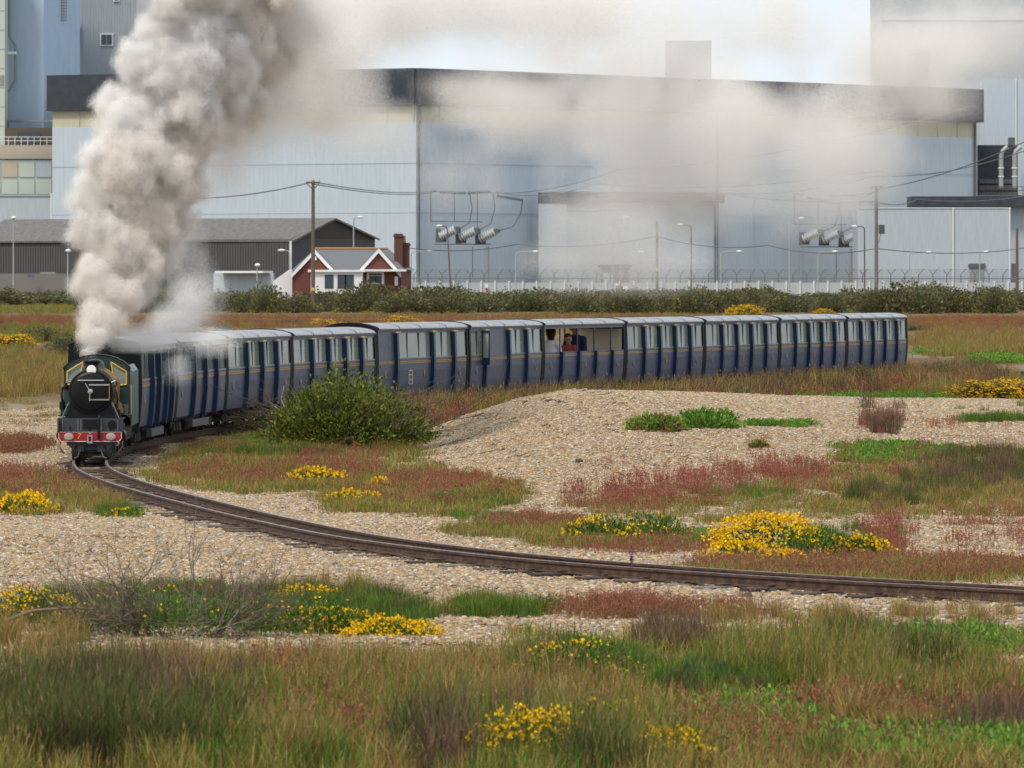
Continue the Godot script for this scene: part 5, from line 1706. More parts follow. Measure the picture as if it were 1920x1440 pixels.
func power_station() -> void:
	# the long hall: a left face and a right face that meet at the corner under the tallest point of the dark fascia
	var A := V2(98, 932)
	var C := V2(780, 900)
	var E := V2(1832, 999)
	var hall := thing("turbine_hall", "huge pale blue grey power station hall with dark fascia and yellow band", "building")
	var ytop := 38.4
	var yfas := 32.2
	var yyel := 29.3
	for f in [[A, C], [C, E]]:
		var a: Vector2 = f[0]
		var e: Vector2 = f[1]
		var w := wp(hall, "wall", a, e, 0, yyel, -1.0, 0.0, M["cladding"])
		wp(hall, "glazed_band", a, e, yyel, yfas, -1.0, -0.08, M["yellow_band"])
		var fa := a + (a - e).normalized() * (0.6 if a == A else 0.0)
		var fe := e + (e - a).normalized() * (0.9 if e == E else 0.0)
		wp(hall, "fascia", fa, fe, yfas, ytop, -1.0, 0.9, M["fascia"])
		wp(w, "seam", a, e, 22.35, 22.5, 0.0, 0.06, M["seam"])
		wp(w, "seam", a, e, 14.0, 14.1, 0.0, 0.05, M["seam"])
		var ribs := MB.new()
		var L := a.distance_to(e)
		var n := int(L / 0.9)
		for i in n:
			var p := a.lerp(e, (i + 0.5) / n)
			var u := (e - a).normalized() * 0.09
			wallbox(ribs, p - u, p + u, 0.0, yyel - 0.05, 0.0, 0.015)
		var rb := put(w, "cladding_rib", ribs, M["cladding"])
		rb.set_meta("kind", "stuff")
		var k := int(L / 5.5)
		for i in k - 1:
			var p := a.lerp(e, (i + 1.0) / k)
			var u := (e - a).normalized() * 0.07
			wp(hall, "band_bar", p - u, p + u, yyel, yfas - 0.02, -0.08, 0.06, M["yellow_bar"])
	# roof behind the fascia
	var rb2 := MB.new()
	rb2.quad(Vector3(A.x, 36.0, -A.y - 1), Vector3(C.x, 36.0, -C.y - 1), Vector3(E.x, 36.0, -E.y - 1), Vector3(E.x - 60, 36.0, -E.y - 110))
	rb2.tri(Vector3(A.x, 36.0, -A.y - 1), Vector3(E.x - 60, 36.0, -E.y - 110), Vector3(A.x + 30, 36.0, -A.y - 110))
	put(hall, "roof", rb2, M["fascia"])
	pipe_on(hall, "downpipe", C + Vector2(0.01, 0), E, 784, 0, yfas, 0.16, M["dark_steel"])
	pipe_on(hall, "downpipe", C, E, 1343, 0, yfas, 0.18, M["dark_steel"])
	pipe_on(hall, "downpipe", C, E, 1826, 15.0, yfas, 0.22, M["dark_steel"])
	for px in [776, 790]:
		pipe_on(hall, "corner_trim", A if px < 780 else C, C if px < 780 else E, px, yyel, yfas, 0.10, M["seam"])
	for px in [1145, 1414, 1500]:
		pipe_on(hall, "panel_joint", C, E, px, 0, 20.0, 0.07, M["seam"])
	# projecting block with a dark fascia
	var B0 := V2(1062, 905)
	var B1 := V2(1345, 916)
	var blk := thing("annexe", "projecting block of the hall with its own short dark fascia, in the smoke", "building")
	wp(blk, "wall", B0, B1, 0, YY(380, 910), -12.0, 0.0, M["cladding_shaded"])
	wp(blk, "fascia", B0 - Vector2(0.3, 0), B1 + Vector2(0.9, 0), YY(380, 910), YY(360, 910), -12.0, 0.8, M["fascia"])
	pipe_on(blk, "downpipe", B0, B1, 1340, 0, YY(381, 910), 0.15, M["dark_steel"])
	wp(blk, "coping", V2(1346, 920), V2(1412, 926), YY(345, 920), YY(343, 920), -0.2, 0.2, M["seam"])
	var hut := thing("grey_door_hut", "small grey hut with dark eaves at the foot of the projecting block", "hut")
	wp(hut, "wall", V2(1126, 880), V2(1180, 880), 0, YY(502, 880), -3, 0, M["grey_panel"])
	wp(hut, "roof", V2(1122, 880), V2(1184, 880), YY(502, 880), YY(496, 880), -3, 0.3, M["dark_steel"])
	wp(hut, "door", V2(1132, 880), V2(1150, 880), 0, YY(512, 880), 0.0, 0.08, M["cladding"])
	# right blocks
	var R0 := V2(1608, 930)
	var R1 := V2(1895, 930)
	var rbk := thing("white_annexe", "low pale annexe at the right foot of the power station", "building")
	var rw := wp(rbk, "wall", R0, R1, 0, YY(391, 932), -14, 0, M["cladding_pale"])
	wp(rw, "coping", R0, R1, YY(391, 932), YY(389.5, 932), -0.4, 0.15, M["white_paint"])
	pipe_on(rw, "corner_trim", R0, R1, 1893, 0, YY(391, 932), 0.12, M["white_paint"])
	pipe_on(rw, "corner_trim", R0, R1, 1787, 0, YY(391, 932), 0.12, M["white_paint"])
	wp(rbk, "door", V2(1818, 930), V2(1845, 930), 0, YY(502, 930), 0.0, 0.12, M["grey_panel"])
	wp(rbk, "door_head", V2(1816, 930), V2(1847, 930), YY(502, 930), YY(494, 930), 0.0, 0.3, M["dark_steel"])
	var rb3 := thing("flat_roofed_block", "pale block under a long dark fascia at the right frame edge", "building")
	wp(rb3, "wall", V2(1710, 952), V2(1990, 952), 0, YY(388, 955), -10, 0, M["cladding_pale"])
	wp(rb3, "fascia", V2(1708, 950), V2(1995, 950), YY(388, 955), YY(369, 955), -10, 0.6, M["fascia"])
	wp(rb3, "door", V2(1896, 952), V2(1904, 952), 0, YY(494, 952), 0.0, 0.2, M["dark_steel"])
	var st := thing("boiler_house", "dark open sided boiler house with two exhaust stacks at the right edge", "building")
	wp(st, "wall", V2(1834, 1006), V2(1908, 1006), YY(372, 1006), YY(272, 1006), -6, 0, M["fascia"])
	for i in 3:
		wp(st, "dark_louvre", V2(1836, 1006), V2(1906, 1006), YY(368 - i * 12, 1006), YY(360 - i * 12, 1006), 0.0, 0.3, M["dark_steel"])
	for px in [1877, 1902]:
		var q := V2(px, 998)
		var b := MB.new()
		var y0 := YY(352, 998)
		var y1 := YY(292, 998)
		b.tube(PackedVector3Array([Vector3(q.x, y0, -q.y), Vector3(q.x, y1, -q.y), Vector3(q.x + 0.3, y1 + 0.9, -q.y), Vector3(q.x + 1.2, y1 + 1.7, -q.y)]), 0.42, 0.42, 12)
		var sp := put(st, "exhaust_stack", b, M["galvanised"])
		for y in [y0 + 2.0, y0 + 3.6]:
			b = MB.new()
			b.lathe(Vector3(q.x, y, -q.y), Vector3.UP, [[0.42, 0.0], [0.56, 0.0], [0.56, 0.22], [0.42, 0.22]], 12)
			put(sp, "flange", b, M["white_paint"])
	var rl := MB.new()
	for i in 9:
		var p := V2(1838 + i * 10, 996)
		rl.bar(Vector3(p.x, YY(366, 996), -p.y), Vector3(p.x, YY(350, 996), -p.y), 0.06, 5)
	for py in [350, 357]:
		var p := V2(1838, 996)
		var q := V2(1930, 996)
		rl.bar(Vector3(p.x, YY(py, 996), -p.y), Vector3(q.x, YY(py, 996), -q.y), 0.05, 5)
	put(st, "railing", rl, M["rust"])
	wp(st, "platform", V2(1834, 995), V2(1935, 995), YY(368, 996), YY(366, 996), -2, 1, M["dark_steel"])
	var wing := thing("side_wing", "pale blue grey wing rising behind the dark boiler house", "building")
	wp(wing, "wall", V2(1838, 1030), V2(2010, 1030), 0, YY(147, 1030), -10, 0, M["cladding"])
	pipe_on(wing, "panel_joint", V2(1838, 1030), V2(2010, 1030), 1905, 10, YY(147, 1030), 0.12, M["white_paint"])
	wp(wing, "vent_tower", V2(1890, 1026), V2(1902, 1026), YY(300, 1026), YY(258, 1026), 0.0, 1.2, M["dark_steel"])
	var tw := thing("reactor_tower", "tall grey tower block half lost in smoke at the upper right", "building")
	wp(tw, "wall", V2(1650, 1100), V2(2050, 1100), 0, YY(-120, 1100), -30, 0, M["tower_grey"])
	wp(tw, "parapet", V2(1652, 1100), V2(2050, 1100), YY(36, 1100), YY(38, 1100), 0.0, 0.25, M["seam"])
	wp(tw, "louvre", V2(1700, 1100), V2(1742, 1100), YY(165, 1100), YY(92, 1100), 0.0, 0.2, M["grey_panel"])
	var gb := thing("roof_block", "plain block on the hall roof, faint in the smoke", "building")
	wp(gb, "wall", V2(1250, 1010), V2(1334, 1010), 30, YY(76, 1010), -8, 0, M["tower_grey"])
	# left group
	var bt := thing("blue_tower", "light blue tower with a cranked pipe at the upper left", "building")
	var bw := wp(bt, "wall", V2(8, 962), V2(82, 958), 0, YY(-120, 960), -12, 0, M["blue_panel"])
	wp(bt, "side_wall", V2(82, 958), V2(126, 975), 0, YY(-120, 960), -10, 0, M["blue_panel"])
	for px in [33, 60]:
		pipe_on(bw, "panel_joint", V2(8, 962), V2(82, 958), px, 27, 60, 0.06, M["seam_blue"])
	var pb := MB.new()
	var pts := PackedVector3Array()
	for e in [[18, -20], [18, 68], [29, 86], [29, 150], [14, 176], [14, 262]]:
		pts.push_back(P(e[0], e[1], 956.5))
	pb.tube(pts, 0.24, 0.24, 8)
	put(bt, "pipe", pb, M["grey_panel"])
	pb = MB.new()
	pb.bar(P(6, 100, 956), P(31, 100, 956), 0.3, 8)
	put(bt, "bracket", pb, M["white_paint"])
	var ladder := MB.new()
	for i in 3:
		ladder.bar(P(116 + i * 4, -10, 963), P(116 + i * 4, 40, 963), 0.07, 4)
	for i in 9:
		ladder.bar(P(115, 38 - i * 5.5, 963), P(125, 38 - i * 5.5, 963), 0.07, 4)
	put(bt, "ladder", ladder, M["grey_panel"])
	wp(bt, "ledge", V2(9, 955), V2(100, 955), YY(229, 955), YY(225, 955), -1, 0.5, M["grey_panel"])
	var pgt := thing("panelled_block", "pale green panelled building at the left frame edge", "building")
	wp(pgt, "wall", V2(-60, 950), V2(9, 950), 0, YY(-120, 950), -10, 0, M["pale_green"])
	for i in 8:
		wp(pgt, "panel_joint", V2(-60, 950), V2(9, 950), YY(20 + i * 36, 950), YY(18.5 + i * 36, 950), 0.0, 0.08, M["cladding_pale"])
	wp(pgt, "window", V2(0, 950), V2(7, 950), YY(160, 950), YY(141, 950), 0.0, 0.15, M["grey_panel"])
	var gr := thing("grey_block", "grey building with small dark windows behind the smoke column", "building")
	wp(gr, "wall", V2(126, 985), V2(480, 985), 0, YY(-120, 985), -20, 0, M["tower_grey"])
	for e in [[131, 1, 146, 16], [188, 63, 212, 86], [213, -8, 224, 3]]:
		var fr := wp(gr, "window_frame", V2(e[0], 984.9), V2(e[2], 984.9), YY(e[3], 985), YY(e[1], 985), -0.1, 0.25, M["white_paint"])
		wp(fr, "pane", V2(e[0] + 2, 984.9), V2(e[2] - 2, 984.9), YY(e[3] - 2, 985), YY(e[1] + 2, 985), 0.1, 0.3, M["dark_pane"])
		wp(fr, "mullion", V2((e[0] + e[2]) * 0.5 - 0.7, 984.9), V2((e[0] + e[2]) * 0.5 + 0.7, 984.9), YY(e[3] - 2, 985), YY(e[1] + 2, 985), 0.28, 0.36, M["grey_panel"])
	wp(gr, "louvre", V2(127, 984.5), V2(150, 984.5), YY(87, 985), YY(43, 985), 0.0, 0.3, M["grey_panel"])
	wp(gr, "ledge", V2(126, 984.5), V2(152, 984.5), YY(88.5, 985), YY(87, 985), 0.0, 0.5, M["cladding_pale"])
	for i in 26:
		var px := 128.0 + i * 5.0
		wp(gr, "cladding_rib", V2(px - 0.5, 984.9), V2(px + 0.5, 984.9), 30, YY(-118, 985), 0.0, 0.12, M["tower_grey"])
	var bal := thing("balconied_block", "low block with a railed balcony and beige band below the blue tower", "building")
	wp(bal, "wall", V2(-60, 942), V2(100, 942), 0, YY(300, 942), -8, 0, M["pale_green"])
	wp(bal, "beige_band", V2(-60, 942), V2(100, 942), YY(298, 942), YY(272, 942), -6, 0.3, M["beige"])
	wp(bal, "recess", V2(10, 950), V2(98, 950), YY(272, 945), YY(238, 945), -1, 0, M["brown_dark"])
	wp(bal, "opening", V2(32, 949.8), V2(76, 949.8), YY(272, 945), YY(248, 945), 0.0, 0.2, M["dark_pane"])
	var ral := MB.new()
	for i in 9:
		var p := V2(4 + i * 12, 940)
		ral.bar(Vector3(p.x, YY(272, 940), -p.y), Vector3(p.x, YY(257, 940), -p.y), 0.07, 5)
	for py in [257, 264]:
		ral.bar(P(-40, py, 940), P(99, py, 940), 0.06, 5)
	put(bal, "railing", ral, M["white_paint"])
	for i in 4:
		for j in 2:
			wp(bal, "panel", V2(-28 + i * 32, 942), V2(1 + i * 32, 942), YY(364 - j * 32, 942), YY(336 - j * 32, 942), 0.0, 0.2, [M["pale_green"], M["cladding_pale"], M["beige"]][(i + j) % 3 if (i * j) % 2 else 0])
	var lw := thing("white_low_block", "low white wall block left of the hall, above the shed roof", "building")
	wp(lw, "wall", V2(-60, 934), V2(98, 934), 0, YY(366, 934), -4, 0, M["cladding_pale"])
	wp(lw, "coping", V2(-60, 934), V2(98, 934), YY(367.5, 934), YY(365, 934), -4.2, 0.2, M["seam"])
	pipe_on(lw, "downpipe", V2(-60, 934), V2(98, 934), 97, 0, YY(362, 934), 0.2, M["white_paint"])
	insulators(0.0, 0.0, "left")
	insulators(682.0, 5.0, "right")
func ribbed(b: MB, p: Vector3, q: Vector3, r: float, n: int, core: float) -> void:
	var L := p.distance_to(q)
	var prof := [[0.0, 0.0]]
	for i in n:
		var z := L * i / n
		prof.append([core, z]); prof.append([r, z + L / n * 0.35]); prof.append([r, z + L / n * 0.5]); prof.append([core, z + L / n * 0.9])
	prof.append([core, L]); prof.append([0.0, L])
	b.lathe(p, q - p, prof, 10)
func insulators(dx: float, dy: float, side: String) -> void:
	var d := 893.0 if dx < 1 else 962.0
	if dx > 1:
		d = 960.0
	var o := thing("insulator_group", "three fat ribbed bushings on dark boxes below strings of insulators, %s one of two groups" % side, "insulators")
	for i in 3:
		var x := 822.0 + i * 37.0 + dx - (0.0 if dx < 1 else 1.0)
		var y := 446.0 + i * 2.0 + dy - 4.0
		var bx := MB.new()
		var q := P(x, y, d)
		bx.box(q, Vector3(0.9, 2.3, 0.9))
		bx.box(P(x + 8, y + 7, d), Vector3(1.3, 0.9, 0.8))
		var hold := put(o, "bushing_box", bx, M["dark_steel"])
		var b := MB.new()
		ribbed(b, P(x + 3, y + 2, d - 0.6), P(x + 33, y - 12, d - 1.5), 0.8, 7, 0.36)
		put(o, "bushing", b, M["porcelain"])
		b = MB.new()
		b.bar(P(x + 32, y - 11, d - 1.5), P(x + 41, y - 14, d - 1.6), 0.3, 8)
		b.box(P(x + 34, y - 12, d - 1.5), Vector3(0.8, 0.9, 0.8))
		put(o, "terminal", b, M["dark_steel"])
		b = MB.new()
		var up := [[880, 359], [925, 362], [980, 374]]
		if dx > 1:
			up = [[1573 - dx, 374 - dy], [1613 - dx, 368 - dy], [1640 - dx, 384 - dy]]
		var u: Array = up[i]
		var a := P(x + 41, y - 14, d - 1.6)
		var e := P(u[0] + dx, u[1] + dy, d - 1.0)
		b.tube(PackedVector3Array([a, a.lerp(e, 0.3) + Vector3(1.1, -0.9, 0), a.lerp(e, 0.65) + Vector3(1.0, -0.6, 0), e]), 0.09, 0.09, 5)
		put(o, "jumper_wire", b, M["wire"])
	var strings := [[[825, 360], [874, 362]], [[877, 362], [920, 359]], [[931, 367], [981, 375]]]
	if dx > 1:
		strings = [[[1512 - dx, 370 - dy], [1562 - dx, 380 - dy]], [[1555 - dx, 368 - dy], [1605 - dx, 366 - dy]], [[1606 - dx, 366 - dy], [1640 - dx, 360 - dy]]]
	for i in 3:
		var s: Array = strings[i]
		var b := MB.new()
		ribbed(b, P(s[0][0] + dx, s[0][1] + dy, d - 1.0), P(s[1][0] + dx, s[1][1] + dy, d - 1.2), 0.36 if i < 2 or dx < 1 else 0.1, 12, 0.08)
		put(o, "insulator_string", b, M["glass_insulator"])
	var w := MB.new()
	for e in [[808, 358, 808, 415], [808, 415, 905, 416], [852, 362, 852, 415], [895, 362, 895, 440], [808, 358, 826, 360], [886, 462, 886, 520]]:
		w.bar(P(e[0] + dx, e[1] + dy, d - 0.4), P(e[2] + dx, e[3] + dy, d - 0.4), 0.07, 5)
	put(o, "hanger", w, M["wire"])
	w = MB.new()
	w.bar(P(914 + dx, 462 + dy, d - 0.5), P(914 + dx, 530 + dy, d - 0.5), 0.26, 8)
	put(o, "cable_duct", w, M["grey_panel"])
	w = MB.new()
	w.box(P(868 + dx, 458 + dy, d - 0.2), Vector3(9.5, 0.14, 0.5))
	put(o, "beam", w, M["dark_steel"])
func yard() -> void:
	# the long dark shed
	var s := thing("shed", "long dark corrugated shed with grey roof and gable end, left", "shed")
	var a := V2(-70, 662)
	var c := V2(545, 640)
	var g := V2(703, 656)
	var ap := V2(622, 646)
	var ye := YY(448, 640)
	var yr := YY(411, 646)
	var w := wp(s, "wall", a, c, 0, ye, -0.3, 0.0, M["shed_wall"])
	var ribs := MB.new()
	for i in 130:
		var p := a.lerp(c, (i + 0.5) / 130.0)
		var u := (c - a).normalized() * 0.07
		wallbox(ribs, p - u, p + u, 0, ye - 0.02, 0.0, 0.07)
	put(w, "corrugation", ribs, M["shed_wall"]).set_meta("kind", "stuff")
	var b := MB.new()
	var back := Vector2(-44, 14)
	var gx := Vector3(g.x - c.x, 0, c.y - g.y)
	b.quad(Vector3(c.x, 0, -c.y), Vector3(g.x, 0, -g.y), Vector3(g.x, ye + 0.15, -g.y), Vector3(c.x, ye, -c.y))
	b.tri(Vector3(c.x, ye, -c.y), Vector3(g.x, ye + 0.15, -g.y), Vector3(ap.x, yr, -ap.y))
	put(s, "gable_wall", b, M["shed_wall"])
	b = MB.new()
	var o1 := Vector3(0.5, -0.1, 0.4)
	var la := Vector3(a.x, ye, -a.y)
	var lc := Vector3(c.x, ye, -c.y) + o1
	var lr := Vector3(ap.x, yr, -ap.y) + Vector3(0.5, 0.15, 0.0)
	var ar := la + Vector3(ap.x - c.x, yr - ye + 0.25, c.y - ap.y)
	b.quad(la + Vector3(0, -0.1, 0.4), lc, lr, ar)
	b.quad(la + Vector3(0, -0.32, 0.4), lc + Vector3(0, -0.22, 0), lc, la + Vector3(0, -0.1, 0.4))
	var lg := Vector3(g.x, ye + 0.15, -g.y) + Vector3(0.6, 0, -0.3)
	b.quad(lr, lg, lg + (ar - lr), ar)
	b.quad(lc, lc + Vector3(0, -0.25, 0), lr + Vector3(0, -0.25, 0), lr)
	b.quad(lr, lr + Vector3(0, -0.25, 0), lg + Vector3(0, -0.25, 0), lg)
	put(s, "roof", b, M["shed_roof"])
	b = MB.new()
	b.bar(P(545, 452, 638), P(545, 520, 638), 0.16, 6)
	put(s, "downpipe", b, M["white_paint"])
	# red brick bungalow: footprint turned so that its right wall shows
	var h := thing("brick_house", "red brick bungalow with two white edged gables and tall chimney", "house")
	var d := 580.0
	var yg := YY(505, d)
	var rid := YY(467, d)
	var main := MB.new()
	var fl := V2(552, d)
	var frt := V2(752, d)
	var br := V2(771, d + 9.0)
	main.quad(Vector3(fl.x, 0, -fl.y), Vector3(frt.x, 0, -frt.y), Vector3(frt.x, yg, -frt.y), Vector3(fl.x, yg, -fl.y))
	main.quad(Vector3(frt.x, 0, -frt.y), Vector3(br.x, 0, -br.y), Vector3(br.x, yg, -br.y), Vector3(frt.x, yg, -frt.y))
	main.quad(Vector3(fl.x, 0, -br.y), Vector3(fl.x, 0, -fl.y), Vector3(fl.x, yg, -fl.y), Vector3(fl.x, yg, -br.y))
	put(h, "wall", main, M["brick"])
	var rf := MB.new()
	var ra := P(590, 467, d + 4.5)
	var rb := P(728, 467, d + 4.5)
	var e0 := Vector3(fl.x - 0.3, yg - 0.1, -fl.y + 0.4)
	var e1 := Vector3(frt.x + 0.3, yg - 0.1, -frt.y + 0.4)
	var e2 := Vector3(br.x + 0.4, yg - 0.1, -br.y - 0.2)
	rf.quad(e0, e1, rb, ra)
	rf.tri(e1, e2, rb)
	rf.quad(ra, rb, e2, Vector3(fl.x - 0.3, yg - 0.1, -br.y - 0.2))
	var roof := put(h, "roof", rf, M["slate"])
	var rt := MB.new()
	rt.bar(ra + Vector3(0, 0.06, 0), rb + Vector3(0, 0.06, 0), 0.14, 6)
	put(roof, "ridge_tile", rt, M["terracotta"])
	for gb in [[590, 547, 632, 468], [710, 668, 752, 466]]:
		var gd := d - 1.6
		var q := MB.new()
		var l := P(gb[1] + 3, 510, gd)
		var r := P(gb[2] - 3, 510, gd)
		var t := P(gb[0], gb[3] + 4, gd)
		var base := 0.0
		var pl := PackedVector2Array([Vector2(l.x, base), Vector2(r.x, base), Vector2(r.x, l.y), Vector2(t.x, t.y), Vector2(l.x, l.y)])
		q.prism(pl, -gd - 0.9, -gd)
		var gw := put(h, "gable_wall", q, M["brick"])
		q = MB.new()
		var bl := P(gb[1], 512, gd)
		var brr := P(gb[2], 512, gd)
		var tp := P(gb[0], gb[3] - 1, gd)
		for sd in [[bl, tp], [tp, brr]]:
			var p0: Vector3 = sd[0]
			var p1: Vector3 = sd[1]
			var dn := Vector3(0, -0.52, 0)
			q.quad(p0 + dn + Vector3(0, 0, 0.3), p1 + dn + Vector3(0, 0, 0.3), p1 + Vector3(0, 0, 0.3), p0 + Vector3(0, 0, 0.3))
			q.quad(p0 + dn, p0 + dn + Vector3(0, 0, 0.3), p0 + Vector3(0, 0, 0.3), p0)
		put(gw, "bargeboard", q, M["white_paint"])
		q = MB.new()
		for sd in [[bl, tp], [tp, brr]]:
			var p0: Vector3 = sd[0]
			var p1: Vector3 = sd[1]
			q.quad(p0 + Vector3(0, 0.04, 0.34), p1 + Vector3(0, 0.04, 0.34), p1 + Vector3(0, 0.04, -6.0), p0 + Vector3(0, 0.04, -3.0))
		put(gw, "gable_roof", q, M["slate"])
	var ch := MB.new()
	for e in [[747, 438, 3.4], [758, 455, 4.2]]:
		var p := P(e[0], e[1], d + 2.0)
		var y0 := YY(502, d)
		ch.box(Vector3(p.x, (p.y + y0) * 0.5, p.z - (e[0] - 747) * 0.06), Vector3(e[2] * 0.17 * 1.6, p.y - y0, 0.8))
		ch.box(Vector3(p.x, p.y - 0.25, p.z - (e[0] - 747) * 0.06), Vector3(e[2] * 0.17 * 1.9, 0.25, 0.95))
	var chm := put(roof, "chimney", ch, M["brick_dark"])
	ch = MB.new()
	var cp := P(757, 447, d + 2.0)
	ch.lathe(cp - Vector3(0, 0.6, 0.6), Vector3.UP, [[0.24, 0.0], [0.2, 0.9], [0.15, 0.9], [0.15, 0.5]], 10)
	put(h, "chimney_pot", ch, M["terracotta"])
	var por := MB.new()
	por.box((P(632, 530, d - 3) + P(632, 530, d - 3)) * 0.5, Vector3(5.6, 2.4, 2.6))
	var pr := put(h, "porch", por, M["white_paint"])
	boxp(pr, "porch_roof", P(632, 508, d - 3), Vector3(6.2, 0.25, 3.2), M["white_paint"])
	for px in [617, 641, 655]:
		boxp(pr, "window", P(px, 528, d - 4.33), Vector3(0.95, 1.5, 0.05), M["dark_pane"])
	boxp(h, "porch_roof", P(722, 507, d - 2.2), Vector3(4.6, 0.22, 1.4), M["white_paint"])
	var wf := boxp(h, "window_frame", P(704, 521, d - 1.66), Vector3(1.9, 1.35, 0.1), M["white_paint"])
	for px in [698.5, 709.5]:
		for e in [[526, 0.75], [516.5, 0.22]]:
			boxp(wf, "pane", P(px, e[0] - 2, d - 1.73), Vector3(0.72, e[1], 0.04), M["dark_pane"])
	boxp(h, "window_frame", P(743, 527, d - 1.66), Vector3(0.35, 1.0, 0.1), M["white_paint"])
	boxp(h, "alarm_box", P(591, 484, d - 1.68), Vector3(0.3, 0.45, 0.1), M["white_paint"])
	var ln := thing("lean_to", "white lean-to against the left wall of the brick house", "lean-to")
	var lb := MB.new()
	lb.prism(PackedVector2Array([Vector2(V2(512, d).x, 0), Vector2(V2(548, d).x, 0), Vector2(V2(548, d).x, YY(506, d)), Vector2(V2(543, d).x, YY(505, d)), Vector2(V2(512, d).x, YY(527, d))]), -d - 3, -d)
	put(ln, "wall", lb, M["white_paint"])
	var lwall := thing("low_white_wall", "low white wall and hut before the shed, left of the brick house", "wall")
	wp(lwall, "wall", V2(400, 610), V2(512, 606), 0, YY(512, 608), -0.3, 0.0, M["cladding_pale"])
	wp(lwall, "roof_edge", V2(405, 608), V2(495, 605), YY(512, 608), YY(508, 608), -2.0, 0.3, M["white_paint"])
	var lf := thing("left_fence", "grey red wall with parked things at the foot of the shed, far left", "wall")
	wp(lf, "wall", V2(-60, 630), V2(200, 626), 0, YY(513, 628), -0.2, 0.0, M["wall_brown"])
	wp(lf, "blue_tarp", V2(52, 627), V2(64, 627), YY(520, 627), YY(515, 627), 0.0, 0.5, M["blue_tarp"])
	wp(lf, "white_board", V2(76, 626), V2(104, 626), YY(513, 627), YY(510, 627), 0.0, 0.4, M["grey_panel"])
	# security fences: a pale panelled one and a darker railing with cranked barbed tops behind it
	var pf := thing("pale_fence", "long pale panel fence with white posts in front of the power station", "fence")
	var f0 := V2(766, 800)
	var f1 := V2(2000, 800)
	var py := YY(530, 800)
	wp(pf, "panel", f0, f1, 0, py, -0.06, 0.0, M["fence_pale"])
	for i in 47:
		var p := V2(772 + i * 26.0, 800)
		boxp(pf, "post", Vector3(p.x, (py + 0.3) * 0.5, -p.y + 0.1), Vector3(0.22, py + 0.3, 0.2), M["post_white"])
	for e in [[912, 540, 0.45, 1.2], [1156, 540, 0.45, 1.3], [1171, 541, 0.9, 0.75]]:
		var sg := boxp(pf, "notice", P(e[0], e[1], 799.6), Vector3(e[2], e[3], 0.06), M["white_paint"])
		if e[2] < 0.6:
			boxp(sg, "red_mark", P(e[0], e[1] + 2, 799.5), Vector3(e[2] * 0.7, e[3] * 0.3, 0.05), M["beam_red"])
	var df := thing("barbed_fence", "dark railing fence with cranked barbed wire tops behind the pale fence", "fence")
	var pk := MB.new()
	var y1 := YY(517, 815)
	for i in 640:
		var p := V2(766 + i * 1.95, 815)
		pk.box(Vector3(p.x, y1 * 0.5, -p.y), Vector3(0.05, y1, 0.04))
	put(df, "railing", pk, M["fence_dark"]).set_meta("kind", "stuff")
	wp(df, "rail", V2(766, 815), V2(2010, 815), y1 - 0.5, y1 - 0.36, -0.03, 0.03, M["fence_dark"])
	wp(df, "rail", V2(766, 815), V2(2010, 815), y1 - 1.5, y1 - 1.36, -0.03, 0.03, M["fence_dark"])
	for i in 46:
		var px := 776.0 + i * 26.3
		var p := V2(px, 815)
		var b2 := MB.new()
		b2.bar(Vector3(p.x, 0, -p.y), Vector3(p.x, y1 + 0.25, -p.y), 0.09, 5)
		b2.bar(Vector3(p.x, y1 + 0.2, -p.y), Vector3(p.x + 0.75, y1 + 1.05, -p.y), 0.065, 5)
		if i % 3 != 0:
			b2.bar(Vector3(p.x, y1 + 0.2, -p.y), Vector3(p.x - 0.5, y1 + 0.9, -p.y), 0.065, 5)
		put(df, "post", b2, M["fence_dark"])
	for k in 3:
		var b2 := MB.new()
		b2.bar(P(766, 514 - k * 4, 815), P(2010, 514 - k * 4, 815), 0.03, 4)
		put(df, "barbed_wire", b2, M["fence_dark"])
	# wooden poles
	var poles := [["utility_pole", "tall brown utility pole with a crossarm left of the brick house", 587, 338, 410, 0.17, 0], ["utility_pole", "grey utility pole carrying a transformer, right", 1643, 348, 500, 0.2, 1], ["wooden_pole", "plain brown pole with a yellow band, right of the grey hut", 1232, 415, 560, 0.16, 2], ["wooden_pole", "short brown pole near the right frame edge", 1907, 428, 600, 0.2, 3]]
	for e in poles:
		var o := thing(e[0], e[1], "utility pole", Vector3((e[2] - 960.0) * e[4] / F, 0, -e[4]))
		var top := YY(e[3], e[4])
		var b2 := MB.new()
		b2.tube(PackedVector3Array([Vector3.ZERO, Vector3(0, top, 0)]), e[5], e[5] * 0.75, 10)
		put(o, "pole", b2, M["pole_grey"] if e[6] == 1 else M["pole_brown"])
		if e[6] == 0:
			boxp(o, "crossarm", Vector3(0, top - 0.18, 0.1), Vector3(1.1, 0.14, 0.12), M["pole_brown"])
			b2 = MB.new()
			for s2 in [-1.0, 1.0]:
				b2.bar(Vector3(s2 * 0.5, top - 0.2, 0.16), Vector3(0, top - 0.75, 0.16), 0.035, 5)
			put(o, "brace", b2, M["pole_brown"])
			for x in [-0.48, 0.0, 0.48]:
				b2 = MB.new()
				ribbed(b2, Vector3(x, top - 0.1, 0.1), Vector3(x, top + 0.2, 0.1), 0.06, 3, 0.03)
				put(o, "insulator", b2, M["porcelain"])
			boxp(o, "yellow_sign", Vector3(0, 1.7, 0.17), Vector3(0.24, 0.22, 0.02), M["gold_bright"])
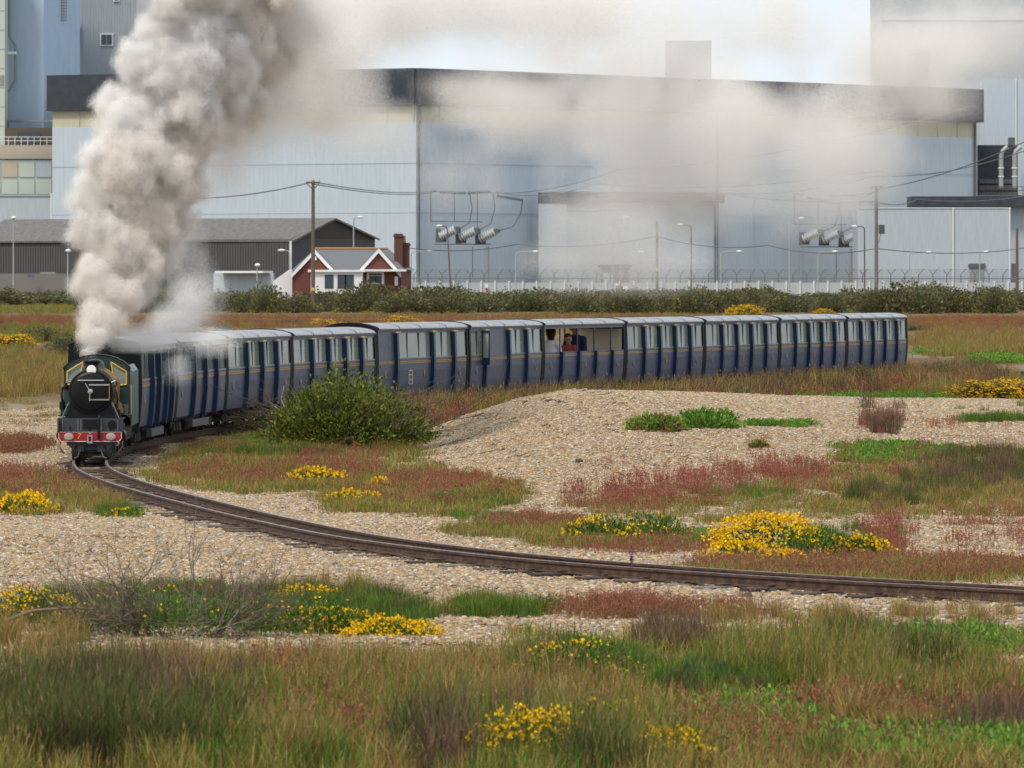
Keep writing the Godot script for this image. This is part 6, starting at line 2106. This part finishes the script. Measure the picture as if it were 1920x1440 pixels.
		if e[6] == 1:
			boxp(o, "crossarm", Vector3(0, top - 0.12, 0.12), Vector3(1.3, 0.14, 0.12), M["pole_grey"])
			b2 = MB.new()
			for s2 in [-1.0, 1.0]:
				b2.bar(Vector3(s2 * 0.5, top - 0.15, 0.18), Vector3(0, top - 0.6, 0.18), 0.035, 5)
			put(o, "brace", b2, M["pole_grey"])
			b2 = MB.new()
			b2.box(Vector3(0.5, YY(430, 500), 0.1), Vector3(0.55, 0.85, 0.5))
			for x in [0.3, 0.45, 0.6]:
				b2.box(Vector3(x, YY(430, 500), 0.37), Vector3(0.05, 0.7, 0.06))
			var tr := put(o, "transformer", b2, M["dark_steel"])
			for x in [0.35, 0.62]:
				b2 = MB.new()
				ribbed(b2, Vector3(x, YY(430, 500) + 0.42, 0.1), Vector3(x, YY(430, 500) + 0.85, 0.1), 0.06, 4, 0.03)
				put(tr, "bushing", b2, M["porcelain"])
			b2 = MB.new()
			b2.tube(PackedVector3Array([Vector3(0.4, YY(439, 500), 0.1), Vector3(0.3, YY(447, 500), 0.15), Vector3(0.2, YY(456, 500), 0.2)]), 0.03, 0.03, 5)
			put(o, "cable", b2, M["wire"])
		if e[6] == 2:
			b2 = MB.new()
			b2.lathe(Vector3(0, YY(508, 560), 0), Vector3.UP, [[e[5] + 0.005, 0.0], [e[5] + 0.008, 0.0], [e[5] + 0.008, 0.35], [e[5] + 0.005, 0.35]], 12)
			put(o, "yellow_band", b2, M["gold_bright"])
	# lamp posts: px, py of the lamp arm, reach of the arm in px (sign = side), distance, look
	var lamps := [["grey lamp post with small round head before the left end of the shed", 25, 410, 1, 600, 0], ["short lamp post just left of the smoke column", 127, 472, 1, 560, 0], ["lamp post with its head to the left, by the shed gable corner", 543, 470, -13, 590, 0], ["lamp post with its head to the right, above the brick house roof", 663, 408, 10, 640, 0], ["small lamp post left of the white lean-to", 482, 499, 1, 560, 0],
		["lamp arm reaching right just past the brick chimney", 771, 471, 38, 700, 0], ["bent brown lamp post before the left bushings", 846, 424, -22, 700, 1], ["lamp post right of the left cable duct, arm to the right", 967, 472, 40, 700, 0], ["tall pale lamp post left of the grey hut roof", 1149, 408, 25, 650, 0], ["lower lamp post behind the grey hut, arm to the right", 1163, 473, 42, 720, 0],
		["brown lamp post with thin left arm, right of the yellow banded pole", 1296, 422, -20, 690, 1], ["lamp post close to the hall's right downpipe", 1352, 472, 36, 700, 0], ["tall lamp post left of the right bushings", 1480, 410, 22, 690, 0], ["lamp under the right bushings, arm reaching right", 1534, 472, 33, 720, 0], ["brown lamp post with arm to the left, right of the right bushings", 1621, 425, -18, 690, 1],
		["lamp post before the low pale annexe, long arm to the right", 1705, 474, 38, 720, 0], ["lamp post at the annexe door", 1837, 473, 10, 700, 0]]
	for e in lamps:
		var dd: float = e[4]
		var o := thing("lamp_post", e[0], "lamp post", Vector3((e[1] - 960.0) * dd / F, 0, -dd), 0.0, "lamp posts before the power station")
		var top := YY(e[2], dd)
		var reach: float = e[3] * dd / F
		var brown: bool = e[5] == 1
		var r := 0.085 if not brown else 0.11
		var b2 := MB.new()
		var lean := -1.0 if e[0].begins_with("bent") else 0.0
		if absf(reach) < 0.3:
			b2.tube(PackedVector3Array([Vector3.ZERO, Vector3(0, top, 0)]), r, r * 0.7, 7)
		else:
			b2.tube(PackedVector3Array([Vector3.ZERO, Vector3(lean * 0.5, top - 0.5, 0), Vector3(lean * 0.5 + reach * 0.06, top - 0.12, 0), Vector3(lean * 0.5 + reach * 0.3, top, 0), Vector3(reach * 0.8, top + 0.03, 0)]), r, r * 0.55, 7)
		put(o, "pole", b2, M["pole_brown"] if brown else M["lamp_grey"])
		b2 = MB.new()
		if absf(reach) < 0.3:
			b2.ball(Vector3(0.05, top + 0.1, 0), Vector3(0.3, 0.2, 0.3), 10, 6)
		else:
			b2.ball(Vector3(reach * 0.85 + signf(reach) * 0.25, top + 0.04, 0), Vector3(0.42, 0.15, 0.2), 10, 6)
		put(o, "lamp_head", b2, M["lamp_head"])
	# overhead wires
	var wires := [["wire running left from the utility pole by the house into the smoke", [[320, 372, 420], [587, 341, 410]], 1, 0.4, 2], ["wire from the house pole to the left insulator strings", [[587, 341, 410], [820, 357, 880]], 2, 0.6, 2], ["upper wire rising right from the left insulators", [[900, 360, 880], [1160, 318, 700], [1840, 195, 420]], 1, 1.2, 3], ["second wire rising right from the left insulators", [[930, 360, 880], [1120, 345, 700], [1650, 320, 520]], 1, 1.0, 3],
		["wire from the right insulators up to the right frame edge", [[1605, 366, 940], [1645, 355, 500], [1930, 262, 420]], 1, 0.5, 3], ["wire over the transformer pole to the upper right", [[1060, 395, 800], [1345, 362, 700], [1640, 330, 600], [1930, 280, 500]], 1, 0.8, 3], ["level wire from the brick house across to the right", [[745, 462, 590], [970, 458, 600], [1232, 443, 560], [1440, 460, 520], [1643, 466, 500], [1940, 462, 600]], 1, 0.6, 1], ["lower wire passing the transformer pole at the right", [[1350, 362, 700], [1643, 378, 500], [1720, 374, 520], [1930, 366, 560]], 1, 0.4, 1]]
	for e in wires:
		var pts: Array = e[1]
		var o := thing("overhead_wire", e[0], "wire")
		for k in int(e[2]):
			var b2 := MB.new()
			var line := PackedVector3Array()
			for i in pts.size() - 1:
				var p := P(pts[i][0], pts[i][1] + k * 4, pts[i][2])
				var q := P(pts[i + 1][0], pts[i + 1][1] + k * 3, pts[i + 1][2])
				for j in 8:
					var t := j / 8.0
					line.push_back(p.lerp(q, t) + Vector3(0, -4.0 * t * (1.0 - t) * float(e[3]), 0))
			var z: Array = pts[pts.size() - 1]
			line.push_back(P(z[0], z[1], z[2]))
			b2.tube(line, 0.03 + 0.00003 * pts[0][2], 0.03 + 0.00003 * z[2], 4, false)
			put(o, "strand", b2, M["wire"])

# ---------------------------------------------------------------- smoke
func smoke() -> void:
	var puffs := []     # centre, radius, share of brown
	var main := [[170, 655, 64.2, 11, 0.6], [176, 632, 64.3, 24, 0.8], [197, 600, 64.5, 40, 0.85], [208, 560, 64.7, 48, 0.8], [188, 515, 64.8, 40, 0.7], [246, 535, 65.2, 48, 0.3], [232, 470, 65, 74, 0.75], [180, 430, 64.8, 42, 0.3], [290, 475, 65.4, 40, 0.2], [258, 395, 65.2, 84, 0.75], [186, 370, 64.9, 42, 0.2], [322, 345, 65.5, 58, 0.8], [244, 310, 65, 84, 0.7], [188, 290, 64.8, 36, 0.15], [320, 268, 65.5, 84, 0.9], [246, 225, 65.1, 66, 0.2], [330, 215, 65.4, 72, 0.5], [395, 205, 66, 62, 0.9], [325, 122, 65.2, 74, 0.1], [405, 130, 65.8, 78, 0.5], [350, 45, 65.3, 74, 0.1], [430, 55, 66, 84, 0.7], [262, 120, 65, 36, 0.05], [368, -40, 65.2, 84, 0.2], [455, -45, 66, 90, 0.6], [490, 110, 66.5, 56, 0.9], [462, 190, 66.4, 46, 0.95], [292, 60, 65.1, 30, 0.05]]
	for e in main:
		puffs.append([P(e[0], e[1], e[2]), e[3] * e[2] / F, e[4], 0, P(e[0], e[1], e[2])])
	var i := 0
	while i < puffs.size():      # billows on billows
		var e: Array = puffs[i]
		if e[3] < 2:
			for k in 9 if e[3] == 0 else 6:
				var u := Vector3(rng.randfn(), rng.randfn(), rng.randfn()).normalized()
				var r: float = e[1] * rr(0.26, 0.48)
				puffs.append([e[0] + u * e[1] * rr(0.78, 0.98), r, clampf(e[2] + rr(-0.15, 0.1), 0, 1), e[3] + 1, e[4]])
		i += 1
	# how deep inside the billows each small cell of air lies
	var cell := 0.06
	var deep := {}
	var brown_at := {}
	var out_at := {}
	for e in puffs:
		var r: float = e[1]
		var lo: Vector3 = ((e[0] - Vector3.ONE * (r + 0.14)) / cell).floor()
		var hi: Vector3 = ((e[0] + Vector3.ONE * (r + 0.14)) / cell).ceil()
		for x in range(int(lo.x), int(hi.x) + 1):
			for y in range(int(lo.y), int(hi.y) + 1):
				for z in range(int(lo.z), int(hi.z) + 1):
					var k := Vector3i(x, y, z)
					var p := Vector3(x, y, z) * cell
					var d: float = p.distance_to(e[0]) - r
					if d < 0.13 and d < deep.get(k, 1.0):
						deep[k] = d
						brown_at[k] = e[2]
						out_at[k] = ((p - Vector3(e[0])).normalized() * 0.6 + (p - Vector3(e[4])).normalized()).normalized()
	var lots := {}
	for k in deep:
		var p := Vector3(k) * cell
		var d: float = deep[k] + 0.14 * nz2.get_noise_3dv(p * 170.0) + 0.08 * nz2.get_noise_3dv(p * 480.0)
		var dens := smoothstep(0.06, -0.10, d)
		if dens < 0.04 or d < -0.42:
			continue
		lots[k] = dens
	cloud("smoke_column", "billowing white and tan smoke column rising from the engine's chimney", "smoke", lots, cell, 0.0023, 720, brown_at, Color(0.995, 0.994, 0.993), Color(0.945, 0.895, 0.845), out_at)
	haze()
# smoke as real matter: every cell of air holds tiny flakes in proportion to its density; neighbouring cells overlap so that none shows
func cloud(called: String, label: String, category: String, lots: Dictionary, cell: float, s: float, full: int, brown_at: Dictionary, tint_a: Color, tint_b: Color, out_at := {}) -> void:
	var root := thing(called, label, category)
	root.set_meta("kind", "stuff")
	var steps := [1.0, 0.6, 0.35, 0.2, 0.1]
	for i in 5:
		var xf := []
		var tint := []
		for k in lots:
			var w: float = lots[k]
			var best := 0
			for j in 5:
				if absf(w - steps[j]) < absf(w - steps[best]):
					best = j
			if best != i:
				continue
			var bs := Basis(Vector3.RIGHT, PI * 0.5 * (rng.randi() % 4)) * Basis(Vector3.UP, PI * 0.5 * (rng.randi() % 4)) * Basis(Vector3.BACK, PI * 0.5 * (rng.randi() % 4))
			var p := Vector3(k) * cell
			if out_at.has(k):      # billows turn their flakes outwards
				bs = Basis(Quaternion(Vector3.UP, out_at[k])) * Basis(Vector3.UP, rng.randf() * TAU)
			xf.append(Transform3D(bs, p))
			tint.append(tint_a.lerp(tint_b, clampf(float(brown_at.get(k, 0.5)) + 0.45 * nz2.get_noise_3dv(p * 60.0), 0, 1)))
		if xf.is_empty():
			continue
		var v := PackedVector3Array()
		for k in int(full * steps[i]):
			flake(v, Vector3(rng.randf() + rng.randf() - 1.0, rng.randf() + rng.randf() - 1.0, rng.randf() + rng.randf() - 1.0) * cell, s * rr(0.7, 1.3), 0.0 if out_at.is_empty() else 0.45)
		var arr := []
		arr.resize(Mesh.ARRAY_MAX)
		arr[Mesh.ARRAY_VERTEX] = v
		var am := ArrayMesh.new()
		am.add_surface_from_arrays(Mesh.PRIMITIVE_TRIANGLES, arr)
		var mm := MultiMesh.new()
		mm.transform_format = MultiMesh.TRANSFORM_3D
		mm.use_colors = true
		mm.mesh = am
		mm.instance_count = xf.size()
		for k in xf.size():
			mm.set_instance_transform(k, xf[k])
			mm.set_instance_color(k, tint[k])
		var o := MultiMeshInstance3D.new()
		o.name = "wisps"
		o.multimesh = mm
		o.material_override = M["smoke"]
		o.set_meta("kind", "stuff")
		root.add_child(o, true)
	print(called, " ", lots.size())
func flake(v: PackedVector3Array, p: Vector3, s: float, level: float) -> void:
	var n := (Vector3(rng.randfn(), rng.randfn(), rng.randfn()).normalized() + Vector3.UP * level * 2.0).normalized()
	var a := n.cross(Vector3(rng.randfn(), rng.randfn(), rng.randfn())).normalized()
	var b := n.cross(a)
	v.push_back(p + a * s); v.push_back(p - a * s * 0.5 + b * s * 0.87); v.push_back(p - a * s * 0.5 - b * s * 0.87)
# faint smoke. px, py, distance, half width, half height in frame pixels, half depth in m, how thick
func faint(called: String, label: String, list: Array, cell: float, s: float, thick: float, tint_a: Color, tint_b: Color) -> void:
	var dens := {}
	var full := int(thick * cell * cell * cell * 2.0 / (1.35 * s * s))
	for e in list:
		var c := P(e[0], e[1], e[2])
		var sg: Vector3 = Vector3(e[3] * 0.55 * e[2] / F, e[4] * 0.55 * e[2] / F, e[5] * 0.6)
		var peak: float = e[6] / (2.5 * sg.z)
		var lo := ((c - sg * 2.4) / cell).floor()
		var hi := ((c + sg * 2.4) / cell).ceil()
		for x in range(int(lo.x), int(hi.x) + 1):
			for y in range(int(lo.y), int(hi.y) + 1):
				for z in range(int(lo.z), int(hi.z) + 1):
					var q := (Vector3(x, y, z) * cell - c) / sg
					var g := exp(-0.5 * q.length_squared())
					if g > 0.06:
						var k := Vector3i(x, y, z)
						dens[k] = dens.get(k, 0.0) + peak * (g - 0.06)
	var lots := {}
	for k in dens:
		var p := Vector3(k) * cell
		var q := nz2.get_noise_3dv(p * 13.0 / cell) + 0.4 * nz2.get_noise_3dv(p * 36.0 / cell)
		var w: float = dens[k] / thick * smoothstep(-0.75, 0.5, q) * 1.9
		if w > 0.05:
			lots[k] = minf(w, 1.0)
	cloud(called, label, "steam" if called == "steam" else "smoke", lots, cell, s, full, {}, tint_a, tint_b)
func haze() -> void:
	faint("smoke_haze", "thin tan grey smoke drifting across the sky and the power station", [
		[560, 50, 71, 160, 110, 0.9, 3.0], [700, 30, 74, 180, 90, 0.9, 2.6], [860, 0, 78, 210, 80, 1.1, 2.0], [1000, 15, 82, 210, 85, 1.1, 1.9], [1130, 70, 86, 200, 110, 1.1, 1.7], [1230, 180, 88, 210, 130, 1.2, 1.3], [1240, 330, 88, 180, 130, 1.2, 1.4], [1170, 430, 86, 180, 90, 1.2, 1.3], [1360, 230, 90, 120, 130, 1.2, 1.5], [1360, 40, 92, 150, 80, 1.2, 2.0], [660, 200, 73, 90, 60, 0.9, 1.6], [900, 170, 80, 130, 50, 1.0, 1.4],
		[1490, 220, 94, 140, 80, 1.2, 1.2], [1590, 270, 98, 120, 130, 1.2, 2.0], [1700, 110, 100, 160, 120, 1.2, 2.0], [1830, 60, 102, 130, 80, 1.2, 1.7], [590, 190, 71, 100, 70, 0.8, 3.0], [480, 160, 67.0, 80, 120, 0.6, 4.0], [520, 20, 67.0, 120, 100, 0.7, 5.0], [600, 100, 69, 120, 80, 0.7, 3.0], [420, 270, 66.6, 60, 90, 0.5, 2.0], [1000, 205, 84, 190, 65, 1.1, 1.6], [1480, 60, 94, 110, 90, 1.1, 0.8], [680, 260, 74, 170, 70, 1.0, 0.7], [1150, 500, 86, 210, 50, 1.2, 0.8], [1750, 190, 100, 120, 50, 1.2, 1.0], [1500, 380, 94, 200, 80, 1.2, 0.4], [900, 330, 80, 220, 90, 1.2, 0.5], [1450, 300, 95, 330, 160, 1.6, 0.7], [1100, 250, 86, 300, 160, 1.4, 0.6]], 0.32, 0.0016, 4.0, Color(0.96, 0.95, 0.94), Color(0.93, 0.91, 0.885))
	faint("steam", "white steam hanging over the engine cab and the first carriage roofs", [
		[270, 635, 65.6, 60, 24, 0.3, 3.0], [330, 610, 66.6, 55, 45, 0.3, 2.4], [370, 560, 67.4, 55, 55, 0.3, 1.6], [400, 640, 68.4, 50, 28, 0.3, 1.3], [335, 690, 67.0, 26, 30, 0.2, 0.9], [350, 480, 66.5, 55, 60, 0.3, 1.2]], 0.11, 0.0014, 4.0, Color(0.96, 0.96, 0.96), Color(0.95, 0.95, 0.955))

func make_materials() -> void:
	vmat("leaf", 0.75, 0.7, 0.2)
	vmat("bark", 0.9)
	vmat("stone", 0.75, 0.0, 0.35)
	vmat("coal", 0.5, 0.0, 0.5)
	vmat("cloth", 0.85)
	vmat("smoke", 1.0, 0.5, 0.0)
	M["smoke"].specular_mode = BaseMaterial3D.SPECULAR_DISABLED
	var grain := ntex(0.03, 4, Color(0.72, 0.72, 0.72), Color(1, 1, 1), 3)
	var stain := ntex(0.02, 5, Color(0.80, 0.80, 0.79), Color(1, 1, 1), 5)
	var blotch := ntex(0.012, 4, Color(0.5, 0.5, 0.5), Color(1, 1, 1), 8)
	weather(mat("rust", col(0.13, 0.066, 0.042), 0.8), blotch, Vector3(2, 2, 2))
	weather(mat("rail_top", col(0.42, 0.38, 0.36), 0.35, 0.6), grain, Vector3(3, 3, 3))
	for e in [["sleeper", col(0.17, 0.125, 0.09)], ["sleeper_grey", col(0.30, 0.26, 0.215)], ["sleeper_dark", col(0.09, 0.06, 0.045)]]:
		weather(mat(e[0], e[1], 0.9), blotch, Vector3(6, 6, 1.2))
	mat("black_iron", col(0.02, 0.02, 0.022), 0.6)
	mat("wheel", col(0.045, 0.042, 0.04), 0.5, 0.3)
	mat("coach_end", col(0.006, 0.007, 0.010), 0.55, 0.0, 0.3)
	weather(mat("coach_blue", col(0.078, 0.10, 0.175), 0.42, 0.0, 0.6), stain, Vector3(0.8, 0.8, 0.8))
	mat("coach_navy", col(0.008, 0.027, 0.078), 0.35, 0.0, 0.5)
	mat("coach_grey", col(0.09, 0.095, 0.11), 0.5)
	weather(mat("roof_grey", col(0.34, 0.37, 0.405), 0.6), stain, Vector3(1.2, 1.2, 1.2))
	mat("roof_strap", col(0.10, 0.11, 0.12), 0.6)
	mat("buffer_red", col(0.28, 0.015, 0.015), 0.5)
	mat("gold", col(0.48, 0.30, 0.055), 0.5)
	mat("gold_bright", col(0.75, 0.50, 0.06), 0.5)
	mat("cream", col(0.62, 0.47, 0.26), 0.6)
	mat("tan_metal", col(0.30, 0.26, 0.20), 0.5, 0.3)
	mat("cream_wall", col(0.52, 0.46, 0.34), 0.7)
	mat("brass", col(0.24, 0.15, 0.07), 0.4, 0.6)
	mat("crest", col(0.30, 0.31, 0.33), 0.6)
	mat("sill", col(0.30, 0.31, 0.32), 0.5)
	mat("seat", col(0.10, 0.055, 0.03), 0.8)
	mat("partition", col(0.34, 0.385, 0.31), 0.7)
	var gl := mat("glass", col(0.40, 0.46, 0.39), 0.12, 0.0, 0.5)
	gl.albedo_color.a = 0.55
	gl.transparency = BaseMaterial3D.TRANSPARENCY_ALPHA
	mat("white_paint", col(0.76, 0.77, 0.78), 0.5)
	mat("beam_red", col(0.31, 0.010, 0.016), 0.45)
	mat("buffer_pale", col(0.36, 0.33, 0.27), 0.5)
	mat("steel", col(0.48, 0.47, 0.46), 0.35, 0.7)
	mat("platform_grey", col(0.034, 0.04, 0.053), 0.5)
	mat("edge_grey", col(0.12, 0.13, 0.15), 0.5)
	mat("truck_grey", col(0.045, 0.052, 0.068), 0.5)
	mat("black_paint", col(0.008, 0.008, 0.010), 0.4, 0.0, 0.35)
	weather(mat("smokebox", col(0.012, 0.012, 0.014), 0.55, 0.0, 0.3), stain, Vector3(2, 2, 2))
	weather(mat("smokebox_door", col(0.008, 0.008, 0.010), 0.42, 0.0, 0.35), stain, Vector3(2, 2, 2))
	mat("lamp_white", col(0.82, 0.81, 0.74), 0.3)
	mat("engine_green", col(0.010, 0.032, 0.025), 0.3, 0.0, 0.6)
	mat("tender_sheen_green", col(0.085, 0.165, 0.165), 0.3, 0.0, 0.6)  # sky reflection on the side sheets is put into this paler green
	mat("copper", col(0.20, 0.10, 0.055), 0.45, 0.6)
	var streak := ntex(0.02, 4, Color(0.95, 0.955, 0.96), Color(1, 1, 1), 21)
	weather(mat("cladding", col(0.50, 0.58, 0.655), 0.6), streak, Vector3(0.20, 0.012, 0.20))
	weather(mat("cladding_shaded", col(0.43, 0.495, 0.555), 0.6), streak, Vector3(0.20, 0.012, 0.20))  # hall cladding darkened: shade put in the colour to offset the annexe's sunnier face
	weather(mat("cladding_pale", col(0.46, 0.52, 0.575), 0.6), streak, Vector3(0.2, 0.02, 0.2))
	weather(mat("tower_grey", col(0.46, 0.50, 0.53), 0.65), streak, Vector3(0.2, 0.02, 0.2))
	weather(mat("blue_panel", col(0.46, 0.58, 0.72), 0.5), streak, Vector3(0.06, 0.012, 0.06))
	weather(mat("yellow_band", col(0.52, 0.505, 0.37), 0.5), streak, Vector3(0.12, 0.01, 0.12))
	mat("yellow_bar", col(0.46, 0.45, 0.33), 0.6)
	weather(mat("fascia", col(0.038, 0.050, 0.070), 0.6), stain, Vector3(0.05, 0.05, 0.05))
	mat("seam", col(0.40, 0.45, 0.50), 0.6)
	mat("seam_blue", col(0.38, 0.48, 0.60), 0.6)
	mat("dark_steel", col(0.10, 0.115, 0.13), 0.6)
	mat("grey_panel", col(0.26, 0.28, 0.29), 0.7)
	mat("galvanised", col(0.42, 0.43, 0.44), 0.4, 0.5)
	mat("pale_green", col(0.50, 0.56, 0.50), 0.6)
	mat("beige", col(0.48, 0.43, 0.35), 0.7)
	mat("brown_dark", col(0.10, 0.085, 0.07), 0.8)
	mat("dark_pane", col(0.05, 0.065, 0.08), 0.15)
	mat("porcelain", col(0.52, 0.55, 0.57), 0.3)
	mat("glass_insulator", col(0.13, 0.19, 0.21), 0.25)
	mat("wire", col(0.10, 0.11, 0.12), 0.6)
	weather(mat("shed_wall", col(0.085, 0.085, 0.088), 0.8), streak, Vector3(0.4, 0.05, 0.4))
	weather(mat("shed_roof", col(0.165, 0.16, 0.158), 0.85), stain, Vector3(0.12, 0.12, 0.12))
	weather(mat("brick", col(0.21, 0.065, 0.05), 0.85), grain, Vector3(0.6, 1.6, 0.6))
	weather(mat("brick_dark", col(0.17, 0.07, 0.055), 0.85), grain, Vector3(0.6, 1.6, 0.6))
	weather(mat("slate", col(0.19, 0.205, 0.225), 0.6), grain, Vector3(0.5, 0.5, 0.5))
	mat("terracotta", col(0.42, 0.20, 0.10), 0.8)
	mat("wall_brown", col(0.19, 0.17, 0.165), 0.9)
	mat("blue_tarp", col(0.08, 0.10, 0.35), 0.7)
	weather(mat("fence_pale", col(0.46, 0.49, 0.51), 0.8), streak, Vector3(0.4, 0.1, 0.4))
	mat("post_white", col(0.68, 0.69, 0.69), 0.7)
	mat("fence_dark", col(0.17, 0.19, 0.21), 0.7)
	weather(mat("pole_brown", col(0.20, 0.155, 0.125), 0.9), grain, Vector3(2, 0.3, 2))
	weather(mat("pole_grey", col(0.25, 0.24, 0.22), 0.9), grain, Vector3(2, 0.3, 2))
	mat("lamp_grey", col(0.36, 0.39, 0.41), 0.6)
	mat("lamp_head", col(0.74, 0.75, 0.75), 0.4)

func _ready() -> void:
	rng.seed = 7
	nz.seed = 3
	nz.frequency = 0.01
	nz2.seed = 9
	nz2.frequency = 0.01
	# camera: level, the lens shifted down
	cam = Camera3D.new()
	cam.name = "camera"
	cam.position = Vector3(0, H, 0)
	cam.projection = Camera3D.PROJECTION_FRUSTUM
	cam.near = 1.0
	cam.far = 6000.0
	cam.size = 2.0 * 720.0 / F
	cam.frustum_offset = Vector2(0, -(720.0 - HZ) / F)
	cam.current = true
	add_child(cam)
	var lens := CameraAttributesPhysical.new()
	lens.frustum_near = 1.0
	lens.frustum_far = 6000.0
	lens.frustum_focus_distance = 64.0
	lens.frustum_focal_length = 200.0
	lens.exposure_aperture = 16.0
	cam.attributes = lens
	env = Environment.new()
	env.tonemap_mode = Environment.TONE_MAPPER_LINEAR
	env.tonemap_exposure = EXPOSURE
	env.background_mode = Environment.BG_SKY
	var sk := ProceduralSkyMaterial.new()
	sk.sky_top_color = Color(0.86, 0.885, 0.92)
	sk.sky_horizon_color = Color(0.86, 0.90, 0.93)
	sk.sky_curve = 0.25
	sk.ground_bottom_color = Color(0.42, 0.38, 0.32)
	sk.ground_horizon_color = Color(0.62, 0.60, 0.56)
	sk.sun_angle_max = 60.0
	sk.sun_curve = 0.2
	var cover := ntex(0.006, 4, Color(0, 0, 0, 0), Color(0.35, 0.36, 0.38, 0.5), 31, 512)
	sk.sky_cover = cover
	sk.sky_cover_modulate = Color(1, 1, 1, 0.35)
	env.sky = Sky.new()
	env.sky.sky_material = sk
	env.sdfgi_enabled = true
	env.ssao_enabled = true
	env.ssil_enabled = true
	var we := WorldEnvironment.new()
	we.name = "world_environment"
	we.environment = env
	add_child(we)
	var sun := DirectionalLight3D.new()
	sun.name = "sun"
	sun.light_energy = 0.75
	sun.light_angular_distance = 12.0
	sun.light_color = Color(1.0, 0.965, 0.91)
	sun.shadow_enabled = true
	sun.rotation_degrees = Vector3(-55, -40, 0)
	add_child(sun)
	make_materials()
	lay_track()
	shape_ground()
	make_tufts()
	grow_cover()
	build_ground()
	shingle()
	power_station()
	yard()
	railway()
	train()
	single_plants()
	smoke()
const EXPOSURE := 1.2
